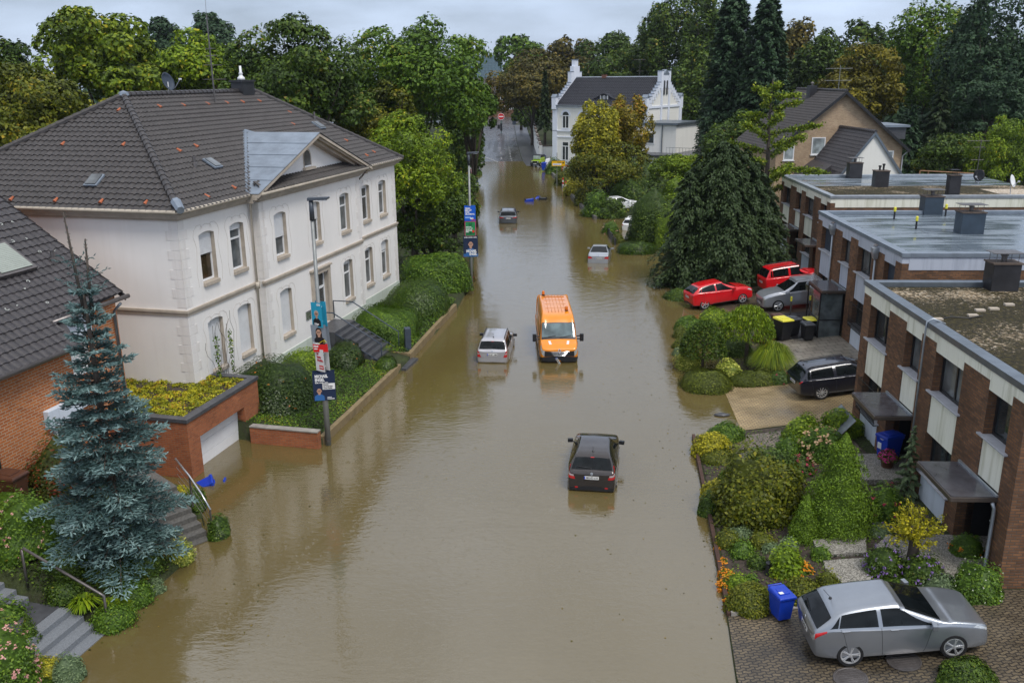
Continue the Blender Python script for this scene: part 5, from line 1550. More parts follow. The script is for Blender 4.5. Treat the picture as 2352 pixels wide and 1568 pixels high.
# white villa with stepped gables; local y = along the street front, x = into the house
p0 = at(1271, 362, .3)
def villa():
 A = far(1271, 360, 150); Bq = far(1482, 372, 140.5)
 ang = math.atan2(Bq.y - A.y, Bq.x - A.x)
 r = thing('villa', 'white two-storey villa with stepped gables and black tile roof behind the autumn trees', 'house', (A.x, 150, 0), ang)
 L = math.hypot(Bq.x - A.x, Bq.y - A.y); Dp = 12.5
 ze, zr = 9.7, 13.9
 # front in plane y=0 facing -y
 def win(x0, x1, z0, z1, arch=False):
  mb = MB(); mb.box(x0 - .22, x1+.22, -.06, .0, z0 - .2, z0 - .02)
  if arch:
   c, w = (x0+x1)/2, (x1 - x0)/2
   ro, ri = w+.34, w+.02
   pts = [(c+ro*math.cos(t), -.09, z1+ro*math.sin(t)) for t in np.linspace(0, math.pi, 13)]+[(c+ri*math.cos(t), -.09, z1+ri*math.sin(t)) for t in np.linspace(math.pi, 0, 13)]
   mb.extrude(pts, (0, .12, 0))
  f = mb.build('window_surround', M['villa_trim'], r)
  mb = MB()
  pts = [(x0, -.012, z0), (x1, -.012, z0), (x1, -.012, z1)]+([(c+w*math.cos(t), -.012, z1+w*math.sin(t)) for t in np.linspace(0, math.pi, 11)] if arch else [])+[(x0, -.012, z1)]
  mb.ngon(pts[:2]+pts[2:]); mb.build('pane', M['pane'], f)
  mb = MB(); m = (x0+x1)/2
  zt = z1 - .62 if not arch else z1
  for q in (x0+.05, m, x1 - .05): mb.box(q - .05, q+.05, -.06, -.014, z0, zt if q == m else z1)
  mb.box(x0, x1, -.062, -.015, zt - .06, zt+.06); mb.box(x0, x1, -.061, -.016, z0, z0+.1); mb.build('casement', M['white_frame'], f)
 mb = MB()
 mb.box(0, L, 0, .4, -1, ze); mb.box(0, L, Dp - .4, Dp, -1, ze); mb.box(.01, .45, .4, Dp - .4, -1, ze); mb.box(L - .45, L - .01, .4, Dp - .4, -1, ze)
 for x in (.01, L - .45): mb.extrude([(x, 0.02, ze), (x, Dp - .02, ze), (x, Dp/2, zr+.5)], (.44, 0, 0))
 mb.build('wall', M['villa_wall'], r)
 mb = MB()
 for z, h, p in ((4.65, .18, .10), (5.6, .2, .14), (9.35, .35, .12)): mb.box(-.1, L+.1, -p, .0, z, z+h); mb.box(L - .01, L+p, .0, Dp, z, z+h)
 for x in (-.12, L - .75): mb.box(x, x+.87, -.14, .01, -1, 10.2)
 mb.box(L - .01, L+.13, Dp - .8, Dp+.12, -1, 10.2)
 mb.build('pilaster', M['villa_trim'], r)
 for k, x in enumerate((1.7, 4.9, 8.1, 11.3)):
  win(x, x+1.25, 6.1, 8.1, True); win(x, x+1.25, 1.0, 3.9)
 s = (zr - ze)/(Dp/2); Lr = math.hypot(Dp/2+.2, (Dp/2+.2)*s)
 rf = tiled('roof', r, M['tile_black'], (.5, -.2, ze - .05), (1, 0, 0), (0, 1, s), Lr, lambda t: 0, lambda t: L - 1.0, tw=.34, tl=.4, cols=3)
 tiled('roof', r, M['tile_black'], (.5, Dp+.2, ze - .05), (1, 0, 0), (0, -1, s), Lr, lambda t: 0, lambda t: L - 1.0, tw=.34, tl=.4, cols=3)
 mb = MB(); mb.tube([(0.3, -.3, ze+.0), (L - .3, -.3, ze+.0)], .1, 6); mb.build('gutter', M['flashing'], r)
 mb = MB(); mb.tube([(.4, Dp/2, zr+.12), (L - .4, Dp/2, zr+.12)], .12, 6); mb.build('ridge_cap', M['flash_light'], r)
 # eyebrow dormer
 x0 = 8.6; mb = MB(); zb = 10.6; yb = (zb - ze)/s
 pts = [(x0+2.3*q, yb - .05, zb+.85*(0.5+0.5*math.cos(math.pi*q)) ) for q in np.linspace(-1, 1, 17)]
 mb.ngon([(x0 - 2.3, yb - .05, zb)]+pts+[(x0+2.3, yb - .05, zb)]); e = mb.build('eyebrow_dormer', M['tile_black'], r)
 mb = MB()
 for i in range(16):
  a, b = Vector(pts[i]), Vector(pts[i+1]); mb.quad(a+Vector((0, -.12, .05)), b+Vector((0, -.12, .05)), Vector((b.x, (b.z+.1 - ze)/s+.9, b.z+.12)), Vector((a.x, (a.z+.1 - ze)/s+.9, a.z+.12)))
 mb.build('dormer_roof', M['tile_black'], e)
 mb = MB()
 for dx in (-.62, .04): mb.box(x0+dx, x0+dx+.58, yb - .12, yb - .06, zb+.06, zb+.58)
 mb.build('pane', M['curtain'], e)
 mb = MB()
 for dx in (-.7, -.05, .6): mb.box(x0+dx, x0+dx+.09, yb - .14, yb - .05, zb, zb+.66)
 mb.build('casement', M['white_frame'], e)
 # stepped gables with turrets
 for x in (0.0, L - .5):
  mb = MB(); m = MB(); yc = Dp/2
  for yy in (.0, Dp): mb.box(x - .15, x+.65, yy - .4, yy+.4, ze - .6, ze+1.3); m.extrude([(x - .22, yy - .48, ze+1.3), (x - .22, yy+.48, ze+1.3), (x - .22, yy, ze+1.75)], (.95, 0, 0))
  for k in range(1, 10):
   t = k/10
   for sg in (-1, 1):
    y = yc+sg*(Dp/2)*(1 - t); z = ze+(zr - ze)*t
    if k >= 8: continue
    mb.box(x - .02, x+.56, y - .32, y+.32, z - .4, z+.55)
    m.box(x - .06, x+.6, y - .36, y+.36, z+.55, z+.62)
  for yy, zt in ((yc - 1.35, zr+1.0), (yc+1.35, zr+1.0)): mb.box(x - .12, x+.62, yy - .33, yy+.33, zr - 1.6, zt); m.box(x - .17, x+.67, yy - .38, yy+.38, zt, zt+.08)
  if x == 0: mb.box(x - .1, x+.6, yc - 1.0, yc+1.0, zr - .8, zr+1.9); mb.box(x - .05, x+.55, yc - .55, yc+.55, zr+1.9, zr+2.9); m.box(x - .15, x+.65, yc - .6, yc+.6, zr+2.9, zr+2.98)
  else:
   mb.box(x - .05, x+.55, yc - 1.02, yc+1.02, zr - 1.6, zr+.5); m.extrude([(x - .1, yc - 1.1, zr+.5), (x - .1, yc+1.1, zr+.5), (x - .1, yc, zr+1.2)], (.75, 0, 0))
  g = mb.build('stepped_gable', M['villa_trim'], r, bevel=.02); m.build('coping', M['zinc'], g)
  if x > 0:
   mb = MB()
   for yy in (yc - .5, yc+.5):
    mb.extrude([(x+.56, yy+.27*math.cos(t), zr - .7+.27*math.sin(t)) for t in np.linspace(0, math.pi, 9)]+[(x+.56, yy - .27, zr - 2.6), (x+.56, yy+.27, zr - 2.6)], (.03, 0, 0))
   mb.build('lancet_window', M['slab_dark'], g)
   mb = MB()
   for k in range(1, 8):
    for sg in (-1, 1):
     t = k/9.5; y = yc+sg*(Dp/2)*(1 - t); z = ze+(zr - ze)*t - .55
     mb.box(x+.5, x+.60, y - .12, y+.12, z - .3, z)
   mb.build('corbel', M['villa_trim'], g)
   mb = MB()
   for yy in (yc - 1.35, yc+1.35): mb.box(x+.5, x+.66, yy - .25, yy+.25, 5.7, zr - 1.6)
   mb.build('pier', M['villa_trim'], g)
 # flat annexes on the right
 mb = MB(); mb.box(L, L+6.4, -3.2, 5.4, -1, 7.2); a = mb.build('annexe', M['villa_wall'], r)
 mb = MB(); mb.box(L - .3, L+6.7, -3.5, 5.7, 7.2, 7.5); mb.build('annexe_roof', M['flashing'], a)
 mb = MB(); mb.box(L+.9, L+3.0, -3.28, -3.2, 4.4, 6.0); w = mb.build('annexe_window', M['white_frame'], r)
 mb = MB(); mb.box(L+1.05, L+1.9, -3.3, -3.27, 4.55, 5.85); mb.box(L+2.0, L+2.85, -3.3, -3.27, 4.55, 5.85); mb.build('pane', M['pane'], w)
 mb = MB(); mb.tube([(L+4.2, -3.3, 7.2), (L+4.2, -3.3, 3)], .08, 6); mb.build('downpipe', M['flashing'], r)
 mb = MB(); mb.box(L+.0, L+14, -7.2, 6, -1, 2.9); a = mb.build('annexe', M['villa_wall'], r)
 mb = MB(); mb.box(L - .4, L+14.3, -7.6, 6.3, 2.9, 3.2); mb.build('annexe_roof', M['slab_dark'], a)
 mb = MB(); mb.box(L+1.0, L+4.4, -7.26, -7.2, -.5, 2.4); mb.build('garage_opening', M['dark_frame'], r)
 mb = MB()
 for k in range(14): mb.tube([(L+6.8+k*.5, -7.2, 3.2), (L+6.8+k*.5, -7.2, 4.3)], .02, 4); mb.tube([(L+13.6, -7.2+k*.9, 3.2), (L+13.6, -7.2+k*.9, 4.3)], .02, 4)
 mb.tube([(L+6.8, -7.2, 4.3), (L+13.6, -7.2, 4.3), (L+13.6, 5, 4.3)], .03, 4); mb.build('terrace_rail', M['galv'], r)
 mb = MB(); mb.box(5.5, 6.2, Dp/2 - .3, Dp/2+.3, zr - .3, zr+.5); mb.build('chimney', M['terracotta'], r)
 mb = MB(); mb.tube([(12.2, Dp/2, zr), (12.2, Dp/2, zr+2.8)], .03, 5); mb.tube([(11.1, Dp/2, zr+2.7), (13.2, Dp/2, zr+2.7)], .03, 4); mb.tube([(11.6, Dp/2, zr+1), (12.8, Dp/2, zr+1)], .02, 4); mb.build('aerial', M['steel_dark'], r)
 return r
VI = villa()
# white garden wall beyond the villa, stepping down the road
def white_wall():
 p0, p1 = Vector((5.05, 153.5, 0)), Vector((xk(212)+.45, 212, 0))
 T = thing('garden_wall', 'tall white rendered garden wall with tiled coping beside the far road', 'wall', p0)
 d = p1 - p0; n = 9
 mb, mc, ml = MB(), MB(), MB()
 nn = Vector((d.y, -d.x, 0)).normalized()*.3
 for k in range(n):
  a, b = d*(k/n), d*((k+1)/n)
  zb = 0.0; zt = 3.0+.30*k*1.0
  up = Vector((0, 0, 1))
  mb.hexa([a, b, b+nn, a+nn], [a+up*zt, b+up*zt, b+nn+up*zt, a+nn+up*zt])
  e = nn*.3
  mc.hexa([a - e+up*zt, b - e+up*zt, b+nn+e+up*zt, a+nn+e+up*zt], [a - e*.2+up*(zt+.22), b - e*.2+up*(zt+.22), b+nn+e*.2+up*(zt+.22), a+nn+e*.2+up*(zt+.22)])
  q = a+d/n*.5 - nn*.05
  ml.tube([q+up*(zt - .25), q - nn*.4+up*(zt - .3), q - nn*.45+up*(zt - .6)], .04, 4)
 mb.hexa([nn*-.4 - d/n*.04, nn*-.4+d/n*.1, nn*1.2+d/n*.1, nn*1.2 - d/n*.04], [nn*-.4 - d/n*.04+Vector((0, 0, 3.1)), nn*-.4+d/n*.1+Vector((0, 0, 3.1)), nn*1.2+d/n*.1+Vector((0, 0, 3.1)), nn*1.2 - d/n*.04+Vector((0, 0, 3.1))])
 w = mb.build('wall', M['villa_wall'], T); mc.build('coping', M['chimney_cap'], T); ml.build('wall_hook', M['black_iron'], T)
 return T
white_wall()
mb = MB()
T = thing('garden_wall', 'white wall joining the villa to the tall roadside wall behind the blue bin', 'wall', (5.0, 153.6, 0))
mb.box(0.4, 3.4, 0, .3, 0, 2.9); mb.build('wall', M['villa_wall'], T); mb = MB(); mb.box(.35, 3.4, -.08, .38, 2.9, 3.1); mb.build('coping', M['chimney_cap'], T)
# teal roof and brick terrace seen at the far end
p = far(1117, 158, 320)
T = thing('distant_house', 'distant house whose blue-green tiled roof shows above the treetops', 'house', (p.x, 320, 0))
mb = MB(); mb.box(-9, 5, 0, 9, 0, 11.5); mb.build('wall', M['brick_brown'], T, uv=True)
teal = plain('tile_teal', (0.035, 0.075, 0.10), .4, var=.3, scale=1.5)
tiled('roof', T, teal, (-9.4, -.4, 11.2), (1, 0, 0), (0, 1, 1.15), 13.5, lambda t: 0, lambda t: 14.8, tw=.5, tl=.75, cols=3)
mb = MB(); mb.box(-4.5, -2.2, 6, 8, 17, 21.2); mb.build('chimney', M['zinc'], T)
p = far(1170, 262, 300)
T = thing('brick_terrace', 'dark red brick terrace with white windows closing the far end of the street', 'house', (p.x, 300, 0))
mb = MB(); mb.box(-17, 17, 0, 8, 0, 9.5); mb.build('wall', M['brick_brown'], T, uv=True)
for k in range(-5, 6):
 for z in (4.0, 7.0):
  mb = MB(); x = k*2.9; mb.box(x, x+.12, -.08, 0, z, z+1.9); mb.box(x+.6, x+.72, -.08, 0, z, z+1.9); mb.box(x+1.2, x+1.32, -.08, 0, z, z+1.9); mb.box(x+.12, x+.6, -.08, 0, z+1.78, z+1.9); mb.box(x+.72, x+1.2, -.08, 0, z, z+.12)
  mb.box(x+.72, x+1.2, -.08, 0, z+1.78, z+1.9); mb.box(x+.12, x+.6, -.08, 0, z, z+.12)
  f = mb.build('window', M['white_frame'], T)
  mb = MB(); mb.quad((x+.05, -.02, z+.05), (x+1.27, -.02, z+.05), (x+1.27, -.02, z+1.85), (x+.05, -.02, z+1.85)); mb.build('pane', M['pane'], f)
tiled('roof', T, M['tile_dark'], (-17.4, -.4, 9.3), (1, 0, 0), (0, 1, 1), 6.5, lambda t: 0, lambda t: 34.8, tw=.5, tl=.7, cols=3)
# ------------------------------------------------------------------ vehicles
def catmull(P, u):
 """P: array of control rows along axis 0, u: positions"""
 n = len(P); u = np.clip(np.asarray(u, float), 0, n - 1 - 1e-9)
 i = np.floor(u).astype(int); t = (u - i).reshape((-1,)+(1,)*(P.ndim - 1))
 g = lambda k: P[np.clip(i+k, 0, n - 1)]
 p0, p1, p2, p3 = g(-1), g(0), g(1), g(2)
 k = 0.46
 m1, m2 = (p2 - p0)*k, (p3 - p1)*k
 return (2*t ** 3 - 3*t ** 2+1)*p1+(t ** 3 - 2*t ** 2+t)*m1+(-2*t ** 3+3*t ** 2)*p2+(t ** 3 - t ** 2)*m2

class Body:
 """car body as a smooth surface: u along the stations (rear to front), v from the sill (0) over the belt (5) to the roof centre (8)"""
 def __init__(s, st, roofw, zroof, flare=1.0):
  rows = []
  for (x, w, zs, zb, zt) in st:
   a = min(max((zt - zb - .03)/max(zroof - zb, .1), 0), 1)
   y6 = w*(.90*(1 - a))+roofw*a if w > .05 else 0
   z6 = zt - .055*min(1, (zt - zb)/.25) if zt > zb else zt - .005
   rows.append([(x, 0, zs), (x, .84*w, zs), (x, .975*w, zs+.10), (x, w, zs+.52*(zb - zs)), (x, .985*w, zb - .07), (x, .955*w, zb), (x, y6, max(z6, zb+.002)), (x, .62*y6, zt - .012), (x, 0, zt)])
  s.G = np.array(rows, float); s.nu = len(st)
 def S(s, u, v):
  u = np.atleast_1d(np.asarray(u, float)); v = np.atleast_1d(np.asarray(v, float))
  R = catmull(s.G, u)                       # n x 9 x 3
  return np.stack([catmull(R[i], [v[i]])[0] for i in range(len(u))])
 def grid(s, us, vs):
  R = catmull(s.G, us)
  return np.transpose(catmull(np.transpose(R, (1, 0, 2)), vs), (1, 0, 2))     # nu x nv x 3
 def full(s, nu=5, nv=4):
  us = np.linspace(0, s.nu - 1, (s.nu - 1)*nu+1); vs = np.linspace(0, 8, 8*nv+1)
  G = s.grid(us, vs); Gm = G[:, ::-1]*np.array([1, -1, 1])
  A = np.concatenate([G, Gm[:, 1:-1]], 1)
  n, m = A.shape[:2]
  F = [(i*m+j, i*m+(j+1) % m, (i+1)*m+(j+1) % m, (i+1)*m+j) for i in range(n - 1) for j in range(m)]
  mb = MB(); mb.add([tuple(p) for p in A.reshape(-1, 3)], F); return mb
 def patch(s, mb, c, side=1, off=.006, n=10, m=6):
  """c: four (u,v) corners in order; v above 8 runs on over the centre line"""
  def fn(a, b):
   p = [(1 - a)*(1 - b)*c[0][k]+a*(1 - b)*c[1][k]+a*b*c[2][k]+(1 - a)*b*c[3][k] for k in (0, 1)]
   u, v = p; sg = side
   if v > 8: v = 16 - v; sg = -side
   e = 1e-2
   q = s.S([u, min(u+e, s.nu - 1), max(u - e, 0), u, u], [v, v, v, min(v+e, 8), max(v - e, 0)])
   N = np.cross(q[1] - q[2], q[3] - q[4]); l = np.linalg.norm(N)
   N = N/l if l > 1e-9 else np.array([0, 0, 1.])
   cen = np.array([q[0][0]*.6, 0, .7])
   if np.dot(N, q[0] - cen) < 0: N = -N
   r = q[0]+N*off
   return (r[0], r[1]*sg, r[2])
  mb.grid(fn, n, m); return mb

def rim_part(mb, rr, y, sg, style):
 n = 28
 for (r0, r1, y0, y1) in ((rr*1.0, rr*.88, .0, .0), (rr*.88, rr*.84, .0, -.035)):
  V = []
  for k in range(n):
   t = 2*math.pi*k/n
   V += [(r0*math.cos(t), sg*(y+y0), r0*math.sin(t)), (r1*math.cos(t), sg*(y+y1), r1*math.sin(t))]
  mb.add(V, [(2*k, 2*k+1, (2*k+3) % (2*n), (2*k+2) % (2*n)) for k in range(n)])
 cnt, split = style
 for k in range(cnt):
  for o in ((-.5, .5) if split else (0,)):
   a = 2*math.pi*k/cnt; b = a+o*(.9/cnt)*1.1
   p = Vector((math.cos(a)*rr*.14, sg*(y - .012), math.sin(a)*rr*.14)); q = Vector((math.cos(b)*rr*.9, sg*(y - .006), math.sin(b)*rr*.9))
   mb.tube([p, q], [rr*.085, rr*(.06 if split else .085)], 5)
 mb.lathe([(.001, 0), (rr*.2, 0), (rr*.22, .02), (.001, .03)], 14, M=Matrix.Translation((0, sg*(y - .02), 0)) @ Matrix.Rotation(-RAD(90)*sg, 4, 'X'))

def wheel(root, x, y, r, sg, style=(5, True), w=.21, rimf=.74):
 T = Matrix.Translation((x, sg*y, r))
 mb = MB(); rr = r*rimf
 mb.lathe([(rr, -w/2), (r*.95, -w/2), (r, -w/2+.03), (r, w/2 - .03), (r*.95, w/2), (rr, w/2), (rr*.98, w/2 - .06), (.001, w/2 - .07)], 28, M=Matrix.Rotation(-RAD(90)*sg, 4, 'X'))
 for i in range(len(mb.v)): mb.v[i] = tuple(T @ Vector(mb.v[i]))
 o = mb.build('wheel', M['tyre'], root, smooth=False)
 mb = MB(); rim_part(mb, rr, w/2 - .004, sg, style)
 for i in range(len(mb.v)): mb.v[i] = tuple(T @ Vector(mb.v[i]))
 mb.build('rim', M['rim'], o)

def plate(root, mat4, txt, w=.52, h=.112):
 mb = MB(); mb.mbox(mat4, w, h, .012); p = mb.build('number_plate', M['plate_white'], root)
 m2 = mat4 @ Matrix.Translation((-w/2+.022, 0, .0075)); mb = MB(); mb.mbox(m2, .042, h*.96, .003); mb.build('plate_band', M['plate_blue'], p)
 text_mesh(txt, h*.92, M['ink'], p, mat4 @ Matrix.Translation((.02, -.002, .0075)), bold=.0025, squeeze=.80 if len(txt) > 8 else .9)
 return p

def mirror(root, x, y, z, sg, m, s=1.0):
 mb = MB()
 mb.mbox(Matrix.Translation((x, sg*(y+.10*s), z)) @ Matrix.Rotation(sg*.2, 4, 'Z'), .12*s, .20*s, .14*s); mb.tube([(x, sg*(y - .04), z - .05), (x, sg*(y+.06), z - .04)], .025, 5)
 o = mb.build('side_mirror', m, root, bevel=.035, bseg=2)

def car(name, label, group, loc, head, B, paint, L, wheels, wr, rear_glass, windshield, sides, heads, tails, opts):
 """heading: angle of travel direction from +x"""
 root = thing(name, label, 'car', loc, head, group)
 if group == 'parked cars':
  c_, s_ = math.cos(head), math.sin(head)
  zf, zb_ = (gz(loc[0]+k*c_, loc[1]+k*s_) for k in (1.4, -1.4)); zl_, zr_ = (gz(loc[0] - k*s_, loc[1]+k*c_) for k in (.8, -.8))
  root.rotation_euler = (math.atan((zl_ - zr_)/1.6), -math.atan((zf - zb_)/2.8), head); root.location.z = (zf+zb_)/2+.03
 P = M[paint]
 mb = B.full()
 b = mb.build('body', [P, M['black_plastic']], root, smooth=True, weld=True)
 if opts.get('arch', True):
  cut = MB()
  for x in wheels:
   for sg in (-1, 1):
    yy = opts['wy']
    cut.tube([(x, sg*(yy - .26), wr+.0), (x, sg*(yy+.5), wr+.0)], wr*1.13, 24)
  c = cut.build('wheel_arch_cutter', M['black_plastic'])
  md = b.modifiers.new('arch', 'BOOLEAN'); md.object = c; md.operation = 'DIFFERENCE'; md.solver = 'EXACT'
  try: md.material_mode = 'TRANSFER'
  except Exception: pass
  bpy.context.view_layer.update()
  me = bpy.data.meshes.new_from_object(b.evaluated_get(bpy.context.evaluated_depsgraph_get()))
  b.modifiers.clear(); b.data = me; bpy.data.objects.remove(c)
  me.polygons.foreach_set("use_smooth", [True]*len(me.polygons))
  try: me.set_sharp_from_angle(angle=RAD(38))
  except Exception: pass
 for sg in (-1, 1):
  for k, x in enumerate(wheels): wheel(root, x, opts['wy'] - .105, wr, sg, opts.get('rim', (5, True)))
 g = M[opts.get('glass', 'car_glass')]
 if rear_glass:
  u0, u1, v0 = rear_glass
  mb = MB(); B.patch(mb, [(u0, v0), (u1, v0+.12), (u1, 16 - v0 - .12), (u0, 16 - v0)], 1, .005, 8, 18); mb.build('rear_window', g, root, smooth=True)
 u0, u1, v0 = windshield
 mb = MB(); B.patch(mb, [(u0, v0), (u1, v0 - .0), (u1, 16 - v0), (u0, 16 - v0)], 1, .005, 10, 20); ws = mb.build('windscreen', M[opts.get('wsglass', opts.get('glass', 'car_glass'))], root, smooth=True)
 for sg in (-1, 1):
  for c in sides:
   mb = MB(); B.patch(mb, c, sg, .005, 12, 6); mb.build('side_window', g, root, smooth=True)
  for c in heads:
   mb = MB(); B.patch(mb, c, sg, .007, 8, 6); mb.build('headlight', M['clear_light'], root, smooth=True)
  for j, c in enumerate(tails):
   mb = MB(); B.patch(mb, c[:4], sg, .008, 8, 6); mb.build('taillight', M[c[4] if len(c) > 4 else 'red_light'], root, smooth=True)
  for c in opts.get('trim', []):
   mb = MB(); B.patch(mb, c[:4], sg, .004, 14, 4); mb.build(c[5] if len(c) > 5 else 'bumper_trim', M[c[4]], root, smooth=True)
  if opts.get('mirror'):
   mx, my, mz = opts['mirror']; mirror(root, mx, my, mz, sg, M[opts.get('mirror_mat', paint)])
  for (u, v) in opts.get('handles', []):
   q = B.S([u], [v])[0]; mb = MB(); mb.box(q[0] - .10, q[0]+.10, sg*q[1] - .02, sg*q[1]+.02, q[2] - .014, q[2]+.014); mb.build('door_handle', M[opts.get('handle_mat', paint)], root, bevel=.01)
  # shut lines of the doors
  mb = MB()
  for (u0, v0, u1, v1) in opts.get('seams', []):
   q = B.S(np.linspace(u0, u1, 9), np.linspace(v0, v1, 9)); mb.tube([(p[0], sg*(p[1]+.0005), p[2]) for p in q], .005, 4)
  if opts.get('seams'): mb.build('door_gap', M['black_plastic'], root)
  if opts.get('rails'):
   u0, u1 = opts['rails']; q = B.S(np.linspace(u0, u1, 10), np.full(10, 6.2))
   mb = MB(); mb.tube([(p[0], sg*p[1], p[2]+(.045 if 0 < i < 9 else .0)) for i, p in enumerate(q)], .022, 6); mb.build('roof_rail', M[opts.get('rail_mat', 'black_plastic')], root, smooth=True)
 if opts.get('antenna'):
  x, = opts['antenna']; q = B.S([x], [8])[0]
  mb = MB(); mb.lathe([(.05, 0), (.03, .03), (.01, .05)], 8, (q[0], 0, q[2] - .005)); mb.tube([(q[0], 0, q[2]+.03), (q[0] - .16, 0, q[2]+.26)], .006, 4); mb.build('antenna', M['black_plastic'], root)
 if opts.get('plate'):
  x, z, tilt, txt = opts['plate']
  plate(root, axes((x, 0, z), (0, -1, 0), (math.sin(tilt), 0, math.cos(tilt))), txt)
 if opts.get('fplate'):
  x, z, tilt, txt = opts['fplate']
  plate(root, axes((x, 0, z), (0, 1, 0), (-math.sin(tilt), 0, math.cos(tilt))), txt)
 if opts.get('wiper'):
  u = opts['wiper']; q = B.S([u, u+.1, u+.2], [8, 7.3, 6.8]); mb = MB(); mb.tube([(p[0] - .012, p[1], p[2]+.02) for p in q], .012, 4); mb.build('rear_wiper', M['black_plastic'], root)
 if opts.get('badge'):
  x, z, kind = opts['badge']
  mb = MB(); m4 = axes((x, 0, z), (0, -1 if x < 0 else 1, 0), (.15 if x < 0 else -.15, 0, 1))
  if kind == 'ring': mb.lathe([(.030, 0), (.050, 0), (.050, .012), (.030, .012)], 18, M=m4); mb.mbox(m4 @ Matrix.Translation((0, 0, .006)), .11, .022, .012)
  elif kind == 'star':
   mb.lathe([(.042, 0), (.052, 0), (.052, .01), (.042, .01)], 18, M=m4)
   for a in (90, 210, 330): mb.tube([m4 @ Vector((0, 0, .006)), m4 @ Vector((.046*math.cos(RAD(a)), .046*math.sin(RAD(a)), .006))], [.010, .004], 4)
  else: mb.lathe([(.001, .012), (.040, .01), (.045, 0)], 16, M=m4)
  mb.build('badge', M['chrome'], root)
 if opts.get('third'):
  u = opts['third']; mb = MB(); B.patch(mb, [(u, 7.78), (u+.10, 7.78), (u+.10, 8.22), (u, 8.22)], 1, .012, 3, 6); mb.build('brake_light', M['red_light'], root)
 return root

M['paint_silver'] = car_paint('paint_silver', (0.46, 0.48, 0.51), .65, .30)
M['paint_grey'] = car_paint('paint_steel_grey', (0.30, 0.325, 0.36), .7, .28)
M['paint_warm_silver'] = car_paint('paint_warm_silver', (0.50, 0.49, 0.51), .6, .3)
M['paint_brown'] = car_paint('paint_brown_black', (0.045, 0.038, 0.036), .5, .22)
M['paint_navy'] = car_paint('paint_navy', (0.004, 0.007, 0.018), .2, .2)
M['paint_red'] = car_paint('paint_red', (0.62, 0.008, 0.014), .0, .25)
M['paint_white'] = car_paint('paint_white', (0.76, 0.77, 0.78), .0, .3)
M['paint_gun'] = car_paint('paint_gunmetal', (0.12, 0.13, 0.145), .6, .28)
M['paint_orange'] = car_paint('paint_orange', (0.80, 0.26, 0.004), .0, .3)
M['paint_lime'] = car_paint('paint_lime', (0.42, 0.60, 0.01), .0, .3)

def hatch_st(L, W, H, zs=.20, hood=.0, tail=.0, roof0=None, belt=.93, kind='hatch'):
 w = W/2; r, f = -L/2, L/2
 if kind == 'hatch':
  return [(r, 0.0, .36, belt - .10, belt - .08), (r+.015, w*.80, .32, belt - .08, belt - .05), (r+.10, w*.94, .27, belt - .01, belt+.06), (r+.40, w*.98, zs+.02, belt+.06, H - .24+tail), (r+.70, w, zs, belt+.06, H - .085),
    (r+1.35, w, zs, belt+.03, H - .02), (r+2.05, w, zs, belt, H - .012), (f - 1.98, w, zs, belt - .01, H - .085), (f - 1.10, w*.995, zs, belt - .04, belt+.05+hood), (f - .80, w*.985, zs, belt - .07, belt+.01+hood), (f - .38, w*.965, zs+.0, belt - .15, belt - .075+hood),
    (f - .12, w*.90, zs+.01, belt - .23, belt - .155+hood), (f - .02, w*.72, zs+.03, belt - .31, belt - .25+hood), (f, 0.0, zs+.06, belt - .35, belt - .30+hood)]
 if kind == 'wagon':
  return [(r, 0.0, .36, belt - .10, belt - .08), (r+.015, w*.82, .32, belt - .08, belt - .05), (r+.08, w*.95, .27, belt - .01, belt+.05), (r+.30, w*.985, zs+.02, belt+.01, H - .20+tail), (r+.50, w, zs, belt+.02, H - .05),
    (r+1.25, w, zs, belt+.01, H - .01), (r+2.3, w, zs, belt, H), (f - 2.12, w, zs, belt - .01, H - .075), (f - 1.30, w*.995, zs, belt - .03, belt+.055+hood), (f - .90, w*.985, zs, belt - .06, belt+.015+hood), (f - .35, w*.95, zs+.01, belt - .15, belt - .08+hood),
    (f - .10, w*.86, zs+.03, belt - .26, belt - .20+hood), (f - .02, w*.64, zs+.08, belt - .34, belt - .29+hood), (f, 0.0, zs+.14, belt - .38, belt - .35+hood)]
 if kind == 'sedan':
  return [(r, 0.0, .36, belt - .08, belt - .05), (r+.02, w*.82, .30, belt - .06, belt - .02), (r+.10, w*.94, .25, belt - .01, belt+.06), (r+.62, w*.985, zs, belt+.01, belt+.10), (r+1.42, w, zs, belt+.02, H - .08),
    (r+1.75, w, zs, belt+.01, H - .005), (r+2.35, w, zs, belt, H), (f - 2.12, w, zs, belt - .01, H - .07), (f - 1.32, w*.995, zs, belt - .02, belt+.055+hood), (f - .90, w*.985, zs, belt - .05, belt+.02+hood), (f - .35, w*.95, zs+.01, belt - .15, belt - .08+hood),
    (f - .10, w*.86, zs+.03, belt - .28, belt - .22+hood), (f - .02, w*.64, zs+.08, belt - .34, belt - .3+hood), (f, 0.0, zs+.14, belt - .38, belt - .35+hood)]
SEAM = [(3.9, 5.0, 4.25, 2.0), (5.35, 5.0, 5.35, 1.7), (7.75, 5.0, 7.45, 1.7), (4.25, 2.0, 7.45, 1.75)]
SIDES3 = [[(3.02, 5.14), (3.72, 5.12), (3.98, 5.84), (3.70, 5.62)], [(3.80, 5.12), (5.28, 5.10), (5.28, 5.90), (4.06, 5.87)], [(5.40, 5.10), (7.88, 5.14), (7.06, 5.88), (5.40, 5.90)]]

def heading(dx, dy): return math.atan2(dy, dx)
SINK = -0.55   # the road lies this far below the flood surface
ROADDIR = heading(.17, .985)

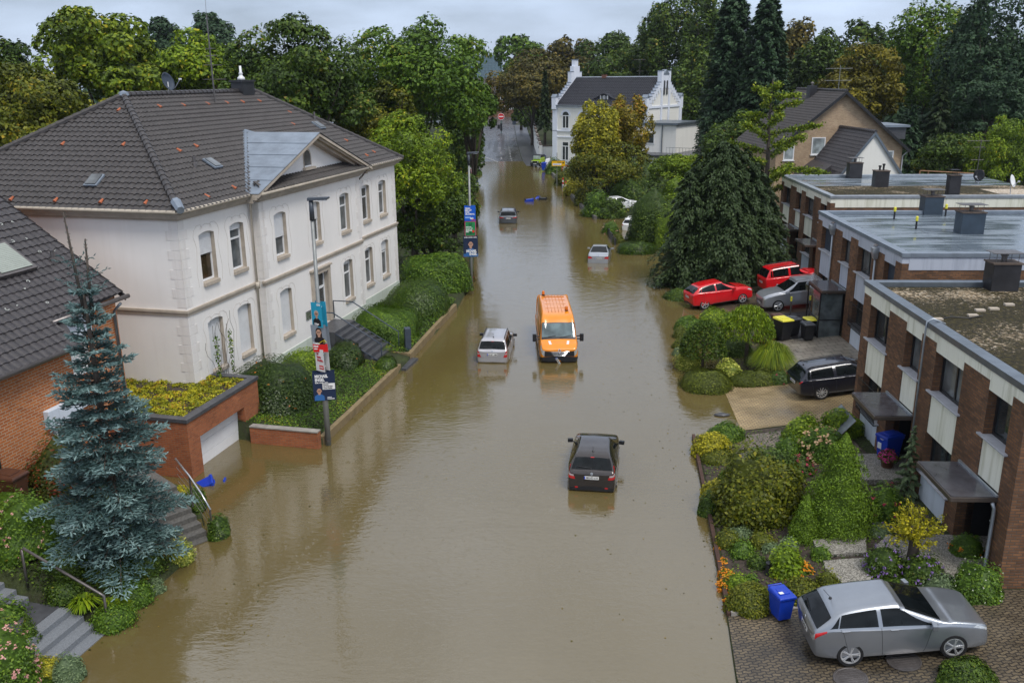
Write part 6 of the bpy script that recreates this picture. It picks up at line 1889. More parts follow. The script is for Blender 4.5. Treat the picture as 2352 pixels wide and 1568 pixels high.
# 1. grey hatchback parked on the near driveway
B = Body(hatch_st(4.16, 1.76, 1.46, belt=.96), .60, 1.46)
p = gp(2040, 1490)
HATCH = dict(wy=.88, rim=(5, True), mirror=(.72, .88, 1.0), handles=[(4.15, 4.35), (5.75, 4.3)], handle_mat='chrome', seams=SEAM, antenna=(3.9,), plate=(-2.085, .70, .15, 'NE-KS 530'), badge=(-2.05, .92, 'ball'), wiper=2.25)
a = gp(1942, 1512); b = gp(2198, 1492)
cen = (a+b)/2
hd = heading(b.x - a.x, b.y - a.y)
off = Vector((-math.sin(hd), math.cos(hd), 0))*.78
cen = cen+off
cen = cen+Vector((-.10, -.26, 0))
car('hatchback_car', 'steel grey hatchback with alloy wheels parked on the wet brown paving', 'parked cars', (cen.x, cen.y, gz(cen.x, cen.y)+.03), hd, B, 'paint_grey', 4.16, (-1.23, 1.20), .325, (2.1, 3.35, 6.08), (7.10, 7.93, 6.12), SIDES3,
 [[(9.85, 4.55), (11.2, 4.1), (11.35, 5.0), (10.2, 5.6)]], [[(.72, 3.5), (1.5, 3.7), (1.75, 5.0), (.76, 4.75), 'clear_light'], [(1.51, 3.7), (2.75, 4.15), (2.8, 4.85), (1.76, 5.0)]], HATCH)

# 2. brown-black crossover standing in the flood
B = Body(hatch_st(4.13, 1.77, 1.57, belt=1.02, hood=.03, zs=.24), .56, 1.57)
p = at(1358, 1105, 0)
ph = heading(.09, .995)
car('crossover_car', 'dark brown crossover standing alone in the flood, tailgate towards us', 'cars in the flood', (3.08, 31.0, -.27), heading(.15, 1), B, 'paint_brown', 4.13, (-1.25, 1.27), .33, (2.08, 3.4, 6.06), (7.1, 7.95, 6.12),
 [[(3.25, 5.14), (3.8, 5.12), (3.95, 5.7), (3.7, 5.5)], [(3.88, 5.12), (5.28, 5.10), (5.28, 5.9), (4.06, 5.87)], SIDES3[2]], [[(9.6, 5.0), (10.9, 4.6), (10.9, 5.2), (9.8, 5.8)]],
 [[(.85, 4.0), (1.9, 4.1), (2.0, 4.9), (.9, 4.8), 'clear_light'], [(.78, 3.5), (1.9, 3.6), (1.95, 4.1), (.83, 4.0)], [(.88, 4.8), (1.25, 4.85), (2.9, 5.55), (2.7, 5.75)]],
 dict(wy=.885, mirror=(.68, .88, 1.08), mirror_mat='black_plastic', seams=SEAM, antenna=(4.2,), plate=(-2.075, .83, .08, 'MG-EO 618'), badge=(-2.05, .98, 'ring'), wiper=2.2, third=3.32, handles=[(5.75, 4.3)], rim=(5, False),
      trim=[[(.02, 1.0), (2.6, .95), (2.6, 1.9), (.02, 2.3), 'black_plastic'], [(.66, 1.9), (.80, 1.9), (.80, 2.25), (.66, 2.25), 'red_light', 'reflector']]))

# 3. silver estate with roof rails
B = Body(hatch_st(4.24, 1.64, 1.50, belt=.95, hood=.02, kind='wagon'), .60, 1.50)
p = at(1131, 838, 0); fh = heading(.36, .93)
car('estate_car', 'light silver estate car with roof rails standing beside the orange van', 'cars in the flood', (-.82, 46.1, -.27), heading(.10, 1), B, 'paint_warm_silver', 4.24, (-1.2, 1.27), .31, (2.05, 3.35, 6.06), (7.1, 7.95, 6.12),
 [[(3.45, 5.13), (3.95, 5.12), (3.95, 5.85), (3.65, 5.82)], [(4.02, 5.12), (5.28, 5.10), (5.28, 5.90), (4.06, 5.87)], SIDES3[2]], [[(9.85, 4.55), (11.1, 4.1), (11.2, 5.0), (10.2, 5.6)]],
 [[(.80, 2.9), (1.6, 3.0), (2.15, 5.0), (1.15, 4.9)], [(.98, 3.6), (1.6, 3.65), (1.7, 4.0), (1.03, 3.95), 'clear_light']],
 dict(wy=.82, mirror=(.72, .82, 1.0), mirror_mat='black_plastic', seams=SEAM, antenna=(4.3,), plate=(-2.132, .74, .06, 'MG-BT 1408'), badge=(-2.10, .90, 'ball'), wiper=2.15, third=3.22, handles=[(4.2, 4.4), (5.75, 4.3)], handle_mat='chrome', rails=(4.1, 6.8), rim=(7, False)))

# 4. silver saloon
B = Body(hatch_st(4.53, 1.73, 1.43, belt=.92, kind='sedan'), .55, 1.43)
p = at(1374, 607, 0); mh = heading(.10, .995)
car('saloon_car', 'silver saloon car half under water near the middle of the street', 'cars in the flood', (7.23, 71.75, -.33), heading(.16, 1), B, 'paint_silver', 4.53, (-1.36, 1.36), .31, (3.2, 4.5, 6.12), (7.1, 7.95, 6.12),
 [[(3.9, 5.12), (5.28, 5.10), (5.28, 5.90), (4.7, 5.87)], SIDES3[2]], [[(9.85, 4.55), (11.1, 4.1), (11.2, 5.0), (10.2, 5.6)]],
 [[(.62, 3.5), (1.6, 3.3), (2.1, 4.95), (.80, 4.85)]],
 dict(wy=.86, mirror=(.72, .87, .97), seams=SEAM, plate=(-2.275, .70, .03, 'MG-HB 25'), badge=(-2.25, .90, 'star'), glass='car_glass', rim=(7, False)))
# 5. grey SUV farther up the street
B = Body(hatch_st(4.61, 1.88, 1.66, belt=1.08, hood=.04, zs=.26), .64, 1.66)
p = at(1167, 514, 0)
car('suv_car', 'dark grey SUV standing in the flood farthest up the street', 'cars in the flood', (-.27, 92.1, -.36), heading(.01, 1), B, 'paint_gun', 4.61, (-1.35, 1.36), .35, (2.05, 3.4, 6.06), (7.1, 7.95, 6.12), SIDES3, [[(9.85, 4.55), (11.1, 4.1), (11.2, 5.0), (10.2, 5.6)]],
 [[(.62, 3.9), (1.9, 3.9), (2.1, 4.9), (.62, 4.75)]],
 dict(wy=.94, mirror=(.75, .93, 1.13), mirror_mat='black_plastic', seams=SEAM, plate=(-2.325, .88, .06, 'MG-TW 84'), antenna=(4.0,), rails=(4.0, 6.8), rim=(5, True), trim=[[(.02, 1.0), (2.6, .95), (2.6, 1.7), (.02, 2.0), 'black_plastic']]))
# 6. white hatchback behind the round bush
B = Body(hatch_st(4.36, 1.80, 1.47, belt=.95), .58, 1.47)
p = at(1436, 528, 0)
car('hatchback_car', 'white hatchback half hidden by the round dark bush on the flooded side lane', 'cars in the flood', (p.x+1.1, p.y+1.6, SINK+.22), heading(.30, .95), B, 'paint_white', 4.36, (-1.3, 1.3), .31, (2.05, 3.4, 6.06), (7.1, 7.95, 6.12), SIDES3, [[(9.85, 4.55), (11.1, 4.1), (11.2, 5.0), (10.2, 5.6)]],
 [[(1.0, 3.8), (2.2, 4.2), (2.3, 4.95), (1.0, 4.7)]], dict(wy=.90, mirror=(.75, .90, 1.0), seams=SEAM, plate=(-2.20, .62, .06, 'MG-RL 7')))
p = far(1413, 448, 96)
car('compact_car', 'white car almost hidden under the autumn trees', 'parked cars', (p.x+.6, 97, gz(p.x, 97)+.02), heading(1, .25), B, 'paint_white', 4.36, (-1.3, 1.3), .31, (2.05, 3.4, 6.06), (7.1, 7.95, 6.12), SIDES3, [], [[(1.0, 3.8), (2.2, 4.2), (2.3, 4.95), (1.0, 4.7)]], dict(wy=.90, mirror=(.75, .90, 1.0)))
# 7. red crossover on the far driveway
B = Body(hatch_st(4.11, 1.76, 1.57, belt=1.03, hood=.05, zs=.25), .59, 1.57)
a = gp(1622, 712); b = gp(1702, 697); cen = (a+b)/2; hd = heading(b.x - a.x, b.y - a.y)
hd = .20
cen = cen+Vector((-math.sin(hd), math.cos(hd), 0))*.8
car('crossover_car', 'bright red crossover with its tail at the water edge', 'parked cars', (cen.x, cen.y, gz(cen.x, cen.y)+.03), hd, B, 'paint_red', 4.11, (-1.27, 1.28), .33, (2.05, 3.4, 6.06), (7.1, 7.95, 6.12), SIDES3, [[(9.85, 4.55), (11.1, 4.1), (11.2, 5.0), (10.2, 5.6)]],
 [[(1.0, 4.1), (2.1, 4.25), (2.15, 4.8), (1.0, 4.7), 'black_plastic'], [(1.5, 4.3), (2.3, 4.35), (2.35, 4.7), (1.5, 4.65)]],
 dict(wy=.875, mirror=(.72, .89, 1.1), seams=SEAM, plate=(-2.075, .80, .06, 'MG-DY 272'), antenna=(3.85,), handles=[(4.2, 4.35), (5.75, 4.3)], rim=(5, True), trim=[[(.02, .95), (14, .95), (14, 1.55), (.02, 1.9), 'black_plastic']][:0]+[[(.02, 1.0), (2.9, .95), (2.9, 1.7), (.02, 2.2), 'black_plastic'], [(5, 1.0), (8.6, 1.0), (8.6, 1.75), (5, 1.75), 'black_plastic', 'sill_trim']]))
# 8. red boxy estate beyond it
B = Body(hatch_st(4.22, 1.79, 1.69, belt=1.06, hood=.03, zs=.25, kind='wagon'), .68, 1.69)
a = gp(1812, 672); hd = .10
car('compact_suv_car', 'red boxy car with black roof rails behind the silver off-roader', 'parked cars', (a.x+.5, a.y+.9, gz(a.x, a.y)+.03), hd, B, 'paint_red', 4.22, (-1.27, 1.28), .33, (2.05, 3.4, 6.05), (7.1, 7.95, 6.12),
 [[(3.4, 5.13), (3.95, 5.12), (3.95, 5.85), (3.65, 5.82)], [(4.02, 5.12), (5.28, 5.10), (5.28, 5.90), (4.06, 5.87)], SIDES3[2]], [], [[(1.3, 4.2), (2.1, 4.3), (2.2, 4.95), (1.5, 4.9)]], dict(wy=.89, mirror=(.72, .9, 1.12), seams=SEAM, rails=(3.9, 6.9), plate=(-2.13, .75, .05, 'MG-U 92')))
# 9. silver off-roader facing the water
B = Body(hatch_st(4.53, 1.84, 1.69, belt=1.10, hood=.06, zs=.27, kind='wagon'), .66, 1.69)
a = gp(1786, 716); b = gp(1862, 708); hd = heading(-1, .02)+.05
cen = Vector((a.x+1.36, a.y+.85, 0))
car('off_road_car', 'silver off-roader parked nose towards the water beside the glazed porch', 'parked cars', (cen.x, cen.y, gz(cen.x, cen.y)+.03), hd, B, 'paint_silver', 4.53, (-1.38, 1.37), .36, (2.05, 3.4, 6.06), (7.1, 7.95, 6.12),
 [[(3.4, 5.13), (3.95, 5.12), (3.95, 5.85), (3.65, 5.82)], [(4.02, 5.12), (5.28, 5.10), (5.28, 5.90), (4.06, 5.87)], SIDES3[2]], [[(10.0, 4.5), (11.15, 4.3), (11.2, 5.1), (10.3, 5.4)]], [[(1.0, 3.8), (2.1, 4.2), (2.2, 4.95), (1.0, 4.7)]],
 dict(wy=.92, mirror=(.78, .93, 1.14), seams=SEAM, rails=(3.9, 6.9), rail_mat='galv', handles=[(4.3, 4.35), (5.75, 4.3)], handle_mat='chrome', rim=(5, True), fplate=(2.275, .52, .05, 'VIE-M 77'), trim=[[(12.05, 2.7), (13.0, 2.7), (13.0, 4.3), (12.05, 4.2), 'steel_dark', 'grille']], badge=(2.24, .74, 'star')))
# 10. navy estate on the middle driveway
B = Body(hatch_st(4.70, 1.81, 1.46, belt=.95, kind='wagon', tail=-.04), .57, 1.46)
a = gp(1882, 917); hd = .07
cen = Vector((a.x+1.40*math.cos(hd) - .82*math.sin(hd)*0, a.y+.86, 0))
car('estate_car', 'dark navy estate car with bright alloy wheels on the tan paved driveway', 'parked cars', (cen.x, cen.y, gz(cen.x, cen.y)+.03), hd, B, 'paint_navy', 4.70, (-1.40, 1.42), .335, (2.05, 3.4, 6.06), (7.1, 7.95, 6.12),
 [[(3.25, 5.13), (3.95, 5.12), (4.05, 5.85), (3.7, 5.72)], [(4.05, 5.12), (5.28, 5.10), (5.28, 5.90), (4.15, 5.87)], SIDES3[2]], [], [[(1.0, 4.0), (2.25, 4.25), (2.3, 4.9), (1.0, 4.8)]],
 dict(wy=.905, mirror=(.78, .9, 1.0), seams=SEAM, handles=[(4.2, 4.4), (5.75, 4.3)], rim=(10, False), rails=(3.9, 6.9), plate=(-2.365, .74, .05, 'NE-DB 40'), antenna=(4.0,)))

# the orange van
def van():
 st = [(-3.1, 0.0, .5, 1.2, 1.3), (-3.095, .92, .45, 1.32, 2.28), (-3.03, .99, .42, 1.33, 2.44), (-1.6, 1.03, .4, 1.35, 2.5), (.5, 1.03, .4, 1.35, 2.5), (1.2, 1.03, .4, 1.33, 2.45), (1.52, 1.03, .4, 1.32, 2.34), (1.75, 1.02, .38, 1.3, 2.13),
      (2.36, 1.01, .36, 1.24, 1.42), (2.74, .985, .36, 1.14, 1.27), (2.96, .95, .36, 1.04, 1.15), (3.08, .78, .38, .97, 1.04), (3.1, 0.0, .5, .92, .95)]
 B = Body(st, .83, 2.5)
 r = thing('delivery_van', 'orange high-roof van with amber beacons stranded in the flood, facing us', 'van', (2.40, 47.0, -.30), heading(.012, -1))
 b = B.full(6, 4).build('body', M['paint_orange'], r, smooth=True, weld=True)
 for x in (-1.9, 2.0):
  for sg in (-1, 1): wheel(r, x, .90, .34, sg, (6, False))
 mb = MB(); B.patch(mb, [(7.02, 6.02), (8.06, 6.02), (8.06, 9.98), (7.02, 9.98)], 1, .004, 10, 20); f = mb.build('windscreen_seal', M['black_plastic'], r, smooth=True)
 mb = MB(); B.patch(mb, [(7.08, 6.14), (7.86, 6.14), (7.86, 9.86), (7.08, 9.86)], 1, .009, 10, 20); mb.build('windscreen', M['van_glass'], r, smooth=True)
 for sg, y0 in ((1, -.75), (1, .05)):
  q = B.S([7.93, 7.80], [8, 8]); 
  mb = MB(); mb.tube([(q[0][0]+.03, y0, q[0][2]+.02), (q[1][0]+.03, y0+.62, q[1][2]+.03)], .012, 4); mb.build('wiper', M['black_plastic'], r)
 for sg in (-1, 1):
  mb = MB(); B.patch(mb, [(6.05, 5.1), (8.0, 5.25), (7.15, 5.85), (6.15, 5.85)], sg, .006, 10, 6); mb.build('side_window', M['car_glass'], r, smooth=True)
  mb = MB(); B.patch(mb, [(9.0, 4.9), (11.0, 3.0), (11.45, 4.5), (9.35, 5.9)], sg, .012, 10, 6); mb.build('headlight', M['clear_light'], r, smooth=True)
  mb = MB(); B.patch(mb, [(9.5, .25), (12, .25), (12, 2.9), (9.5, 2.6)], sg, .012, 14, 8); mb.build('bumper', M['black_plastic'], r, smooth=True)
  mb = MB(); B.patch(mb, [(2, 1.0), (9.5, .95), (9.5, 1.7), (2, 1.7)], sg, .006, 20, 4); mb.build('sill_trim', M['black_plastic'], r, smooth=True)
  mb = MB(); B.patch(mb, [(8.30, 7.02), (9.25, 7.08), (9.25, 7.30), (8.30, 7.24)], sg, .006, 6, 3); mb.build('reflective_stripe', M['white_plastic'], r, smooth=True)
  mb = MB(); B.patch(mb, [(3.2, 3.55), (5.3, 3.55), (5.3, 3.75), (3.2, 3.75)], sg, .012, 10, 3); mb.build('door_rail', M['steel_dark'], r, smooth=True)
  mb = MB(); q = B.S(np.linspace(1.2, 6.5, 24), np.full(24, 5.55)); mb.tube([(p[0], sg*p[1], p[2]) for p in q], .018, 5); mb.build('roof_seam', M['paint_orange'], r, smooth=True)
  mb = MB()
  for (u0, v0, u1, v1) in ((5.9, 5.0, 5.9, 1.7), (8.0, 5.2, 7.9, 1.7), (4.2, 5.4, 4.2, 1.7)):
   q = B.S(np.linspace(u0, u1, 9), np.linspace(v0, v1, 9)); mb.tube([(p[0], sg*(p[1]+.0005), p[2]) for p in q], .006, 4)
  mb.build('door_gap', M['black_plastic'], r)
  mb = MB(); mb.tube([(1.95, sg*.98, 1.42), (1.98, sg*1.16, 1.45)], .04, 6); mb.tube([(1.95, sg*.98, 1.28), (1.98, sg*1.16, 1.28)], .04, 6); mb.mbox(Matrix.Translation((1.98, sg*1.24, 1.36)), .14, .20, .40); mb.build('side_mirror', M['black_plastic'], r, bevel=.05)
 # grille with slats, badge
 mb = MB(); B.patch(mb, [(11.02, 2.9), (11.02, 4.7), (12.0, 4.9), (12.0, 2.9)], 1, .014, 8, 8); B.patch(mb, [(11.02, 2.9), (11.02, 4.7), (12.0, 4.9), (12.0, 2.9)], -1, .014, 8, 8); g = mb.build('grille', M['black_plastic'], r, smooth=True)
 mb = MB()
 for z, hw in ((.70, .46), (.77, .55), (.84, .60), (.91, .64)):
  mb.tube([(3.128 - .06*(abs(y)/hw) ** 2, y, z+.02*(abs(y)/hw)) for y in np.linspace(-hw, hw, 13)], .012, 5)
 mb.build('grille_slats', M['chrome'], g)
 mb = MB(); m4 = axes((3.14, 0, .95), (0, 1, 0), (-.4, 0, 1))
 for a, c in (((0, .13), (.075, 0)), ((.075, 0), (0, -.13)), ((0, -.13), (-.075, 0)), ((-.075, 0), (0, .13))): mb.tube([m4 @ Vector((*a, 0)), m4 @ Vector((*c, 0))], .017, 4)
 mb.build('badge', M['chrome'], g)
 plate(r, axes((3.17, -.06, .42), (.05, .50, -.86), (.3, .86, .50)), 'NE-WL 782', .46, .11)
 for x, y in ((-2.85, -.55), (.75, .52)):
  z = B.S([4], [8])[0][2]
  mb = MB(); mb.lathe([(.09, z - .03), (.09, z+.03)], 12, (x, y, 0)); o = mb.build('beacon', M['black_plastic'], r)
  mb = MB(); mb.lathe([(.075, z+.03), (.08, z+.06), (.075, z+.2), (.05, z+.24)], 12, (x, y, 0)); mb.build('beacon_lens', M['amber'], o, smooth=True)
 # roof ribs
 mb = MB()
 for y in (-.45, -.27, -.09, .09, .27, .45): mb.box(-2.85, 1.0, y - .012, y+.012, 2.48, 2.512 - .02*abs(y))
 for x in (-2.4, -1.6, -.7, .2): mb.box(x - .012, x+.012, -.6, .6, 2.47, 2.506)
 mb.build('roof_ribs', plain('roof_sealant', (.50, .17, .02), .6), r)
van()
# small lime off-roader on the forecourt of the villa
def lime():
 p = far(1248, 372, 151)
 r = thing('off_road_car', 'small lime green boxy off-roader beside the villa corner', 'car', (4.55, 150.0, .05), heading(-.35, -1))
 mb = MB(); mb.box(-1.7, 1.6, -.72, .72, .35, .95); mb.box(-1.7, .45, -.70, .70, .95, 1.35); b = mb.build('body', M['paint_lime'], r, bevel=.08)
 mb = MB(); mb.box(-1.68, .5, -.68, .68, 1.35, 1.75); mb.build('cabin_top', M['black_plastic'], r, bevel=.06)
 mb = MB(); mb.quad((.56, -.62, 1.12), (.56, .62, 1.12), (.51, .62, 1.68), (.51, -.62, 1.68)); mb.build('windscreen', M['curtain_white'], r)
 mb = MB(); mb.box(1.6, 1.66, -.68, .68, .62, .92); mb.build('grille', M['black_plastic'], r)
 for sg in (-1, 1):
  mb = MB(); mb.lathe([(.11, 0), (.11, .03)], 12, M=Matrix.Translation((1.65, sg*.5, .78)) @ Matrix.Rotation(RAD(90), 4, 'Y')); mb.build('headlight', M['clear_light'], r)
  mb = MB(); mb.box(1.5, 1.75, sg*.75 - .02, sg*.75+.02, .3, .6); mb.build('bumper', M['black_plastic'], r)
  for x in (-1.1, 1.1): wheel(r, x, .72, .34, sg, (5, False), .2, .55)
 mb = MB(); mb.box(1.6, 1.72, -.8, .8, .34, .58); mb.build('bumper', M['black_plastic'], r, bevel=.03)
 plate(r, axes((1.725, 0, .48), (0, 1, 0), (0, 0, 1)), 'MG-J 44')
lime()
# ------------------------------------------------------------------ trees
def T_(name, label, u, vtop, Y, wpx, mat, seed, vbot=None, n=9000, leaf=None, group=None, z0=None, **kw):
 """broadleaf tree of surveyed width and top, standing at distance Y"""
 p = far(u, vtop, Y)
 g = gz(p.x, Y) if z0 is None else z0
 rx = wpx/2/F_PX*Y
 h = p.z - g
 if vbot is not None:
  zb = max(far(u, vbot, Y).z - g, 0.6)
 else: zb = h*.22
 rz = (h - zb)/2
 return tree(name, label, (p.x, Y, g), h, rx, rz, rx*kw.pop('yk', .9), mat, n, leaf or max(.26, Y*.0042), seed=seed, group=group, cz=h - rz, **kw)
def C_(name, label, u, vtop, Y, wpx, mat, seed, nb=130, per=70, leaf=None, group=None, **kw):
 p = far(u, vtop, Y); g = gz(p.x, Y)
 return conifer(name, label, (p.x, Y, g), p.z - g, wpx/2/F_PX*Y, mat, nb, per, leaf or max(.28, Y*.0045), seed, group, **kw)

# left bank, behind the white house
T_('maple_tree', 'tall bright green maple rising behind the left half of the white house roof', 205, 0, 72, 275, 'lf_maple', 11, 300, 15000, .34, nl=44, lf=.25)
T_('broadleaf_tree', 'olive green tree at the left edge, beside the brick house roof', 25, 130, 58, 300, 'lf_olive', 12, 420, 13000, .27, nl=40, lf=.26)
T_('broadleaf_tree', 'dark green tree top at the far left edge of the sky', 5, 78, 95, 110, 'lf_dark', 13, 260, 4000, nl=20)
T_('broadleaf_tree', 'small yellowing tree low at the left, just above the white house hip', 165, 232, 62, 150, 'lf_yg', 14, 360, 6000, .24)
T_('broadleaf_tree', 'small golden-leaved tree peeping over the left end of the white house ridge', 255, 225, 66, 110, 'lf_yg', 141, 330, 4000, .24)
T_('broadleaf_tree', 'yellow-green tree behind the aerial of the white house', 425, 78, 84, 190, 'lf_bright', 15, 270, 8000, .34)
T_('broadleaf_tree', 'brownish green tree behind the satellite dish', 330, 150, 82, 140, 'lf_olive', 151, 290, 6000, .33)
T_('broadleaf_tree', 'distant blue-green tree top left of the aerial', 358, 46, 170, 110, 'lf_cypress', 16, 200, 4000)
T_('broadleaf_tree', 'distant blue-green tree top right of the aerial', 480, 38, 160, 150, 'lf_cypress', 17, 220, 5000)
T_('broadleaf_tree', 'big dark green broad tree rising behind the right half of the white house roof', 665, 26, 73, 340, 'lf_dark', 18, 380, 22000, .30, nl=60, lf=.22)
T_('broadleaf_tree', 'dark tree filling the gap behind the white house chimney', 520, 110, 88, 170, 'lf_dark', 181, 330, 7000, .34)
T_('broadleaf_tree', 'large rounded mid-green tree overhanging the left side of the street', 948, 40, 84, 345, 'lf_mid', 19, 400, 24000, .32, nl=60, lf=.22)
T_('broadleaf_tree', 'green tree with yellowing sprays bending over the flooded street', 1083, 165, 88, 122, 'lf_mid', 20, 335, 12000, .30, nl=40, lf=.25, hang=.4)
T_('broadleaf_tree', 'tree with rusty patches between the big left trees', 860, 190, 78, 210, 'lf_olive', 201, 420, 9000, .28, nl=40, lf=.25)
T_('broadleaf_tree', 'bright yellow-green feathery tree beside the far corner of the white house', 940, 240, 63.5, 235, 'lf_bright', 21, 545, 19000, .22, nl=56, lf=.22, hang=.5, wid=.5)
T_('broadleaf_tree', 'dark evergreen tree below the bright feathery tree', 985, 420, 64.5, 190, 'lf_dark', 22, 610, 10000, .20, nl=40, lf=.26)
T_('broadleaf_tree', 'small dark tree at the water edge behind the pair of lamp posts', 1040, 380, 76, 110, 'lf_dark', 23, 560, 6000, .24)
T_('broadleaf_tree', 'dark tree leaning over the street beyond the lamp posts', 1062, 260, 110, 95, 'lf_dark', 24, 440, 6000, .36)
T_('broadleaf_tree', 'low dark tree at the left kerb where the flood ends', 1065, 300, 135, 90, 'lf_dark', 241, 400, 4000, .42)
# far middle
T_('broadleaf_tree', 'distant green tree left of the far teal roof', 1062, 96, 345, 80, 'lf_cypress', 25, 260, 4000)
T_('broadleaf_tree', 'distant rounded green tree right of the far teal roof', 1196, 84, 235, 120, 'lf_mid', 26, 290, 7000)
T_('broadleaf_tree', 'brownish autumn tree over the far end of the street', 1222, 108, 190, 180, 'lf_brown', 27, 285, 9000, .55)
T_('broadleaf_tree', 'dark tree hanging over the right kerb of the dry road end', 1222, 215, 215, 80, 'lf_dark', 271, 300, 5000, .6)
C_('spruce_tree', 'slim drooping spruce standing by the white garden wall', 1252, 165, 163, 50, 'lf_conifer', 28, 90, 50, .5, droop=.6, z0=.40)
T_('broadleaf_tree', 'pale brownish tree top behind the left stepped gable', 1310, 92, 240, 120, 'lf_brown', 29, 250, 5000)
T_('broadleaf_tree', 'wide dark tree behind the villa roof ridge', 1420, 70, 190, 220, 'lf_dark', 30, 260, 11000, .6, nl=44, lf=.25)
T_('poplar_tree', 'tall loose poplar rising into the sky behind the villa', 1555, -50, 178, 180, 'lf_dark', 31, 260, 12000, .55, nl=50, lf=.22)
T_('poplar_tree', 'second tall poplar, between the loose poplar and the dark cypresses', 1632, -20, 170, 120, 'lf_dark', 32, 300, 9000, .52, nl=44, lf=.24)
T_('broadleaf_tree', 'dark tree close behind the right gable of the villa', 1590, 120, 166, 150, 'lf_dark', 33, 330, 8000, .5)
C_('cypress_tree', 'tall dark conical cypress, left one of the close pair', 1690, -25, 118, 160, 'lf_cypress', 34, 420, 90, .34, droop=.1, up=.25, power=.42, ragged=.10, wid=.5)
C_('cypress_tree', 'tall dark conical cypress, right one of the close pair', 1768, -10, 112, 150, 'lf_cypress', 35, 420, 90, .33, droop=.1, up=.25, power=.42, ragged=.10, wid=.5)
T_('broadleaf_tree', 'brownish tree top to the right of the cypress pair', 1850, 40, 160, 110, 'lf_brown', 36, 280, 5000)
T_('broadleaf_tree', 'dark tree in the wood behind the beige brick house chimney', 1890, 66, 140, 140, 'lf_dark', 37, 300, 7000)
T_('broadleaf_tree', 'dark tree in the wood behind the olive tree crown', 1975, 56, 150, 150, 'lf_dark', 38, 300, 7000)
T_('broadleaf_tree', 'reddish-tipped tree in the wood left of the tall airy trees', 2055, 72, 150, 130, 'lf_olive', 39, 300, 6000)
T_('broadleaf_tree', 'olive-yellow rounded tree right behind the beige brick gable', 1992, 106, 112, 190, 'lf_mustard', 40, 330, 14000, .36, nl=50, lf=.22)
T_('broadleaf_tree', 'tall airy green tree against the sky at the right', 2140, -20, 125, 200, 'lf_mid', 41, 360, 10000, .42, nl=40, lf=.24)
T_('broadleaf_tree', 'tall green tree in the top right corner', 2300, -60, 112, 230, 'lf_cypress', 42, 390, 13000, .42, nl=44, lf=.25)
T_('broadleaf_tree', 'green tree between the tall airy tree and the corner tree', 2225, 20, 130, 150, 'lf_dark', 43, 380, 7000)
T_('broadleaf_tree', 'round blue-green tree at the right edge', 2295, 150, 100, 165, 'lf_cypress', 44, 340, 12000, .32, nl=50, lf=.22)
T_('willow_tree', 'yellow-green drooping willow at the right edge above the roof dishes', 2325, 262, 86, 175, 'lf_bright', 45, 475, 11000, .26, nl=46, lf=.22, hang=1.2, wid=.4)
C_('spruce_tree', 'dark spruce between the olive tree and the round blue-green tree', 2170, 180, 106, 130, 'lf_conifer', 46, 120, 60, .4, droop=.5)
C_('spruce_tree', 'bluish spruce right of the beige brick house', 2100, 245, 98, 110, 'lf_cypress', 47, 120, 60, .36, droop=.4)
T_('broadleaf_tree', 'leafy shrub tree behind the climbing frame', 2190, 310, 92, 170, 'lf_dark', 48, 440, 7000, .28)
C_('spruce_tree', 'dark spruce left of the beige brick house roof', 1835, 130, 116, 110, 'lf_conifer', 49, 120, 60, .44, droop=.4)
T_('broadleaf_tree', 'dark undergrowth tree between villa annexe and beige house', 1690, 260, 108, 150, 'lf_dark', 50, 400, 8000, .32)
# the wood beyond, which reads as one mass
rng = np.random.default_rng(99); parts = []
for k in range(120):
 a = rng.uniform(-1, 1); y = rng.uniform(210, 420) if abs(a) < .5 else rng.uniform(150, 330)
 x = a*y*.66
 if -16 < x < 14 and y < 300: continue
 h = rng.uniform(11, 17)+(3 if x > 40 else 0)
 V, Fq, Tt, _, _ = crown(rng, 900, (x, y, h*.55), (h*.45, h*.45, h*.5), 16, .36, .95)
 parts.append((V, Fq, np.clip(Tt*.8, 0, 1)))
for k in range(46):
 x, y = rng.uniform(34, 84), rng.uniform(96, 170); h = rng.uniform(6, 11)
 if x < 46 and y < 106: continue
 V, Fq, Tt, _, _ = crown(rng, 900, (x, y, h*.45), (h*.5, h*.5, h*.5), 16, .36, .6)
 parts.append((V, Fq, np.clip(Tt*.8, 0, 1)))
V, Fq, Tt = join(parts)
tag(np_mesh('far_wood', V, Fq, M['lf_cypress'], None, Tt), kind='stuff')
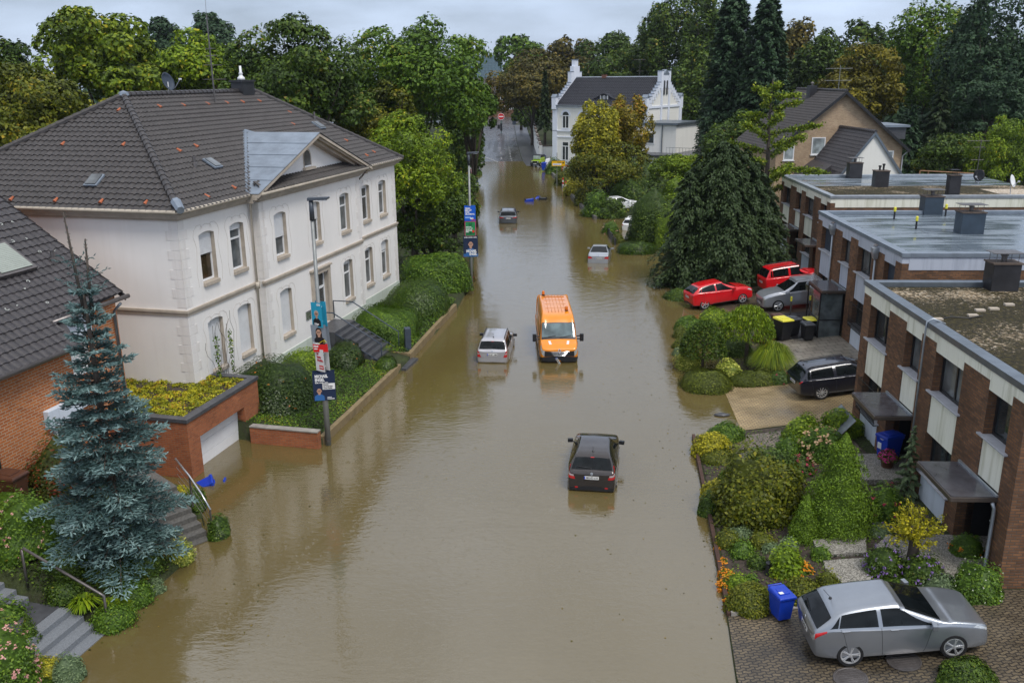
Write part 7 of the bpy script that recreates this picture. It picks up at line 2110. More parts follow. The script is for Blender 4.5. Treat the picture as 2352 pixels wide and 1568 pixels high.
# right bank, near side
T_('maple_tree', 'yellow-green autumn tree in front of the villa, left half of the pair', 1372, 212, 104, 130, 'lf_yg', 52, 430, 12000, .27, nl=46, lf=.23)
T_('maple_tree', 'orange-tinged autumn tree in front of the villa, right half of the pair', 1440, 205, 106, 120, 'lf_gold', 53, 430, 11000, .27, nl=46, lf=.23)
T_('broadleaf_tree', 'low green tree under the autumn pair', 1400, 330, 102, 190, 'lf_olive', 54, 480, 9000, .25)
T_('broadleaf_tree', 'small fresh green tree beside the villa garage', 1560, 350, 112, 120, 'lf_bright', 55, 440, 6000, .28)
def big_yew():
 p = far(1665, 325, 62); g = gz(p.x, 62); h = p.z - g; rng = np.random.default_rng(56)
 r = thing('yew_tree', 'huge dark spreading conifer beside the red cars', 'tree', (p.x, 62, g))
 parts = []
 mb = MB()
 for (dx, dy, hh, rr, k) in ((0, 0, h, 4.3, 330), (-2.3, -.6, h*.80, 3.0, 170), (2.2, -.3, h*.86, 3.0, 190), (.4, -1.6, h*.74, 3.4, 190), (1.0, .9, h*.97, 2.6, 140), (-1.3, .6, h*.92, 2.8, 140), (3.3, .2, h*.66, 2.6, 140), (1.5, -.2, h*.95, 2.6, 130)):
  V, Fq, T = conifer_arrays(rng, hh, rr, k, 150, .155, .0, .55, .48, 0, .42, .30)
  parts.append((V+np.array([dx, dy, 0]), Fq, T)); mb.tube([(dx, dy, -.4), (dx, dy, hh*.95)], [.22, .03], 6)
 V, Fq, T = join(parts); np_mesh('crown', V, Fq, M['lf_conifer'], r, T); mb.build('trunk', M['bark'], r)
big_yew()
def ginkgo():
 p = far(1775, 175, 71); g = gz(p.x, 71)
 r = thing('ginkgo_tree', 'gangly yellow-green ginkgo with long bare-looking arms above the dark conifer', 'tree', (p.x, 71, g))
 rng = np.random.default_rng(57); h = p.z - g
 mb = MB(); mb.tube([(0, 0, -.3), (.1, 0, h*.5), (0, .1, h*.8), (.05, 0, h - .2)], [.28, .18, .09, .03], 7)
 P, N, Tn = [], [], []
 for k in range(24):
  z0 = h*(.36+.6*k/24); a = k*2.4+rng.uniform(-.3, .3); L = (5.8 - 4.4*k/24)*rng.uniform(.6, 1.15)
  q0 = Vector((0, 0, z0)); d = Vector((math.cos(a), math.sin(a), rng.uniform(.15, .5)))
  pts = [q0+d*L*t+Vector((0, 0, -.12*L*t*t)) for t in (0, .35, .7, 1)]
  mb.tube(pts, [.07, .05, .03, .012], 5)
  m = int(120+110*L)
  t = rng.uniform(.12, 1, m); i = np.minimum((t*3).astype(int), 2)
  A = np.array([list(x) for x in pts]); f = t*3 - i
  Q = A[i]*(1 - f)[:, None]+A[i+1]*f[:, None]+rng.normal(size=(m, 3))*np.array([.15, .15, .13])
  P.append(Q)
 P = np.concatenate(P); V, Fq = leafquads(P, rdir(rng, len(P))+np.array([0, 0, .5]), rdir(rng, len(P)), .20*rng.uniform(.6, 1.3, len(P)), .16)
 np_mesh('crown', V, Fq, M['lf_maple'], r, np.repeat(np.clip(rng.beta(2.4, 2, len(P)), 0, 1), 4)); mb.build('trunk', M['bark'], r, smooth=True)
ginkgo()
# ------------------------------------------------------------------ gardens
def spot(u, v, w, h, yk=.9):
 """survey of a bush: front foot mark and apparent size -> centre on the ground, radii"""
 p = gp(u, v)
 if p.z < -.02: p = at(u, v, 0.0)
 d = math.hypot(p.x, p.y, CAM_H - p.z)
 m = d/F_PX
 a = math.atan2(CAM_H - p.z, math.hypot(p.x, p.y))
 rx = w*m/2; ry = rx*yk
 rz = max((h*m - ry*.9*math.sin(a))/math.cos(a), rx*.35)
 dr = Vector((p.x, p.y, 0)).normalized()
 c = p+dr*ry*.85
 return Vector((c.x, c.y, max(gz(c.x, c.y), p.z) - .05)), rx, ry, rz
_seed = [200]
def sh(name, label, u, v, w, h, mat, n=1500, leaf=.07, yk=.9, **kw):
 c, rx, ry, rz = spot(u, v, w, h, yk)
 _seed[0] += 1
 return bush(name, label, c, rx, ry, rz, mat, n, leaf, _seed[0], **kw)

# clipped and loose hedges on the left bank
def wl(x, y, z):
 c, q = math.cos(WA), math.sin(WA)
 return Vector((-11.44+x*c - y*q, 38.86+x*q+y*c, z))
def hedge_at(label, x, y, z0, rx, ry, z1, mat, n, leaf, **kw):
 _seed[0] += 1
 return bush('clipped_hedge', label, wl(x, y, z0), rx, ry, z1 - z0, mat, n, leaf, _seed[0], rot=WA, cat='hedge', jit=.25, **kw)
hedge_at('big clipped firethorn hedge with orange berries beside the planted garage roof', 1.5, -1.9, .05, 1.75, 1.62, 2.75, 'lf_hedge_or', 9500, .07, pw=3.2)
hedge_at('light green clipped bush between the lamp post and the white house plinth', 1.0, 1.9, .5, .85, 1.0, 2.0, 'lf_bright', 3600, .065, pw=2.8)
hedge_at('clipped orange-berried hedge right of the lamp post, at the foot of the steps', 2.2, 4.0, .5, .8, 1.05, 1.75, 'lf_hedge_or', 4600, .065, pw=3.0)
hedge_at('small clipped bush on the end of the lawn wall by the entrance path', 4.1, 4.75, .3, .5, .65, .85, 'lf_hedge', 1800, .055, pw=2.6)
hedge_at('wavy clipped hedge to the right of the entrance steps handrail', 2.15, 9.75, .3, 1.8, 1.95, 2.0, 'lf_mid', 9500, .065, pw=3.2, lump=.09)
hedge_at('largest hemispherical clipped bush under the far corner of the white house', 1.95, 15.3, .4, 1.95, 2.35, 2.55, 'lf_hedge', 9500, .065, pw=2.2, lump=.02)
sh('hedge', 'low mixed hedge at the water edge in front of the second lamp post', 1000, 668, 178, 92, 'lf_mid', 8000, .10, .8, pw=2.4, lump=.1, cat='hedge')
sh('hedge', 'reddish-leaved hedge end beside the second lamp post', 1068, 645, 46, 60, 'lf_red', 1800, .10, cat='hedge')
# ivy and turf between kerb wall and house, and soil cover elsewhere
def cover(name, mat, fn, n, leaf, seed, lift=.03, hvar=.05):
 rng = np.random.default_rng(seed); P = []
 while len(P) < n:
  q = fn(rng)
  if q is not None: P.append(q)
 P = np.array(P); P[:, 2] += lift+rng.uniform(0, hvar, n)
 V, Fq = leafquads(P, rdir(rng, n)*.6+np.array([0, 0, 1.]), rdir(rng, n), leaf*rng.uniform(.6, 1.4, n)*1.4, leaf)
 t = np.clip(rng.beta(2, 2.2, n)+.22*np.sin(P[:, 0]*1.7+1.3*np.sin(P[:, 1]*.9)) , 0, 1)
 return tag(np_mesh(name, V, Fq, M[mat], None, np.repeat(t, 4)), kind='stuff')
def bank(y0, y1, dmax):
 def f(r):
  y = r.uniform(y0, y1); d = r.uniform(.2, dmax); x = xl(y) - d
  if 34.0 < y < 35.6 and gz(x, y) < 0: return None
  return (x, y, gz(x, y))
 return f
cover('lawn', 'lf_mid', bank(33.6, 43.0, 5.0), 14000, .06, 1, .02, .03)
cover('ivy', 'lf_mid', bank(44.6, 56.5, 4.6), 12000, .075, 2, .03, .18)
cover('border_cover', 'lf_dark', lambda r: (lambda y, d: None if gz(xl(y) - d, y) < .02 else (xl(y) - d, y, gz(xl(y) - d, y)))(r.uniform(17, 29), r.uniform(.1, 6.5)), 15000, .06, 8, .03, .16)
def rb(y0, y1, a, b):
 def f(r):
  y = r.uniform(y0, y1); x = xk(y)+r.uniform(a, b); return (x, y, gz(x, y))
 return f
cover('ground_cover', 'lf_dark', rb(21.4, 33.6, .2, 6.6), 5000, .055, 3)
cover('ground_cover', 'lf_moss', rb(40.6, 51.2, .5, 5.0), 5000, .06, 4, .04)
cover('far_ground_cover', 'lf_dark', rb(93, 145, .6, 26), 9000, .3, 5, .05, .5)
cover('far_ground_cover', 'lf_dark', lambda r: (lambda y, d: (xl(y) - d, y, gz(xl(y) - d, y)))(r.uniform(60, 150), r.uniform(.2, 25)), 9000, .28, 6, .05, .5)
cover('far_ground_cover', 'lf_dark', lambda r: (lambda x, y: (x, y, gz(x, y)))(r.uniform(18, 48), r.uniform(74, 118)), 8000, .3, 7, .05, .6)
# soil beds on the right bank
drape('garden_bed', M['soil'], lambda y: xk(y)+.2, lambda y: min(13.05, xk(y)+6.9), 21.35, 33.75, .012, 14, 24)
drape('garden_bed', M['soil'], lambda y: xk(y)+.3, lambda y: 13.3, 40.5, 51.4, .012, 10, 16)

def kerb(name, label, pts, w, h, m, z=None):
 T = thing(name, label, 'kerb', (pts[0][0], pts[0][1], 0)); mb = MB()
 o = Vector((pts[0][0], pts[0][1], 0))
 for a, b in zip(pts, pts[1:]):
  za, zb = (gz(a[0]+.05, a[1]), gz(b[0]+.05, b[1])) if z is None else (z, z)
  d = Vector((b[0] - a[0], b[1] - a[1], 0)); n = max(1, int(d.length/1.0)); nn = Vector((d.y, -d.x, 0)).normalized()*w
  for k in range(n):
   p, q = Vector((*a, 0))+d*(k/n) - o, Vector((*a, 0))+d*((k+.985)/n) - o
   z0 = za+(zb - za)*(k+.5)/n
   mb.hexa([p+Vector((0, 0, -.7)), p+nn+Vector((0, 0, -.7)), q+nn+Vector((0, 0, -.7)), q+Vector((0, 0, -.7))], [p+Vector((0, 0, z0+h)), p+nn+Vector((0, 0, z0+h)), q+nn+Vector((0, 0, z0+h)), q+Vector((0, 0, z0+h))])
 mb.build('kerb_stones', M[m], T); return T
kerb('garden_edging', 'rust-brown edging between the flooded street and the marigold bed', [(xk(y), y) for y in (21.2, 24, 27, 30, 33.9)], .12, .12, 'rust', .04)
kerb('garden_edging', 'dark edging stones between the marigold bed and the grey car paving', [(5.9, 21.25), (9, 21.25), (13, 21.3)], .1, .07, 'concrete')
kerb('garden_edging', 'dark kerb below the bright green ground cover beside the tan driveway', [(9.5, 40.3), (11.3, 40.35), (13.3, 40.5)], .12, .12, 'slab_dark')
kerb('garden_kerb', 'long low concrete kerb wall along the right side of the far flooded street', [(8.6, 92), (8.0, 98), (7.0, 118), (6.05, 140), (5.4, 151)], .3, .32, 'concrete_wet', .02)

# near right garden
G_ = 'shrubs in the near garden'
sh('yellow_shrub', 'larger bright yellow variegated shrub in the garden corner beside the flood', 1632, 1050, 88, 58, 'lf_yellow', 1600, .075, shaggy=.15)
sh('heather', 'brownish heather mound directly below the larger yellow shrub', 1652, 1068, 95, 36, 'lf_olive', 1500, .05, shaggy=.1)
sh('clipped_shrub', 'dark rounded shrub at the edge of the tan driveway', 1668, 1022, 92, 52, 'lf_mid', 2200, .06)
sh('yellow_shrub', 'smaller bright yellow shrub beside the street edging', 1640, 1148, 62, 46, 'lf_yellow', 900, .07, shaggy=.2)
sh('flowering_shrub', 'big loose green shrub with yellowing leaves filling the middle of the near garden', 1742, 1212, 200, 168, 'lf_olive', 6500, .095, lump=.14, shaggy=.2, jit=.9)
sh('flowering_shrub', 'dark green loose shrub at the back of the big yellowing one', 1765, 1120, 130, 85, 'lf_dark', 3000, .08, lump=.12, shaggy=.15)
sh('hydrangea', 'cream-flowered hydrangea beside the smaller yellow shrub', 1690, 1120, 80, 52, 'lf_mid', 1500, .08, flowers='pt_peach', nf=6, fs=.08)
sh('low_hedge', 'dark low hedge trailing along the street edging', 1625, 1185, 44, 60, 'lf_dark', 1500, .06)
sh('spring_shrub', 'light green rounded shrub left of the peach hydrangea', 1845, 1030, 100, 75, 'lf_bright', 2600, .07, lump=.1)
sh('spring_shrub', 'fresh green shrub against the house wall behind the peach hydrangea', 1930, 1012, 95, 70, 'lf_bright', 2600, .075, lump=.1)
sh('hydrangea', 'hydrangea with many peach flower heads by the entrance path', 1890, 1062, 105, 85, 'lf_mid', 1600, .08, flowers='pt_peach', nf=42, fs=.11)
sh('rose_bush', 'crimson-flowered bush between the path and the large green cone', 1838, 1098, 62, 50, 'lf_dark', 800, .07, flowers='pt_crimson', nf=26, fs=.07)
sh('rose_bush', 'leggy light green rose on bare stems beside the path', 1805, 1062, 62, 62, 'lf_mid', 900, .07, shaggy=.3)
def cone(name, label, u, v, w, h, mat, n, leaf, seed):
 c, rx, ry, rz = spot(u, v, w, h)
 rz = rz*1.0
 root = thing(name, label, 'shrub', c)
 rng = np.random.default_rng(seed)
 t = rng.uniform(0, 1, n) ** 1.5; a = rng.uniform(0, 6.283, n)
 # overlapping pads of dense twigs
 k = 90; pt = rng.uniform(0, .93, k) ** 1.4; pa = np.arange(k)*2.4
 prof = lambda t: np.clip(1 - t, 0, 1) ** .86*(1 - .12*(t < .08))
 pc = np.stack([np.cos(pa)*rx*prof(pt)*.82, np.sin(pa)*ry*prof(pt)*.82, pt*rz*1.0+.12*rz*0], 1); pr = rx*(.16+.18*(1 - pt))
 i = rng.choice(k, n, p=pr ** 2/(pr ** 2).sum()); d = rdir(rng, n)
 o = np.stack([np.cos(pa), np.sin(pa), np.full(k, .5)], 1)[i]
 bad = np.sum(d*o, 1) < -.1; d[bad] = unit(d[bad]+o[bad]*1.2)
 P = pc[i]+d*pr[i][:, None]*np.array([1, 1, .7])*rng.uniform(.8, 1.05, (n, 1)); P[:, 2] = np.maximum(P[:, 2], .03)
 q = n // 2; t = t[:q] ** .8*.99; a = a[:q]; w = prof(t)*(.95+.05*np.sin(a*5+t*20))*rng.uniform(.9, 1.02, q)
 P[:q] = np.stack([np.cos(a)*rx*w, np.sin(a)*ry*w, t*rz], 1); d[:q] = np.stack([np.cos(a), np.sin(a), np.full(q, .5)], 1)
 V, Fq = leafquads(P, d+rdir(rng, n)*.6, rdir(rng, n)+o, leaf*1.6, leaf)
 f = lambda dd: np.stack([dd[:, 0]*0, dd[:, 1]*0, dd[:, 2]*0], 1)
 parts = [(V, Fq, np.repeat(np.clip(rng.beta(2, 2, n), 0, 1), 4))]
 uu, zz = np.meshgrid(np.linspace(0, 6.283, 18, endpoint=False), np.linspace(0, .97, 9), indexing='ij')
 C = np.stack([np.cos(uu)*rx*prof(zz)*.78, np.sin(uu)*ry*prof(zz)*.78, zz*rz], -1).reshape(-1, 3)
 Q = np.array([(a*9+b, ((a+1) % 18)*9+b, ((a+1) % 18)*9+b+1, a*9+b+1) for a in range(18) for b in range(8)])
 parts.append((C, Q, np.full(len(C), .3)))
 V, Fq, T = join(parts); np_mesh('foliage', V, Fq, M[mat], root, T)
 mb = MB(); mb.tube([(0, 0, -.2), (0, 0, rz*.8)], [.08, .02], 6); mb.build('trunk', M['bark'], root)
 return root
cone('dwarf_conifer', 'large dense mossy-green cone conifer in the near garden', 1918, 1250, 184, 238, 'lf_lime', 17000, .04, 31)
cone('dwarf_conifer', 'small dense cone conifer tucked at the left foot of the large one', 1846, 1252, 76, 112, 'lf_lime', 5000, .034, 32)
c = spot(2080, 1150, 58, 120)[0]
conifer('young_conifer', 'slim light-tipped young conifer between the blue bin and the entrance', c, 2.5, .55, 'lf_blue_small', 60, 40, .09, 33, None, .02, .2, .8, .03)
sh('hydrangea', 'faded pinkish hydrangea to the right of the large green cone', 2030, 1205, 85, 92, 'lf_mid', 1700, .075, flowers='pt_crimson', nf=14, fs=.07)
sh('lavender_clump', 'bluish flowering clump under the faded pink hydrangea', 2022, 1236, 60, 34, 'lf_blue_small', 700, .05, flowers='pt_purple', nf=16, fs=.04)
for i, (u, v, w, h, m, lb) in enumerate(((1672, 1262, 62, 46, 'lf_olive', 'low brownish tussock in the left part of the soil bed'), (1705, 1285, 60, 44, 'lf_mid', 'white-speckled small herb clump in the soil bed'), (1750, 1262, 62, 40, 'lf_olive', 'brown-green tussock in front of the big yellowing shrub'),
  (1700, 1240, 60, 30, 'lf_blue_small', 'grey-green creeping plant below the big yellowing shrub'), (1772, 1272, 40, 26, 'lf_blue_small', 'grey-green plant left of the small cone conifer'), (1810, 1270, 42, 34, 'lf_blue_small', 'pale variegated plant at the front of the small cone conifer'),
  (1742, 1308, 46, 34, 'lf_dark', 'dark low plant beside the tree stump'), (1722, 1345, 34, 26, 'lf_mid', 'small green tuft in bare soil, left of the tree stump'), (1735, 1372, 38, 28, 'lf_olive', 'small olive tuft in bare soil near the blue bin'),
  (1690, 1360, 56, 44, 'lf_bright', 'bright low foliage behind the orange marigolds'), (1885, 1290, 40, 40, 'lf_mid', 'small rounded plant at the left edge of the gravel slabs'), (1900, 1352, 46, 44, 'lf_olive', 'brown-green bushlet at the left edge of the lower gravel slab'))):
 sh('garden_plant', lb, u, v, w, h, m, 600, .05, shaggy=.3)
sh('hydrangea', 'bright lime green leafy bush in the middle of the soil bed', 1802, 1330, 74, 84, 'lf_bright', 1300, .075, shaggy=.1)
sh('heather', 'large brownish-green mound behind the blue bin in the corner of the bed', 1722, 1418, 110, 74, 'lf_olive', 3200, .05)
sh('heather', 'second brownish mound between the blue bin and the grey hatchback', 1840, 1392, 92, 58, 'lf_olive', 2400, .05, shaggy=.15)
for i, (u, v, w, lb) in enumerate(((1650, 1262, 14, 'topmost orange marigold clump along the street edging'), (1660, 1295, 20, 'small orange marigold clump, second along the street edging'), (1667, 1330, 34, 'orange marigold clump, third along the street edging'), (1672, 1356, 44, 'largest orange marigold clump at the street edging'), (1680, 1390, 34, 'reddest marigold clump at the lower end of the street edging'), (1838, 1322, 46, 'marigold clump beside the bright lime green bush'), (1868, 1380, 24, 'small marigold clump behind the tail of the grey hatchback'))):
 sh('marigold', lb, u, v, w, w*.7, 'lf_mid', 300, .04, flowers='pt_orange', nf=int(w*1.5), fs=.065, cat='flowers', shaggy=.3)
# slabs, standard tree and asters
def slab(label, corners, lift):
 T = thing('path_slab', label, 'paving slab', (0, 0, 0)); mb = MB(); P = [gp(*q) for q in corners]
 mb.extrude([p+Vector((0, 0, lift - .12)) for p in P], (0, 0, .12)); mb.build('slab', M['washed'], T, bevel=.01); return T
slab('upper washed gravel slab left of the purple asters', [(1878, 1282), (1990, 1275), (1988, 1240), (1866, 1245)], .12)
slab('lower washed gravel slab left of the purple asters', [(1905, 1345), (2000, 1335), (1992, 1285), (1890, 1292)], .09)
slab('washed gravel slab behind the yellow standard tree', [(2008, 1262), (2150, 1330), (2178, 1300), (2040, 1232)], .12)
slab('washed gravel slab between asters and doorstep', [(2152, 1345), (2190, 1352), (2205, 1310), (2160, 1290)], .10)
drape('garden_path', M['paver_path'], lambda y: 8.4+(y - 30.5)*-.05, lambda y: 13.0, 30.7, 33.3, .03, 10, 6)
def standard(name, label, u, v, crown_w, v0, v1, mat, spiky, seed, tr=.12, hang=0, leaf=.07, n=2200, yk=1.):
 b = gp(u, v); d = math.hypot(b.x, b.y, CAM_H - b.z); m = d/F_PX
 cz = (v - (v0+v1)/2)*m*1.03; rz = (v1 - v0)*m*.5; rx = crown_w*m/2
 root = thing(name, label, 'tree', b); rng = np.random.default_rng(seed)
 if spiky:
  k = 46; D = rdir(rng, k); D[:, 2] = np.abs(D[:, 2])*.9+.15; L = rng.uniform(.75, 1.2, k)
  i = rng.integers(0, k, n); t = rng.uniform(.25, 1, n)
  P = np.array([0, 0, cz - rz*.8])+D[i]*(t*L[i])[:, None]*np.array([rx, rx, rz*1.7])+rng.normal(size=(n, 3))*.045
  D = D[i]
 else:
  D = rdir(rng, n); D[:, 2] = np.abs(D[:, 2]); r_ = rng.uniform(.75, 1.02, n) ** .5
  P = np.array([0, 0, cz - rz*.9])+D*r_[:, None]*np.array([rx, rx*yk, rz*1.8])
  P[:, 2] -= rng.uniform(0, .22, n)*rz*(np.hypot(D[:, 0], D[:, 1]) > .5)
 N = rdir(rng, n)+np.array([0, 0, .5])
 T = D+rdir(rng, n)*.4 if not hang else np.stack([D[:, 0]*.7, D[:, 1]*.7, np.full(n, -1.)], 1)+rdir(rng, n)*.25
 V, Fq = leafquads(P, N, T, leaf*(2.6 if hang else 1.3), leaf*.7)
 np_mesh('crown', V, Fq, M[mat], root, np.repeat(np.clip(rng.beta(2, 2, n), 0, 1), 4))
 mb = MB(); mb.tube([(0, 0, -.2), (.03, 0, cz*.5), (0, 0, cz)], [tr*1.2, tr, tr*.8], 9)
 for q in range(7): mb.tube([(0, 0, cz - rz*.7), (math.cos(q)*rx*.5, math.sin(q)*rx*.5, cz)], [tr*.4, .015], 5)
 mb.build('trunk', M['bark'], root, smooth=True); return root
standard('yellow_standard_tree', 'bright yellow spiky privet on a thick short trunk', 2090, 1310, 112, 1168, 1255, 'lf_yellow', True, 41, .15, n=2600)
sh('aster', 'purple aster clump left of the yellow standard tree', 2028, 1330, 82, 74, 'lf_dark', 1500, .05, flowers='pt_purple', nf=90, fs=.05, cat='flowers', shaggy=.2)
sh('aster', 'purple aster clump right of the yellow standard tree', 2112, 1345, 88, 66, 'lf_dark', 1500, .05, flowers='pt_purple', nf=80, fs=.05, cat='flowers', shaggy=.2)
sh('marigold', 'orange flowers at the right edge of the purple asters', 2138, 1330, 26, 46, 'lf_mid', 300, .05, flowers='pt_orange', nf=16, fs=.06, cat='flowers')
sh('garden_plant', 'feathery dark herb clump in front of the asters', 2070, 1365, 90, 30, 'lf_dark', 900, .05, shaggy=.3)
sh('garden_plant', 'feathery grey-green herb beside the right aster clump', 2165, 1372, 80, 44, 'lf_blue_small', 900, .05, shaggy=.3)
sh('garden_shrub', 'bright green shrub with tiny white flowers at the house corner downpipe', 2238, 1388, 98, 88, 'lf_mid', 2200, .055, flowers='pt_white', nf=40, fs=.02)
sh('marigold_pot', 'orange marigolds growing by the front doorstep', 2215, 1285, 66, 56, 'lf_mid', 800, .06, flowers='pt_orange', nf=22, fs=.07, cat='flowers')
sh('garden_shrub', 'round dark green shrub top at the bottom edge behind the near driveway', 2215, 1600, 125, 70, 'lf_dark', 3000, .05)
# stump
b = gp(1767, 1318); T = thing('tree_stump', 'small dark weathered tree stump standing in the soil bed', 'stump', b)
mb = MB(); mb.lathe([(.16, -.1), (.13, .1), (.11, .32), (.13, .38), (.05, .42)], 9); mb.build('stump', M['chimney'], T)

# garden between the two driveways
sh('clipped_hedge', 'broad olive clipped hedge mound at the flooded corner of the middle garden', 1620, 905, 128, 58, 'lf_moss', 4500, .06, .9, pw=2.4, jit=.22, cat='hedge')
sh('ground_cover_shrub', 'flat bright green cushion shrub beside the kerb of the tan driveway', 1745, 888, 165, 26, 'lf_moss', 3000, .06, .5, cat='shrub')
standard('small_tree', 'dark green shrub tree on a slim trunk in the middle garden', 1612, 856, 104, 736, 812, 'lf_dark', False, 42, .07, leaf=.10, n=5200)
standard('weeping_tree', 'umbrella-shaped weeping tree with fresh green hanging twigs', 1712, 836, 118, 702, 772, 'lf_bright', False, 43, .09, 1, .075, 5600)
sh('yellow_shrub', 'round yellow variegated bush in the middle garden', 1672, 876, 68, 54, 'lf_varieg', 1600, .08)
c, rx, ry, rz = spot(1772, 862, 100, 80)
tuft('ornamental_grass', 'large arching clump of yellow-green ornamental grass', c, rx*1.15, rz*1.0, 'lf_maple', 2600, 51, .014)
sh('variegated_shrub', 'yellow-speckled shrub leaning over the flood edge in the middle garden', 1582, 852, 62, 70, 'lf_varieg', 1500, .07, shaggy=.2)
sh('clipped_ball', 'small olive clipped ball at the flood edge, upper one of two', 1562, 778, 36, 34, 'lf_moss', 900, .06)
sh('clipped_ball', 'small olive clipped ball at the flood edge, lower one of two', 1560, 802, 34, 28, 'lf_moss', 900, .06)
sh('clipped_ball', 'small bluish clipped ball just below the two olive ones', 1556, 818, 26, 24, 'lf_blue_small', 700, .05)
sh('rhododendron', 'light green leafy shrub at the upper left corner of the middle garden', 1580, 762, 66, 40, 'lf_mid', 1500, .08)
sh('rhododendron', 'fresh green rhododendron behind the dark shrub tree', 1640, 752, 78, 46, 'lf_bright', 1800, .085)
sh('rhododendron', 'fresh green rhododendron between dark shrub tree and weeping tree', 1685, 755, 56, 40, 'lf_mid', 1300, .085)
sh('hydrangea', 'small cream-flowered hydrangea under the weeping tree', 1650, 800, 54, 40, 'lf_varieg', 900, .07, flowers='pt_peach', nf=14, fs=.08)
sh('garden_shrub', 'dark shrub below the weeping tree', 1690, 822, 80, 52, 'lf_dark', 1500, .07)
sh('garden_shrub', 'dark leafy shrub with red dots right of the cushion shrub', 1790, 885, 60, 36, 'lf_dark', 900, .06, flowers='pt_crimson', nf=6, fs=.05)
sh('garden_shrub', 'dark reddish shrub between weeping tree and wheelie bins', 1755, 790, 56, 40, 'lf_red', 900, .07)
sh('low_shrub', 'low dark mound at the foot of the huge conifer beside the red crossover', 1562, 692, 84, 30, 'lf_dark', 1500, .09)
sh('low_shrub', 'yellowish shrub between the huge conifer and the red boxy car', 1745, 652, 60, 34, 'lf_yg', 900, .09)
sh('white_flower_bush', 'dark bush with white blossoms beside the middle house corner', 1858, 610, 40, 44, 'lf_dark', 900, .09, flowers='pt_white', nf=14, fs=.08)
# side lane
sh('round_bush', 'large round dark bush hiding the tail of the white hatchback', 1500, 560, 120, 145, 'lf_dark', 8000, .12, .9)
sh('tall_hedge', 'light green clipped tall hedge block between round bush and huge conifer', 1535, 575, 62, 100, 'lf_bright', 4500, .11, 1.0, pw=4.0, cat='hedge')
sh('clipped_hedge', 'low square hedge at the flooded mouth of the side lane', 1462, 585, 90, 30, 'lf_hedge', 2600, .10, .6, pw=4.0, jit=.22, cat='hedge')
sh('rose_bush', 'small rose bed with pink flowers behind the low dark fence', 1402, 538, 40, 34, 'lf_mid', 900, .10, flowers='pt_pink', nf=14, fs=.1)
sh('garden_shrub', 'small shrub in the flooded bed beside the low dark fence', 1420, 560, 30, 26, 'lf_olive', 600, .09)
T = thing('low_fence', 'low dark wooden fence leaning along the flooded flower bed', 'fence', at(1388, 525, 0)); q = at(1413, 562, 0) - at(1388, 525, 0)
mb = MB()
for k in range(12):
 p = q*(k/11); mb.box(p.x - .05, p.x+.05, p.y - .28, p.y+.28, -.3, .5+.05*(k % 3))
mb.build('boards', M['dark_frame'], T)
for i, (u, v, w, h, m, lb) in enumerate(((1300, 425, 50, 40, 'lf_olive', 'first olive shrub along the far kerb wall, beside the blue arrow sign'), (1322, 448, 54, 48, 'lf_yg', 'yellowish shrub along the far kerb wall below the autumn maples'), (1345, 470, 50, 50, 'lf_olive', 'olive shrub along the far kerb wall, nearer to us'), (1372, 496, 62, 60, 'lf_mid', 'rounded shrub at the near end of the far kerb wall'),
  (1405, 498, 60, 50, 'lf_dark', 'dark shrub behind the near end of the far kerb wall'), (1440, 478, 90, 80, 'lf_dark', 'dark bush under the orange-tinged maple'), (1350, 420, 80, 50, 'lf_olive', 'shrub mass at the foot of the yellow-green maple'), (1550, 470, 80, 70, 'lf_bright', 'fresh green bush behind the round dark bush'), (1272, 398, 34, 34, 'lf_mid', 'small green bush under the yellow direction sign'), (1460, 430, 120, 70, 'lf_dark', 'dark hedge in front of the villa garage'))):
 sh('shrub', lb, u, v, w, h, m, 1800, .17, lump=.12, shaggy=.15)

# near left garden: steps, rails, spruce and borders
def stairs(name, label, foot, rz, width, n, rise, run, m, land=None, n2=0, nose=0.0):
 T = thing(name, label, 'steps', foot, rz); mb = MB(); x = 0
 for k in range(n): mb.box(x - 6, x - .004+nose, 0, width, -1+k*rise, (k+1)*rise); x -= run
 if land:
  x += run; ml = MB(); ml.box(x - land, x - run, .02, width - .02, n*rise - .2, n*rise+.012); ml.build('landing', M['slab_dark'], T); x -= land
  for k in range(n2): mb.box(x - 6, x+nose, 0, width, n*rise, (n+k+1)*rise); x -= run
 mb.build('step', M[m], T, bevel=.012); return T
def steps_far(name, label, foot, rz, width, n, rise, run, m): return stairs(name, label, foot, rz, width, n, rise, run, m)
sf = Vector((-10.92, 20.85, 0)) - Vector((.245, .97, 0))*1.8
stairs('granite_steps', 'grey granite garden steps with a dark landing rising from the flood at the lower left', (sf.x, sf.y, -.14), WA, 1.8, 4, .17, .36, 'granite', 1.35, 3)
T = thing('handrail', 'brown metal handrail beside the grey granite steps', 'handrail', (-11.0, 21.0, 0), WA)
mb = MB(); mb.tube([(0, .02, -.1), (0, .02, .98), (-.15, .02, 1.05), (-2.35, .02, 2.1), (-2.42, .02, 2.05), (-2.42, .02, .9)], .038, 8); mb.build('rail', M['steel_dark'], T, smooth=True)
ua = math.atan2(.68, .73) - RAD(90)+RAD(0)
stairs('concrete_steps', 'dark wet concrete garden steps beside the blue spruce', (-10.72, 24.78, -.12), math.atan2(-.70, .72) , 1.42, 8, .165, .30, 'concrete_wet')
T = thing('handrail', 'curved stainless handrail with thin wires on the dark concrete steps', 'handrail', (-9.75, 25.85, 0), math.atan2(-.70, .72))
mb = MB(); pts = [(.05, .05, 1.02), (-.5, .05, 1.42), (-1.2, .05, 1.80), (-2.1, .05, 2.14)]
mb.tube(pts, .034, 8); mb.build('rail', M['steel'], T, smooth=True)
mb = MB()
for x, z in ((0, 1.0), (-1.2, 1.76)): mb.box(x - .03, x+.03, .03, .07, z - 1.05, z)
mb.build('post', M['steel_dark'], T)
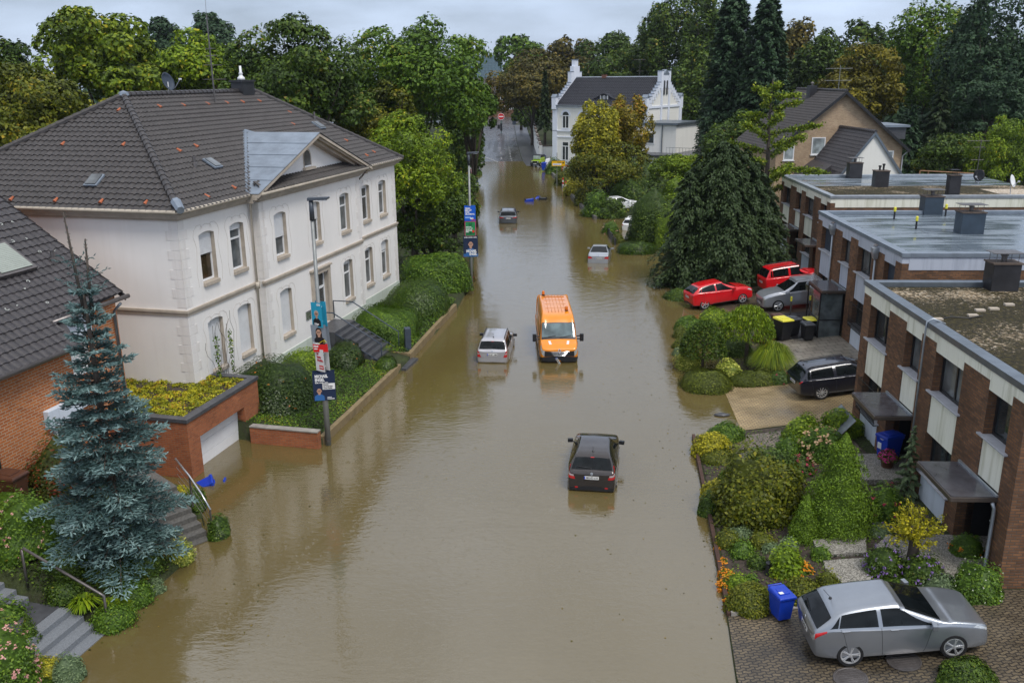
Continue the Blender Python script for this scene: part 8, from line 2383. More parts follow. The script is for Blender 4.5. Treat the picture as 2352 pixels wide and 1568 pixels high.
mb = MB()
for o in (.3, .55, .8): mb.tube([(p[0], .05, p[2] - o) for p in pts], .008, 4)
mb.build('wire', M['steel'], T)
sh('clipped_hedge', 'small dark box hedge at the waterline below the curved handrail', 505, 1240, 44, 58, 'lf_hedge', 1600, .05, 1.3, pw=2.8, jit=.22, cat='hedge')
sh('box_hedge', 'narrow clipped hedge beside the curved handrail', 452, 1175, 40, 60, 'lf_hedge', 1400, .05, 1.4, pw=2.8, cat='hedge')
def blue_spruce():
 b = Vector((-11.45, 23.3, 1.15)); h = 9.4
 r = thing('blue_spruce', 'blue spruce with two bare leading shoots in front of the brick house', 'tree', b)
 rng = np.random.default_rng(61)
 P, T, tn, Ls = [], [], [], []
 mb = MB(); mb.tube([(0, 0, -.6), (0, 0, h*.5), (0, 0, h*.82)], [.16, .09, .035], 8)
 def shoot(p, d, L, t): P.append(p); T.append(d); Ls.append(L); tn.append(t)
 nb = 112
 for k in range(nb):
  t = (k // 6+rng.uniform(0, .34))/(nb/6); z = .25+(h*.80)*t; a = k*1.047+(k // 6)*.6+rng.uniform(-.28, .28)
  f = 1 - z/(h*.86)
  Lb = max(.25, (2.42*f ** .8)*rng.uniform(.5, 1.15))*(1.0 if z > .9 else .8)
  d = np.array([math.cos(a), math.sin(a), 0]); s = np.array([-d[1], d[0], 0])
  up0 = .35 - .55*f
  q = lambda u: np.array([0, 0, z])+d*Lb*u+np.array([0, 0, Lb*(up0*u - .28*f*u*u+.22*max(0, u - .6))])
  mb.tube([tuple(q(u)) for u in (0, .4, .75, 1)], [.03, .02, .012, .006], 4)
  ns = int(9+17*Lb)
  for j in range(ns):
   u = (.18+.82*(j+rng.uniform(0, 1))/ns); sg = 1 if j % 2 else -1
   l2 = Lb*(1.02 - u)*rng.uniform(.35, .7)+.13
   o = q(u); dd = unit((d*.75+s*sg*.9+np.array([0, 0, .05 - .25*f]))[None])[0]
   m = max(1, int(l2/.065))
   for i in range(m):
    w = (i+.5)/m
    pp = o+dd*l2*w+np.array([0, 0, -.08*l2*w*w])+rng.normal(size=3)*.018
    e = unit((dd+(s*rng.choice([-1, 1])*.8+d*.3)*(.0 if i == m - 1 else 1.0)+rng.normal(size=3)*.3+np.array([0, 0, .25]))[None])[0]
    shoot(pp, e, rng.uniform(.10, .19), np.clip(.08+.75*u ** 1.6*rng.uniform(.5, 1.2)+.18*w+rng.normal()*.14, 0, 1))  # pale tips are needle colour; darker tint towards the trunk paints inner shade
  for i in range(3): shoot(q(1.0 - .05*i), unit((d+rng.normal(size=3)*.3+np.array([0, 0, .3]))[None])[0], .18, .75)
 # the two leaders
 for (dx, dy, zt, lean) in ((-.06, 0, h+.35, -.16), (.12, .05, h - .35, .10)):
  A = np.array([dx, dy, h*.74]); Bp = np.array([dx+lean, dy, zt])
  mb.tube([tuple(A), tuple(A*.5+Bp*.5), tuple(Bp)], [.05, .04, .018], 5)
  for k in range(90):
   u = rng.uniform(0, 1); a = rng.uniform(0, 6.28); pp = A+(Bp - A)*u
   shoot(pp+np.array([math.cos(a), math.sin(a), 0])*.03, unit(np.array([[math.cos(a)*.6, math.sin(a)*.6, 1.]]))[0], .06 if u > .25 else .12, rng.uniform(.0, .35))
  for zz in (.30, .5):
   for a in np.arange(5)*1.256+zz*3:
    pp = A+(Bp - A)*zz; d = np.array([math.cos(a), math.sin(a), .45])
    for i in range(9): shoot(pp+d*(.06+.055*i), unit((d+rng.normal(size=3)*.5)[None])[0], .11, rng.uniform(.2, .7))
 P, T, Ls, tn = np.array(P), np.array(T), np.array(Ls), np.array(tn)
 n = len(P)
 # each shoot: two crossed slim leaves of needles
 N = rdir(rng, n)
 V1, F1 = leafquads(P+T*Ls[:, None]*.4, N, T, Ls*1.15, Ls*.28)
 V2, F2 = leafquads(P+T*Ls[:, None]*.4, np.cross(N, T), T, Ls*1.15, Ls*.28)
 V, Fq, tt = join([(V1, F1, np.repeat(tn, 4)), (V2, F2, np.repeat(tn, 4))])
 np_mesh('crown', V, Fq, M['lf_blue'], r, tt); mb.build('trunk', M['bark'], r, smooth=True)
blue_spruce()
L_ = 'plants in the lower left garden'
sh('photinia', 'red-tipped photinia bush against the orange brick wall', 150, 1150, 135, 118, 'lf_red', 3200, .075, lump=.12, shaggy=.15)
sh('photinia', 'reddish leafy bush behind the blue spruce, beside the garage', 400, 1060, 90, 90, 'lf_red', 1800, .075, lump=.12, shaggy=.2)
sh('rose_bush', 'sprawling pale pink rose bush above the granite steps', 60, 1290, 185, 125, 'lf_mid', 4200, .055, lump=.12, shaggy=.2, flowers='pt_pink', nf=60, fs=.05)
sh('variegated_shrub', 'cream variegated shrub at the left edge above the rose bush', 12, 1180, 60, 80, 'lf_varieg', 1200, .06, shaggy=.2)
sh('rose_bush', 'dense pink rose bush in the bottom left corner', 22, 1600, 125, 165, 'lf_mid', 3200, .05, lump=.1, shaggy=.2, flowers='pt_pink', nf=95, fs=.06)
sh('fern_bank', 'light green ferny bush left of the granite steps', 22, 1470, 85, 70, 'lf_mid', 1500, .06, shaggy=.3)
cone('dwarf_conifer', 'small dark cone conifer beside the foot of the granite steps', 78, 1512, 56, 92, 'lf_dark', 1500, .035, 71)
sh('variegated_shrub', 'round grey-white variegated bush at the waterline in the bottom left', 162, 1572, 68, 62, 'lf_blue_small', 1600, .04)
sh('ground_ivy', 'yellow-green ivy spilling between the cone conifer and the variegated bush', 105, 1568, 80, 50, 'lf_yg', 1300, .04, shaggy=.2)
sh('ground_ivy', 'dark ivy under the corner rose bush', 85, 1610, 90, 40, 'lf_dark', 1200, .045)
for i, (u, v, w, h, m, lb) in enumerate(((160, 1330, 110, 70, 'lf_dark', 'dark leafy shrub beside the brown handrail post'), (225, 1300, 110, 80, 'lf_mid', 'leafy green shrub behind the broad-leaved hosta'), (250, 1350, 90, 60, 'lf_dark', 'dark herbaceous clump below the hosta'), (330, 1330, 90, 60, 'lf_dark', 'dark clump at the foot of the blue spruce'),
  (265, 1452, 88, 52, 'lf_mid', 'ivy cushion spilling over the terracotta ring stones'), (150, 1385, 70, 46, 'lf_dark', 'dark shrub on the upper side of the handrail'), (352, 1368, 46, 36, 'lf_blue_small', 'pale blue-green cushion plant on the terracotta edge'), (420, 1300, 50, 60, 'lf_varieg', 'yellow-variegated plant at the foot of the concrete steps'), (310, 1400, 80, 50, 'lf_mid', 'green clump above the terracotta ring stones'), (415, 1140, 34, 24, 'lf_yellow', 'bright yellow flowering cushion beside the curved handrail'), (410, 1020, 60, 60, 'lf_mid', 'green shrub with white blooms beside the garage corner'))):
 sh('garden_plant', lb, u, v, w, h, m, 1300, .05, shaggy=.25, flowers='pt_white' if 'white blooms' in lb else None, nf=10, fs=.06)
def hosta(u, v):
 c, rx, ry, rz = spot(u, v, 105, 70); r = thing('hosta', 'broad-leaved bright green hosta clump under the blue spruce', 'plant', c); rng = np.random.default_rng(81); n = 110
 a = rng.uniform(0, 6.28, n); k = rng.uniform(.15, 1, n); P = np.stack([np.cos(a)*rx*k, np.sin(a)*ry*k, rz*(1.0 - .55*k)], 1)
 V, Fq = leafquads(P, np.stack([np.cos(a)*.5, np.sin(a)*.5, np.ones(n)], 1)+rdir(rng, n)*.3, np.stack([np.cos(a), np.sin(a), -.4*k], 1), .26, .19)
 np_mesh('leaves', V, Fq, M['lf_bright'], r, np.repeat(rng.uniform(.1, .6, n), 4)); blossoms(rng, np.array([[.1, -.1, rz+.25], [.15, -.1, rz+.15], [.05, -.05, rz+.2]]), np.array([[0, 0, 1.]]*3), M['pt_white'], r, .04)
hosta(295, 1275)
def fern(u, v, label, seed):
 c = gp(u, v); tuft('fern', label, c, .5, .42, 'lf_bright', 130, seed, .035)
fern(195, 1395, 'yellowish fern left of the terracotta edge', 91); fern(262, 1402, 'larger yellowish fern beside the handrail', 92)
# terracotta ring stones along the waterline
ring0 = None
for i, (u, v) in enumerate(((372, 1388), (354, 1407), (334, 1428), (314, 1449), (292, 1470), (390, 1368), (140, 1532), (118, 1520), (172, 1600), (140, 1622))):
 p = gp(u, v)
 lb = ('terracotta planter ring in the row at the waterline under the ivy and fern' if i < 6 else 'terracotta planter ring beside the foot of the granite steps')
 gr = 'terracotta rings at the waterline' if i < 6 else 'terracotta rings by the steps'
 if ring0 is None:
  ring0 = thing('planter_ring', lb, 'planter', (p.x, p.y, p.z - .1), .3*i, gr)
  mb = MB(); mb.lathe([(.17, 0), (.20, .30), (.21, .32), (.17, .33), (.15, .28), (.001, .26)], 16); mb.build('ring', M['terracotta'], ring0)
  mb = MB(); mb.lathe([(.15, .26), (.10, .30), (.001, .31)], 12); mb.build('earth', M['soil'], ring0)
 else: dup(ring0, (p.x, p.y, p.z - .1), .3*i, lb, gr)
# plants climbing the white house corner
T = thing('climbing_plant', 'wiry leafless climber on the near corner of the white house above the garage roof', 'plant', Vector((-12.55, 34.3, 2.2)), WA)
rng = np.random.default_rng(15); mb = MB(); LP = []
for k in range(9):
 y = rng.uniform(.2, 2.3); pts = [(0.12, y, 0)]
 for j in range(6): pts.append((.12, pts[-1][1]+rng.normal()*.14, pts[-1][2]+rng.uniform(.25, .5)))
 mb.tube(pts, .009, 4)
mb.build('stem', M['bark'], T)
for y in (.95, 2.0):
 for q in range(140): LP.append((.16+rng.normal()*.04, y+rng.normal()*.07, rng.uniform(0, 1.9)))
P = np.array(LP); V, Fq = leafquads(P, rdir(rng, len(P))+np.array([1., 0, 0]), rdir(rng, len(P)), .1, .08); np_mesh('leaves', V, Fq, M['lf_mid'], T, np.repeat(rng.uniform(0, 1, len(P)), 4))
# ------------------------------------------------------------------ street furniture
def lamp_post(label, foot, h, rz, arm=.68):
 r = thing('street_lamp', label, 'street lamp', foot, rz)
 mb = MB(); mb.tube([(0, 0, -.7), (0, 0, 3.5), (0, 0, 3.6), (0, 0, h - .1)], [.115, .115, .085, .065], 12); mb.build('pole', M['galv'], r, smooth=True)
 mb = MB(); mb.tube([(0, 0, h - .75), (0, 0, h)], [.10, .085], 10); mb.build('spigot', M['lamp_head'], r, smooth=True)
 mb = MB(); mb.hexa([(-.12, -.12, h - .02), (arm, -.17, h+.05), (arm, .17, h+.05), (-.12, .12, h - .02)], [(-.12, -.1, h+.10), (arm, -.15, h+.13), (arm, .15, h+.13), (-.12, .1, h+.10)])
 hd = mb.build('lamp_head', M['lamp_head'], r, bevel=.02)
 mb = MB(); mb.box(.3, arm - .08, -.12, .12, h - .0, h+.035); mb.build('lamp_glass', M['white_plastic'], hd)
 mb = MB(); mb.tube([(0, 0, 0.2), (0, 0, .25)], .125, 12); mb.build('collar', M['steel_dark'], r)
 return r
fl = Vector((-7.46, 33.45, 0)); LZ = RAD(-6)
LP1 = lamp_post('tall grey street lamp with four election posters, nearest to us', fl, 9.85, LZ)
f2 = Vector((-2.79, 60.8, 0))
LP2 = lamp_post('grey street lamp with a blue, a green and a portrait poster beside the low hedge', f2, 9.3, RAD(-4))
f3 = at(1081, 505, 0); f3 = Vector((at(1079, 520, 0).x, 93, 0))
LP3 = lamp_post('distant street lamp with a white and a dark poster, behind the second one', (f3.x+.15, 93, 0), 9.5, RAD(-2))

def portrait(root, m4, w, h, skin, hair, cloth, bald=False, glasses=True, x=0.0, long_hair=False):
 """a printed head-and-shoulders picture built of flat shapes"""
 def el(cx, cy, rx, ry, z, n=18): return [m4 @ Vector((cx+rx*math.cos(2*math.pi*k/n), cy+ry*math.sin(2*math.pi*k/n), z)) for k in range(n)]
 s = w
 mb = MB(); mb.ngon([m4 @ Vector(p) for p in ((x - .42*s, -.5*h, .004), (x+.42*s, -.5*h, .004), (x+.40*s, -.22*h, .004), (x+.16*s, -.10*h, .004), (x - .16*s, -.10*h, .004), (x - .40*s, -.22*h, .004))]); mb.build('printed_clothes', cloth, root)
 if hair and not bald:
  mb = MB(); mb.ngon(el(x, .13*h+.03*s, .235*s, (.30 if long_hair else .25)*s, .0035))
  if long_hair: mb.ngon([m4 @ Vector(p) for p in ((x - .24*s, .1*h, .0045), (x - .26*s, -.20*h, .0045), (x+.26*s, -.20*h, .0045), (x+.24*s, .1*h, .0045))][::1])
  mb.build('printed_hair', hair, root)
 mb = MB(); mb.ngon(el(x, .10*h, .185*s, .235*s, .0055)); mb.ngon([m4 @ Vector(p) for p in ((x - .09*s, -.13*h, .005), (x+.09*s, -.13*h, .005), (x+.09*s, .02*h, .005), (x - .09*s, .02*h, .005))])
 for sg in (-1, 1): mb.ngon(el(x+sg*.19*s, .10*h, .03*s, .055*s, .0052, 10))
 mb.build('printed_face', skin, root)
 mb = MB()
 for sg in (-1, 1):
  q = m4
  if glasses: mb.tube([q @ Vector((x+sg*.075*s+.055*s*math.cos(t), .115*h+.045*s*math.sin(t), .0065)) for t in np.linspace(0, 6.283, 11)], .008*s+.002, 4)
  else: mb.ngon(el(x+sg*.07*s, .115*h, .03*s, .014*s, .007, 8))
 mb.tube([m4 @ Vector((x - .02*s, .115*h, .0065)), m4 @ Vector((x+.02*s, .115*h, .0065))], .006*s, 3)
 mb.tube([m4 @ Vector((x, .10*h, .0065)), m4 @ Vector((x+.012*s, .05*h, .0065)), m4 @ Vector((x - .015*s, .045*h, .0065))], .005*s, 3)
 mb.build('printed_features', M['ink'], root)
 mb = MB(); mb.tube([m4 @ Vector((x - .06*s, -.005*h, .0065)), m4 @ Vector((x, -.015*h, .0065)), m4 @ Vector((x+.06*s, -.005*h, .0065))], .009*s, 4); mb.build('printed_mouth', plain('print_lips', (.35, .12, .10), .5), root)

def poster(label, foot, z, w, h, yaw, m, lean=0.0, dx=0.0, back=True):
 """a board strapped to a pole; yaw 0 faces -y"""
 r = thing('election_poster', label, 'poster', (foot[0], foot[1], 0))
 m4 = Matrix.Translation((0, 0, z)) @ Matrix.Rotation(yaw, 4, 'Z') @ Matrix.Translation((dx, -.13, 0)) @ Matrix.Rotation(RAD(90), 4, 'X') @ Matrix.Rotation(lean, 4, 'Z')
 mb = MB(); mb.mbox(m4, w, h, .006); mb.build('board', m, r)
 m5 = Matrix.Translation((0, 0, z)) @ Matrix.Rotation(yaw, 4, 'Z') @ Matrix.Translation((dx, .13, 0)) @ Matrix.Rotation(RAD(90), 4, 'X') @ Matrix.Rotation(lean, 4, 'Z')
 mb = MB(); mb.mbox(m5, w, h, .006); mb.build('back_board', m, r)
 mb = MB()
 for q in (.3, -.3): mb.tube([(.12*math.cos(t), .12*math.sin(t), z+q*h) for t in np.linspace(0, 6.283, 13)], .012, 4)
 mb.build('cable_tie', M['white_plastic'], r)
 return r, m4
def P_(c, n): return plain('print_'+n, c, .45, var=.04)
navy, cyan, grey_, red_, white_, blue_, green_ = P_((.010, .022, .060), 'navy'), P_((.02, .34, .52), 'cyan'), P_((.22, .25, .29), 'grey'), P_((.66, .02, .02), 'red'), M['white_ink'], P_((.005, .10, .55), 'blue'), P_((.015, .24, .075), 'green')
shirt, black_, hair_g, hair_b, yellow_ = P_((.03, .13, .36), 'shirt'), P_((.012, .012, .016), 'black'), P_((.50, .45, .40), 'grey_hair'), P_((.03, .02, .018), 'dark_hair'), P_((.75, .60, .02), 'yellow')
def flat(name, m4, x0, x1, y0, y1, z, m, root):
 mb = MB(); mb.ngon([m4 @ Vector(p) for p in ((x0, y0, z), (x1, y0, z), (x1, y1, z), (x0, y1, z))]); return mb.build(name, m, root)
def txt(s, size, m, root, m4, x, y, align='LEFT', bold=.004, sq=.8, z=.009): return text_mesh(s, size, m, root, m4 @ Matrix.Translation((x, y, z)), 'lettering', align, bold, sq)

# near lamp, from bottom to top
yw = RAD(10)
r, m4 = poster('large navy poster with a bald man, lowest on the near street lamp', fl, 2.55, .86, 1.18, yw, navy)
txt('MICHAEL', .17, white_, r, m4, -.34, .42, bold=.008, sq=.72); txt('ENGEL', .17, white_, r, m4, -.34, .27, bold=.008, sq=.72); txt('SICHER - MODERN - SOZIAL', .05, white_, r, m4, -.34, .155, bold=.003)
flat('text_panel', m4, -.06, .42, -.13, .12, .005, white_, r)
for i, s in enumerate(('Sicherheit -', 'kein Versprechen,', 'sondern Realität!')): txt(s, .062, M['ink'], r, m4, -.03, .075 - i*.075, bold=.003)
txt('PARTEILOS', .042, white_, r, m4, .10, -.47); txt('WWW.OB-MG.DE', .042, white_, r, m4, .10, -.53)
portrait(r, m4 @ Matrix.Translation((-.20, -.25, .002)), .46, .66, M['skin'], None, shirt, True)
r, m4 = poster('narrow white poster with red words on the near street lamp', fl, 3.62, .50, .90, RAD(-38), white_, .03)
for i, s in enumerate(('ist', 'beste', 'Medizin.')): txt(s, .13, M['red_ink'], r, m4, -.14, .26 - i*.13, bold=.006)
flat('party_panel', m4, -.06, .20, -.36, -.2, .005, red_, r); txt('Die Linke', .075, white_, r, m4, -.04, -.28, bold=.004, sq=.7)
r, m4 = poster('red and dark poster with a long-haired woman on the near street lamp', fl, 4.52, .62, 1.10, RAD(-12), grey_, .05)
flat('red_field', m4, -.31, .31, -.55, -.22, .005, red_, r)
portrait(r, m4 @ Matrix.Translation((0, .16, .002)), .52, .80, M['skin'], hair_b, black_, False, True, 0, True)
txt('Tristan', .12, white_, r, m4, -.28, -.20, bold=.006, z=.012); txt('Hövel', .10, white_, r, m4, -.28, -.32, bold=.006, z=.012); txt('wählen', .07, white_, r, m4, -.28, -.42, z=.012)
mb = MB(); mb.tube([m4 @ Vector(p) for p in ((-.05, -.2, .012), (.2, -.06, .012), (.17, -.2, .012), (.2, -.06, .012), (.28, -.16, .012))], .010, 4); mb.build('yellow_arrow', yellow_, r)
r, m4 = poster('turquoise poster with a grey-haired person, topmost on the near street lamp', fl, 5.46, .52, .98, RAD(-28), cyan, .02)
portrait(r, m4 @ Matrix.Translation((-.02, -.05, .002)), .46, .80, M['skin'], hair_g, black_)
txt('CDU', .10, white_, r, m4, .02, .40, bold=.006); txt('Krings', .10, white_, r, m4, -.14, -.36, bold=.005, z=.012); flat('yellow_field', m4, -.22, -.02, -.47, -.41, .007, yellow_, r)
# second lamp
r, m4 = poster('portrait poster of a bald man with glasses on the second street lamp', f2, 3.05, 1.0, 1.42, RAD(4), navy)
portrait(r, m4 @ Matrix.Translation((0, .02, .002)), .80, 1.30, M['skin'], None, shirt, True)
flat('blue_field', m4, -.5, .5, -.71, -.50, .0045, shirt, r)
txt('SICHER - MODERN - SOZIAL', .085, white_, r, m4, 0, .63, 'CENTER', .005); txt('MICHAEL', .24, white_, r, m4, .40, -.32, 'RIGHT', .012, .72, .012); txt('ENGEL', .24, white_, r, m4, .42, -.53, 'RIGHT', .012, .72, .012)
r, m4 = poster('green poster with a dark plug and magenta rim on the second street lamp', f2, 4.28, .76, 1.0, RAD(4), P_((.50, .02, .16), 'magenta'))
flat('green_field', m4, -.34, .34, -.48, .47, .005, green_, r)
mb = MB(); dk = P_((.008, .12, .04), 'dark_green')
for q in ((-.12, .18, .12, .34), (-.09, .34, -.04, .44), (.04, .34, .09, .44), (-.03, -.35, .03, .18), (-.28, -.40, .28, -.26)): mb.ngon([m4 @ Vector(p) for p in ((q[0], q[1], .0065), (q[2], q[1], .0065), (q[2], q[3], .0065), (q[0], q[3], .0065))])
mb.build('plug_picture', dk, r)
for i, (s, z_) in enumerate((('MACHT, WAS?', .075), ('ICH WOLLT: WIND', .07), ('ERNEUER-', .13), ('BAR.', .13))): txt(s, z_, white_, r, m4, -.30, .12 - i*.10 - (.03 if i > 1 else 0), bold=.005, sq=.75)
mb = MB(); mb.ngon([m4 @ Vector((.20+.09*math.cos(t), -.18+.09*math.sin(t), .008)) for t in np.linspace(0, 6.283, 16, endpoint=False)]); mb.build('round_mark', red_, r)
r, m4 = poster('blue poster with white capitals, topmost on the second street lamp', f2, 5.32, .76, 1.02, RAD(4), blue_)
for i, s in enumerate(('TERMIN', 'BEIM AMT', 'OHNE', 'URLAUBSTAG.')): txt(s, .125, white_, r, m4, -.33, .34 - i*.13, bold=.007, sq=.8)
flat('light_panel', m4, -.34, .05, -.32, -.22, .005, P_((.25, .42, .75), 'light_blue'), r); txt('AfD', .17, white_, r, m4, .00, -.34, bold=.010)
flat('red_swoosh', m4, .10, .34, -.46, -.41, .006, red_, r)
# third lamp
r, m4 = poster('dark poster with a white text strip on the distant street lamp', (f3.x+.15, 93, 0), 3.6, .86, 1.3, RAD(4), navy, 0, .16)
txt('MICHAEL', .17, white_, r, m4, -.34, .46, bold=.008, sq=.72); txt('ENGEL', .17, white_, r, m4, -.34, .30, bold=.008, sq=.72); flat('text_panel', m4, -.20, .42, -.12, .12, .005, white_, r); txt('sondern Realität!', .08, M['ink'], r, m4, -.17, 0)
r, m4 = poster('white poster with red words on the distant street lamp', (f3.x+.15, 93, 0), 4.85, .62, .95, RAD(4), white_, 0, .05)
for i, s in enumerate(('Bus und', 'Bahn für', 'alle.')): txt(s, .13, M['red_ink'], r, m4, -.24, .25 - i*.15, bold=.006)
flat('party_panel', m4, -.02, .26, -.38, -.25, .005, red_, r)

# ------------------------------------------------------------------ wheelie bins
def bin_parts(r, body, lid, s=1.0, big=False, handle=True):
 w, d, h = (.58*s, .72*s, 1.02*s)
 mb = MB(); a, b = .78, 1.0
 mb.hexa([(-w/2*a, -d/2*a, .06), (w/2*a, -d/2*a, .06), (w/2*a, d/2*a, .06), (-w/2*a, d/2*a, .06)], [(-w/2, -d/2, h*.9), (w/2, -d/2, h*.9), (w/2, d/2, h*.9), (-w/2, d/2, h*.9)])
 mb.box(-w/2 - .025, w/2+.025, -d/2 - .025, d/2+.025, h*.9 - .05, h*.9)
 mb.build('body', M[body], r, bevel=.02)
 mb = MB(); mb.hexa([(-w/2 - .03, -d/2 - .05, h*.9+.004), (w/2+.03, -d/2 - .05, h*.9+.004), (w/2+.03, d/2+.03, h*.9+.004), (-w/2 - .03, d/2+.03, h*.9+.004)], [(-w/2, -d/2 - .02, h*.97), (w/2, -d/2 - .02, h*.97), (w/2 - .02, d/2, h*1.0), (-w/2+.02, d/2, h*1.0)])
 l = mb.build('lid', M[lid], r, bevel=.02)
 mb = MB(); mb.box(-w*.3, w*.3, -d*.28, d*.22, h*.965, h*1.006); mb.build('lid_panel', M[lid], l, bevel=.015)
 mb = MB(); mb.tube([(-w*.42, d/2+.02, h*.9), (-w*.42, d/2+.09, h*.95), (w*.42, d/2+.09, h*.95), (w*.42, d/2+.02, h*.9)], .022, 6); mb.build('handle', M[lid], r, smooth=True)
 for sg in (-1, 1):
  mb = MB(); mb.lathe([(.001, -.025), (.09, -.025), (.10, 0), (.09, .025), (.001, .025)], 14, M=Matrix.Translation((sg*w*.42, d/2*.85, .10)) @ Matrix.Rotation(RAD(90), 4, 'Y')); mb.build('wheel', M['black_plastic'], r)
def wbin(label, loc, rz, body, lid, s=1.0, sticker=None, name='wheelie_bin'):
 r = thing(name, label, 'bin', loc, rz); bin_parts(r, body, lid, s)
 if sticker:
  text_mesh(sticker, .12, M['white_ink'], r, axes((.0, -.36*s - .012, .86*s), (1, 0, 0), (0, .0, 1)) , 'number')
  mb = MB(); mb.box(-.2, -.02, -.33*s - .01, -.318*s, .45, .68); mb.build('sticker', M['white_plastic'], r)
 return r
p = gp(1790, 1425); b1 = wbin('blue wheelie bin standing beside the grey hatchback', (p.x+.05, p.y+.12, p.z+.03), RAD(15), 'blue_plastic', 'blue_plastic', .80)
mb = MB(); mb.box(-.16, -.04, -.16, -.06, .822, .827); mb.build('sticker', M['white_plastic'], b1)
p = gp(2043, 1062); wbin('blue wheelie bin with stickers at the entrance of the nearest flat-roofed house', (p.x, p.y+.2, p.z+.03), RAD(-70), 'blue_plastic', 'blue_plastic', 1.0, '180')
for i, (u, v, body, lid, lb, rz) in enumerate(((1797, 782, 'black_plastic', 'yellow_plastic', 'black wheelie bin with yellow lid, the larger one at the left of the bin yard', 20), (1860, 772, 'black_plastic', 'yellow_plastic', 'black wheelie bin with yellow lid beside the glazed porch', 10), (1854, 783, 'black_plastic', 'grey_plastic', 'black wheelie bin with grey lid in front of the porch', 5), (1820, 772, 'black_plastic', 'grey_plastic', 'black wheelie bin with grey lid behind the larger yellow-lidded bin', 15), (1788, 768, 'brown_plastic', 'brown_plastic', 'brown wheelie bin behind the larger yellow-lidded bin', 15))):
 p = gp(u, v); wbin(lb, (p.x, p.y+.1, p.z+.04), RAD(rz), body, lid, (1.2, .95, .95, 1.0, 1.05)[i])
p = gp(1870, 765)
r = thing('plant_tub', 'black plastic plant tub by the glazed porch', 'planter', (p.x+.5, p.y+.6, p.z+.05)); mb = MB(); mb.lathe([(.22, 0), (.30, .42), (.32, .44), (.28, .44), (.26, .36), (.001, .35)], 16); mb.build('tub', M['black_plastic'], r)
for (u, v, lb) in ((1823, 700, 'yellow-capped garden post behind the bins, the left one'), (1867, 698, 'yellow-capped garden post beside the porch, the right one')):
 p = gp(u, v+50); r = thing('garden_post', lb, 'post', (p.x, p.y+.8, p.z)); mb = MB(); mb.cyl((0, 0, 0), (0, 0, 1.3), .045, 8); mb.build('post', M['steel_dark'], r); mb = MB(); mb.cyl((0, 0, 1.3), (0, 0, 1.55), .06, 8); mb.build('cap', M['yellow_plastic'], r)
p = gp(38, 1180); wbin('brown wheelie bin against the orange brick wall', (p.x, p.y, p.z+.3), WA+RAD(90), 'brown_plastic', 'brown_plastic', 1.05)
# floating and toppled bins
def toppled(label, loc, rot, body, lid, s=1.0):
 r = thing('toppled_bin', label, 'bin', loc); r.rotation_euler = rot; bin_parts(r, body, lid, s); return r
p = at(1204, 463, 0); toppled('larger blue bin floating on its side in the far flood', (p.x, p.y, -.08), (RAD(90), 0, RAD(95)), 'blue_plastic', 'blue_plastic', 1.1)
p = at(1231, 458, 0); toppled('small blue bin floating between the larger blue bin and the black one', (p.x, p.y+.5, -.25), (RAD(80), 0, RAD(150)), 'blue_plastic', 'blue_plastic', .8)
p = at(1257, 459, 0); toppled('black bin floating on its side in the far flood', (p.x, p.y, -.08), (RAD(90), 0, RAD(-95)), 'black_plastic', 'black_plastic', 1.0)
p = at(468, 1112, 0); toppled('blue wheelie bin tipped over and half sunk in front of the white garage door', (p.x - .55, p.y - .1, -.42), (RAD(-76), RAD(8), RAD(-68)), 'blue_plastic', 'blue_plastic', 1.0)
p = at(516, 1103, 0); r = thing('floating_scrap', 'scrap of blue plastic floating right of the half sunk bin', 'litter', (p.x, p.y, 0)); mb = MB(); mb.hexa([(-.04, -.13, -.05), (.04, -.13, -.05), (.04, .13, -.05), (-.04, .13, -.05)], [(-.03, -.10, .07), (.03, -.10, .07), (.03, .10, .10), (-.03, .10, .10)]); mb.build('scrap', M['blue_plastic'], r, bevel=.02)
p = at(1240, 361, 0); wbin('blue wheelie bin standing by the white garden wall', (p.x, 153.0, .1), RAD(-20), 'blue_plastic', 'blue_plastic', 1.35)
p = at(1262, 392, 0); wbin('blue wheelie bin at the corner of the villa, nearer to us', (5.25, 141.5, .1), RAD(-10), 'blue_plastic', 'blue_plastic', 1.25)
p = gp(1658, 958); r = thing('stone', 'flat grey stone lying at the water edge of the tan driveway', 'stone', (p.x, p.y, .0)); mb = MB(); mb.lathe([(.05, -.05), (.28, 0), (.30, .06), (.18, .12), (.001, .13)], 9); mb.build('stone', M['slab_dark'], r, smooth=True); r.scale = (1.2, .6, .8)
# flower pots and doormats
p = gp(2036, 1078); r = thing('flower_pot', 'terracotta pot of magenta flowers beside the blue bin', 'flower pot', (p.x, p.y, p.z)); mb = MB(); mb.lathe([(.17, 0), (.24, .4), (.26, .42), (.22, .42), (.2, .36), (.001, .35)], 14); mb.build('pot', M['brown_plastic'], r)
rng = np.random.default_rng(6); D = rdir(rng, 60); D[:, 2] = np.abs(D[:, 2]); blossoms(rng, D*np.array([.3, .3, .3])+np.array([0, 0, .42]), D, M['pt_magenta'], r, .07, 5); V, Fq = leafquads(np.repeat(D, 4, 0)*.28+np.array([0, 0, .38])+rng.normal(size=(240, 3))*.05, rdir(rng, 240), rdir(rng, 240), .1, .07); np_mesh('leaves', V, Fq, M['lf_mid'], r, np.repeat(rng.uniform(0, 1, 240), 4))
def mat_(label, x, y):
 r = thing('doormat', label, 'doormat', (x, y, gz(x, y)+.05)); r.rotation_euler = (0, 0, RA); mb = MB(); mb.box(-.32, .32, -.45, .45, .0, .025); mb.build('mat', M['mat_black'], r)
mat_('black doormat at the front door beside the yellow standard tree', 12.55, 22.9); mat_('black doormat at the door with the blue bin', 12.45, 28.6)
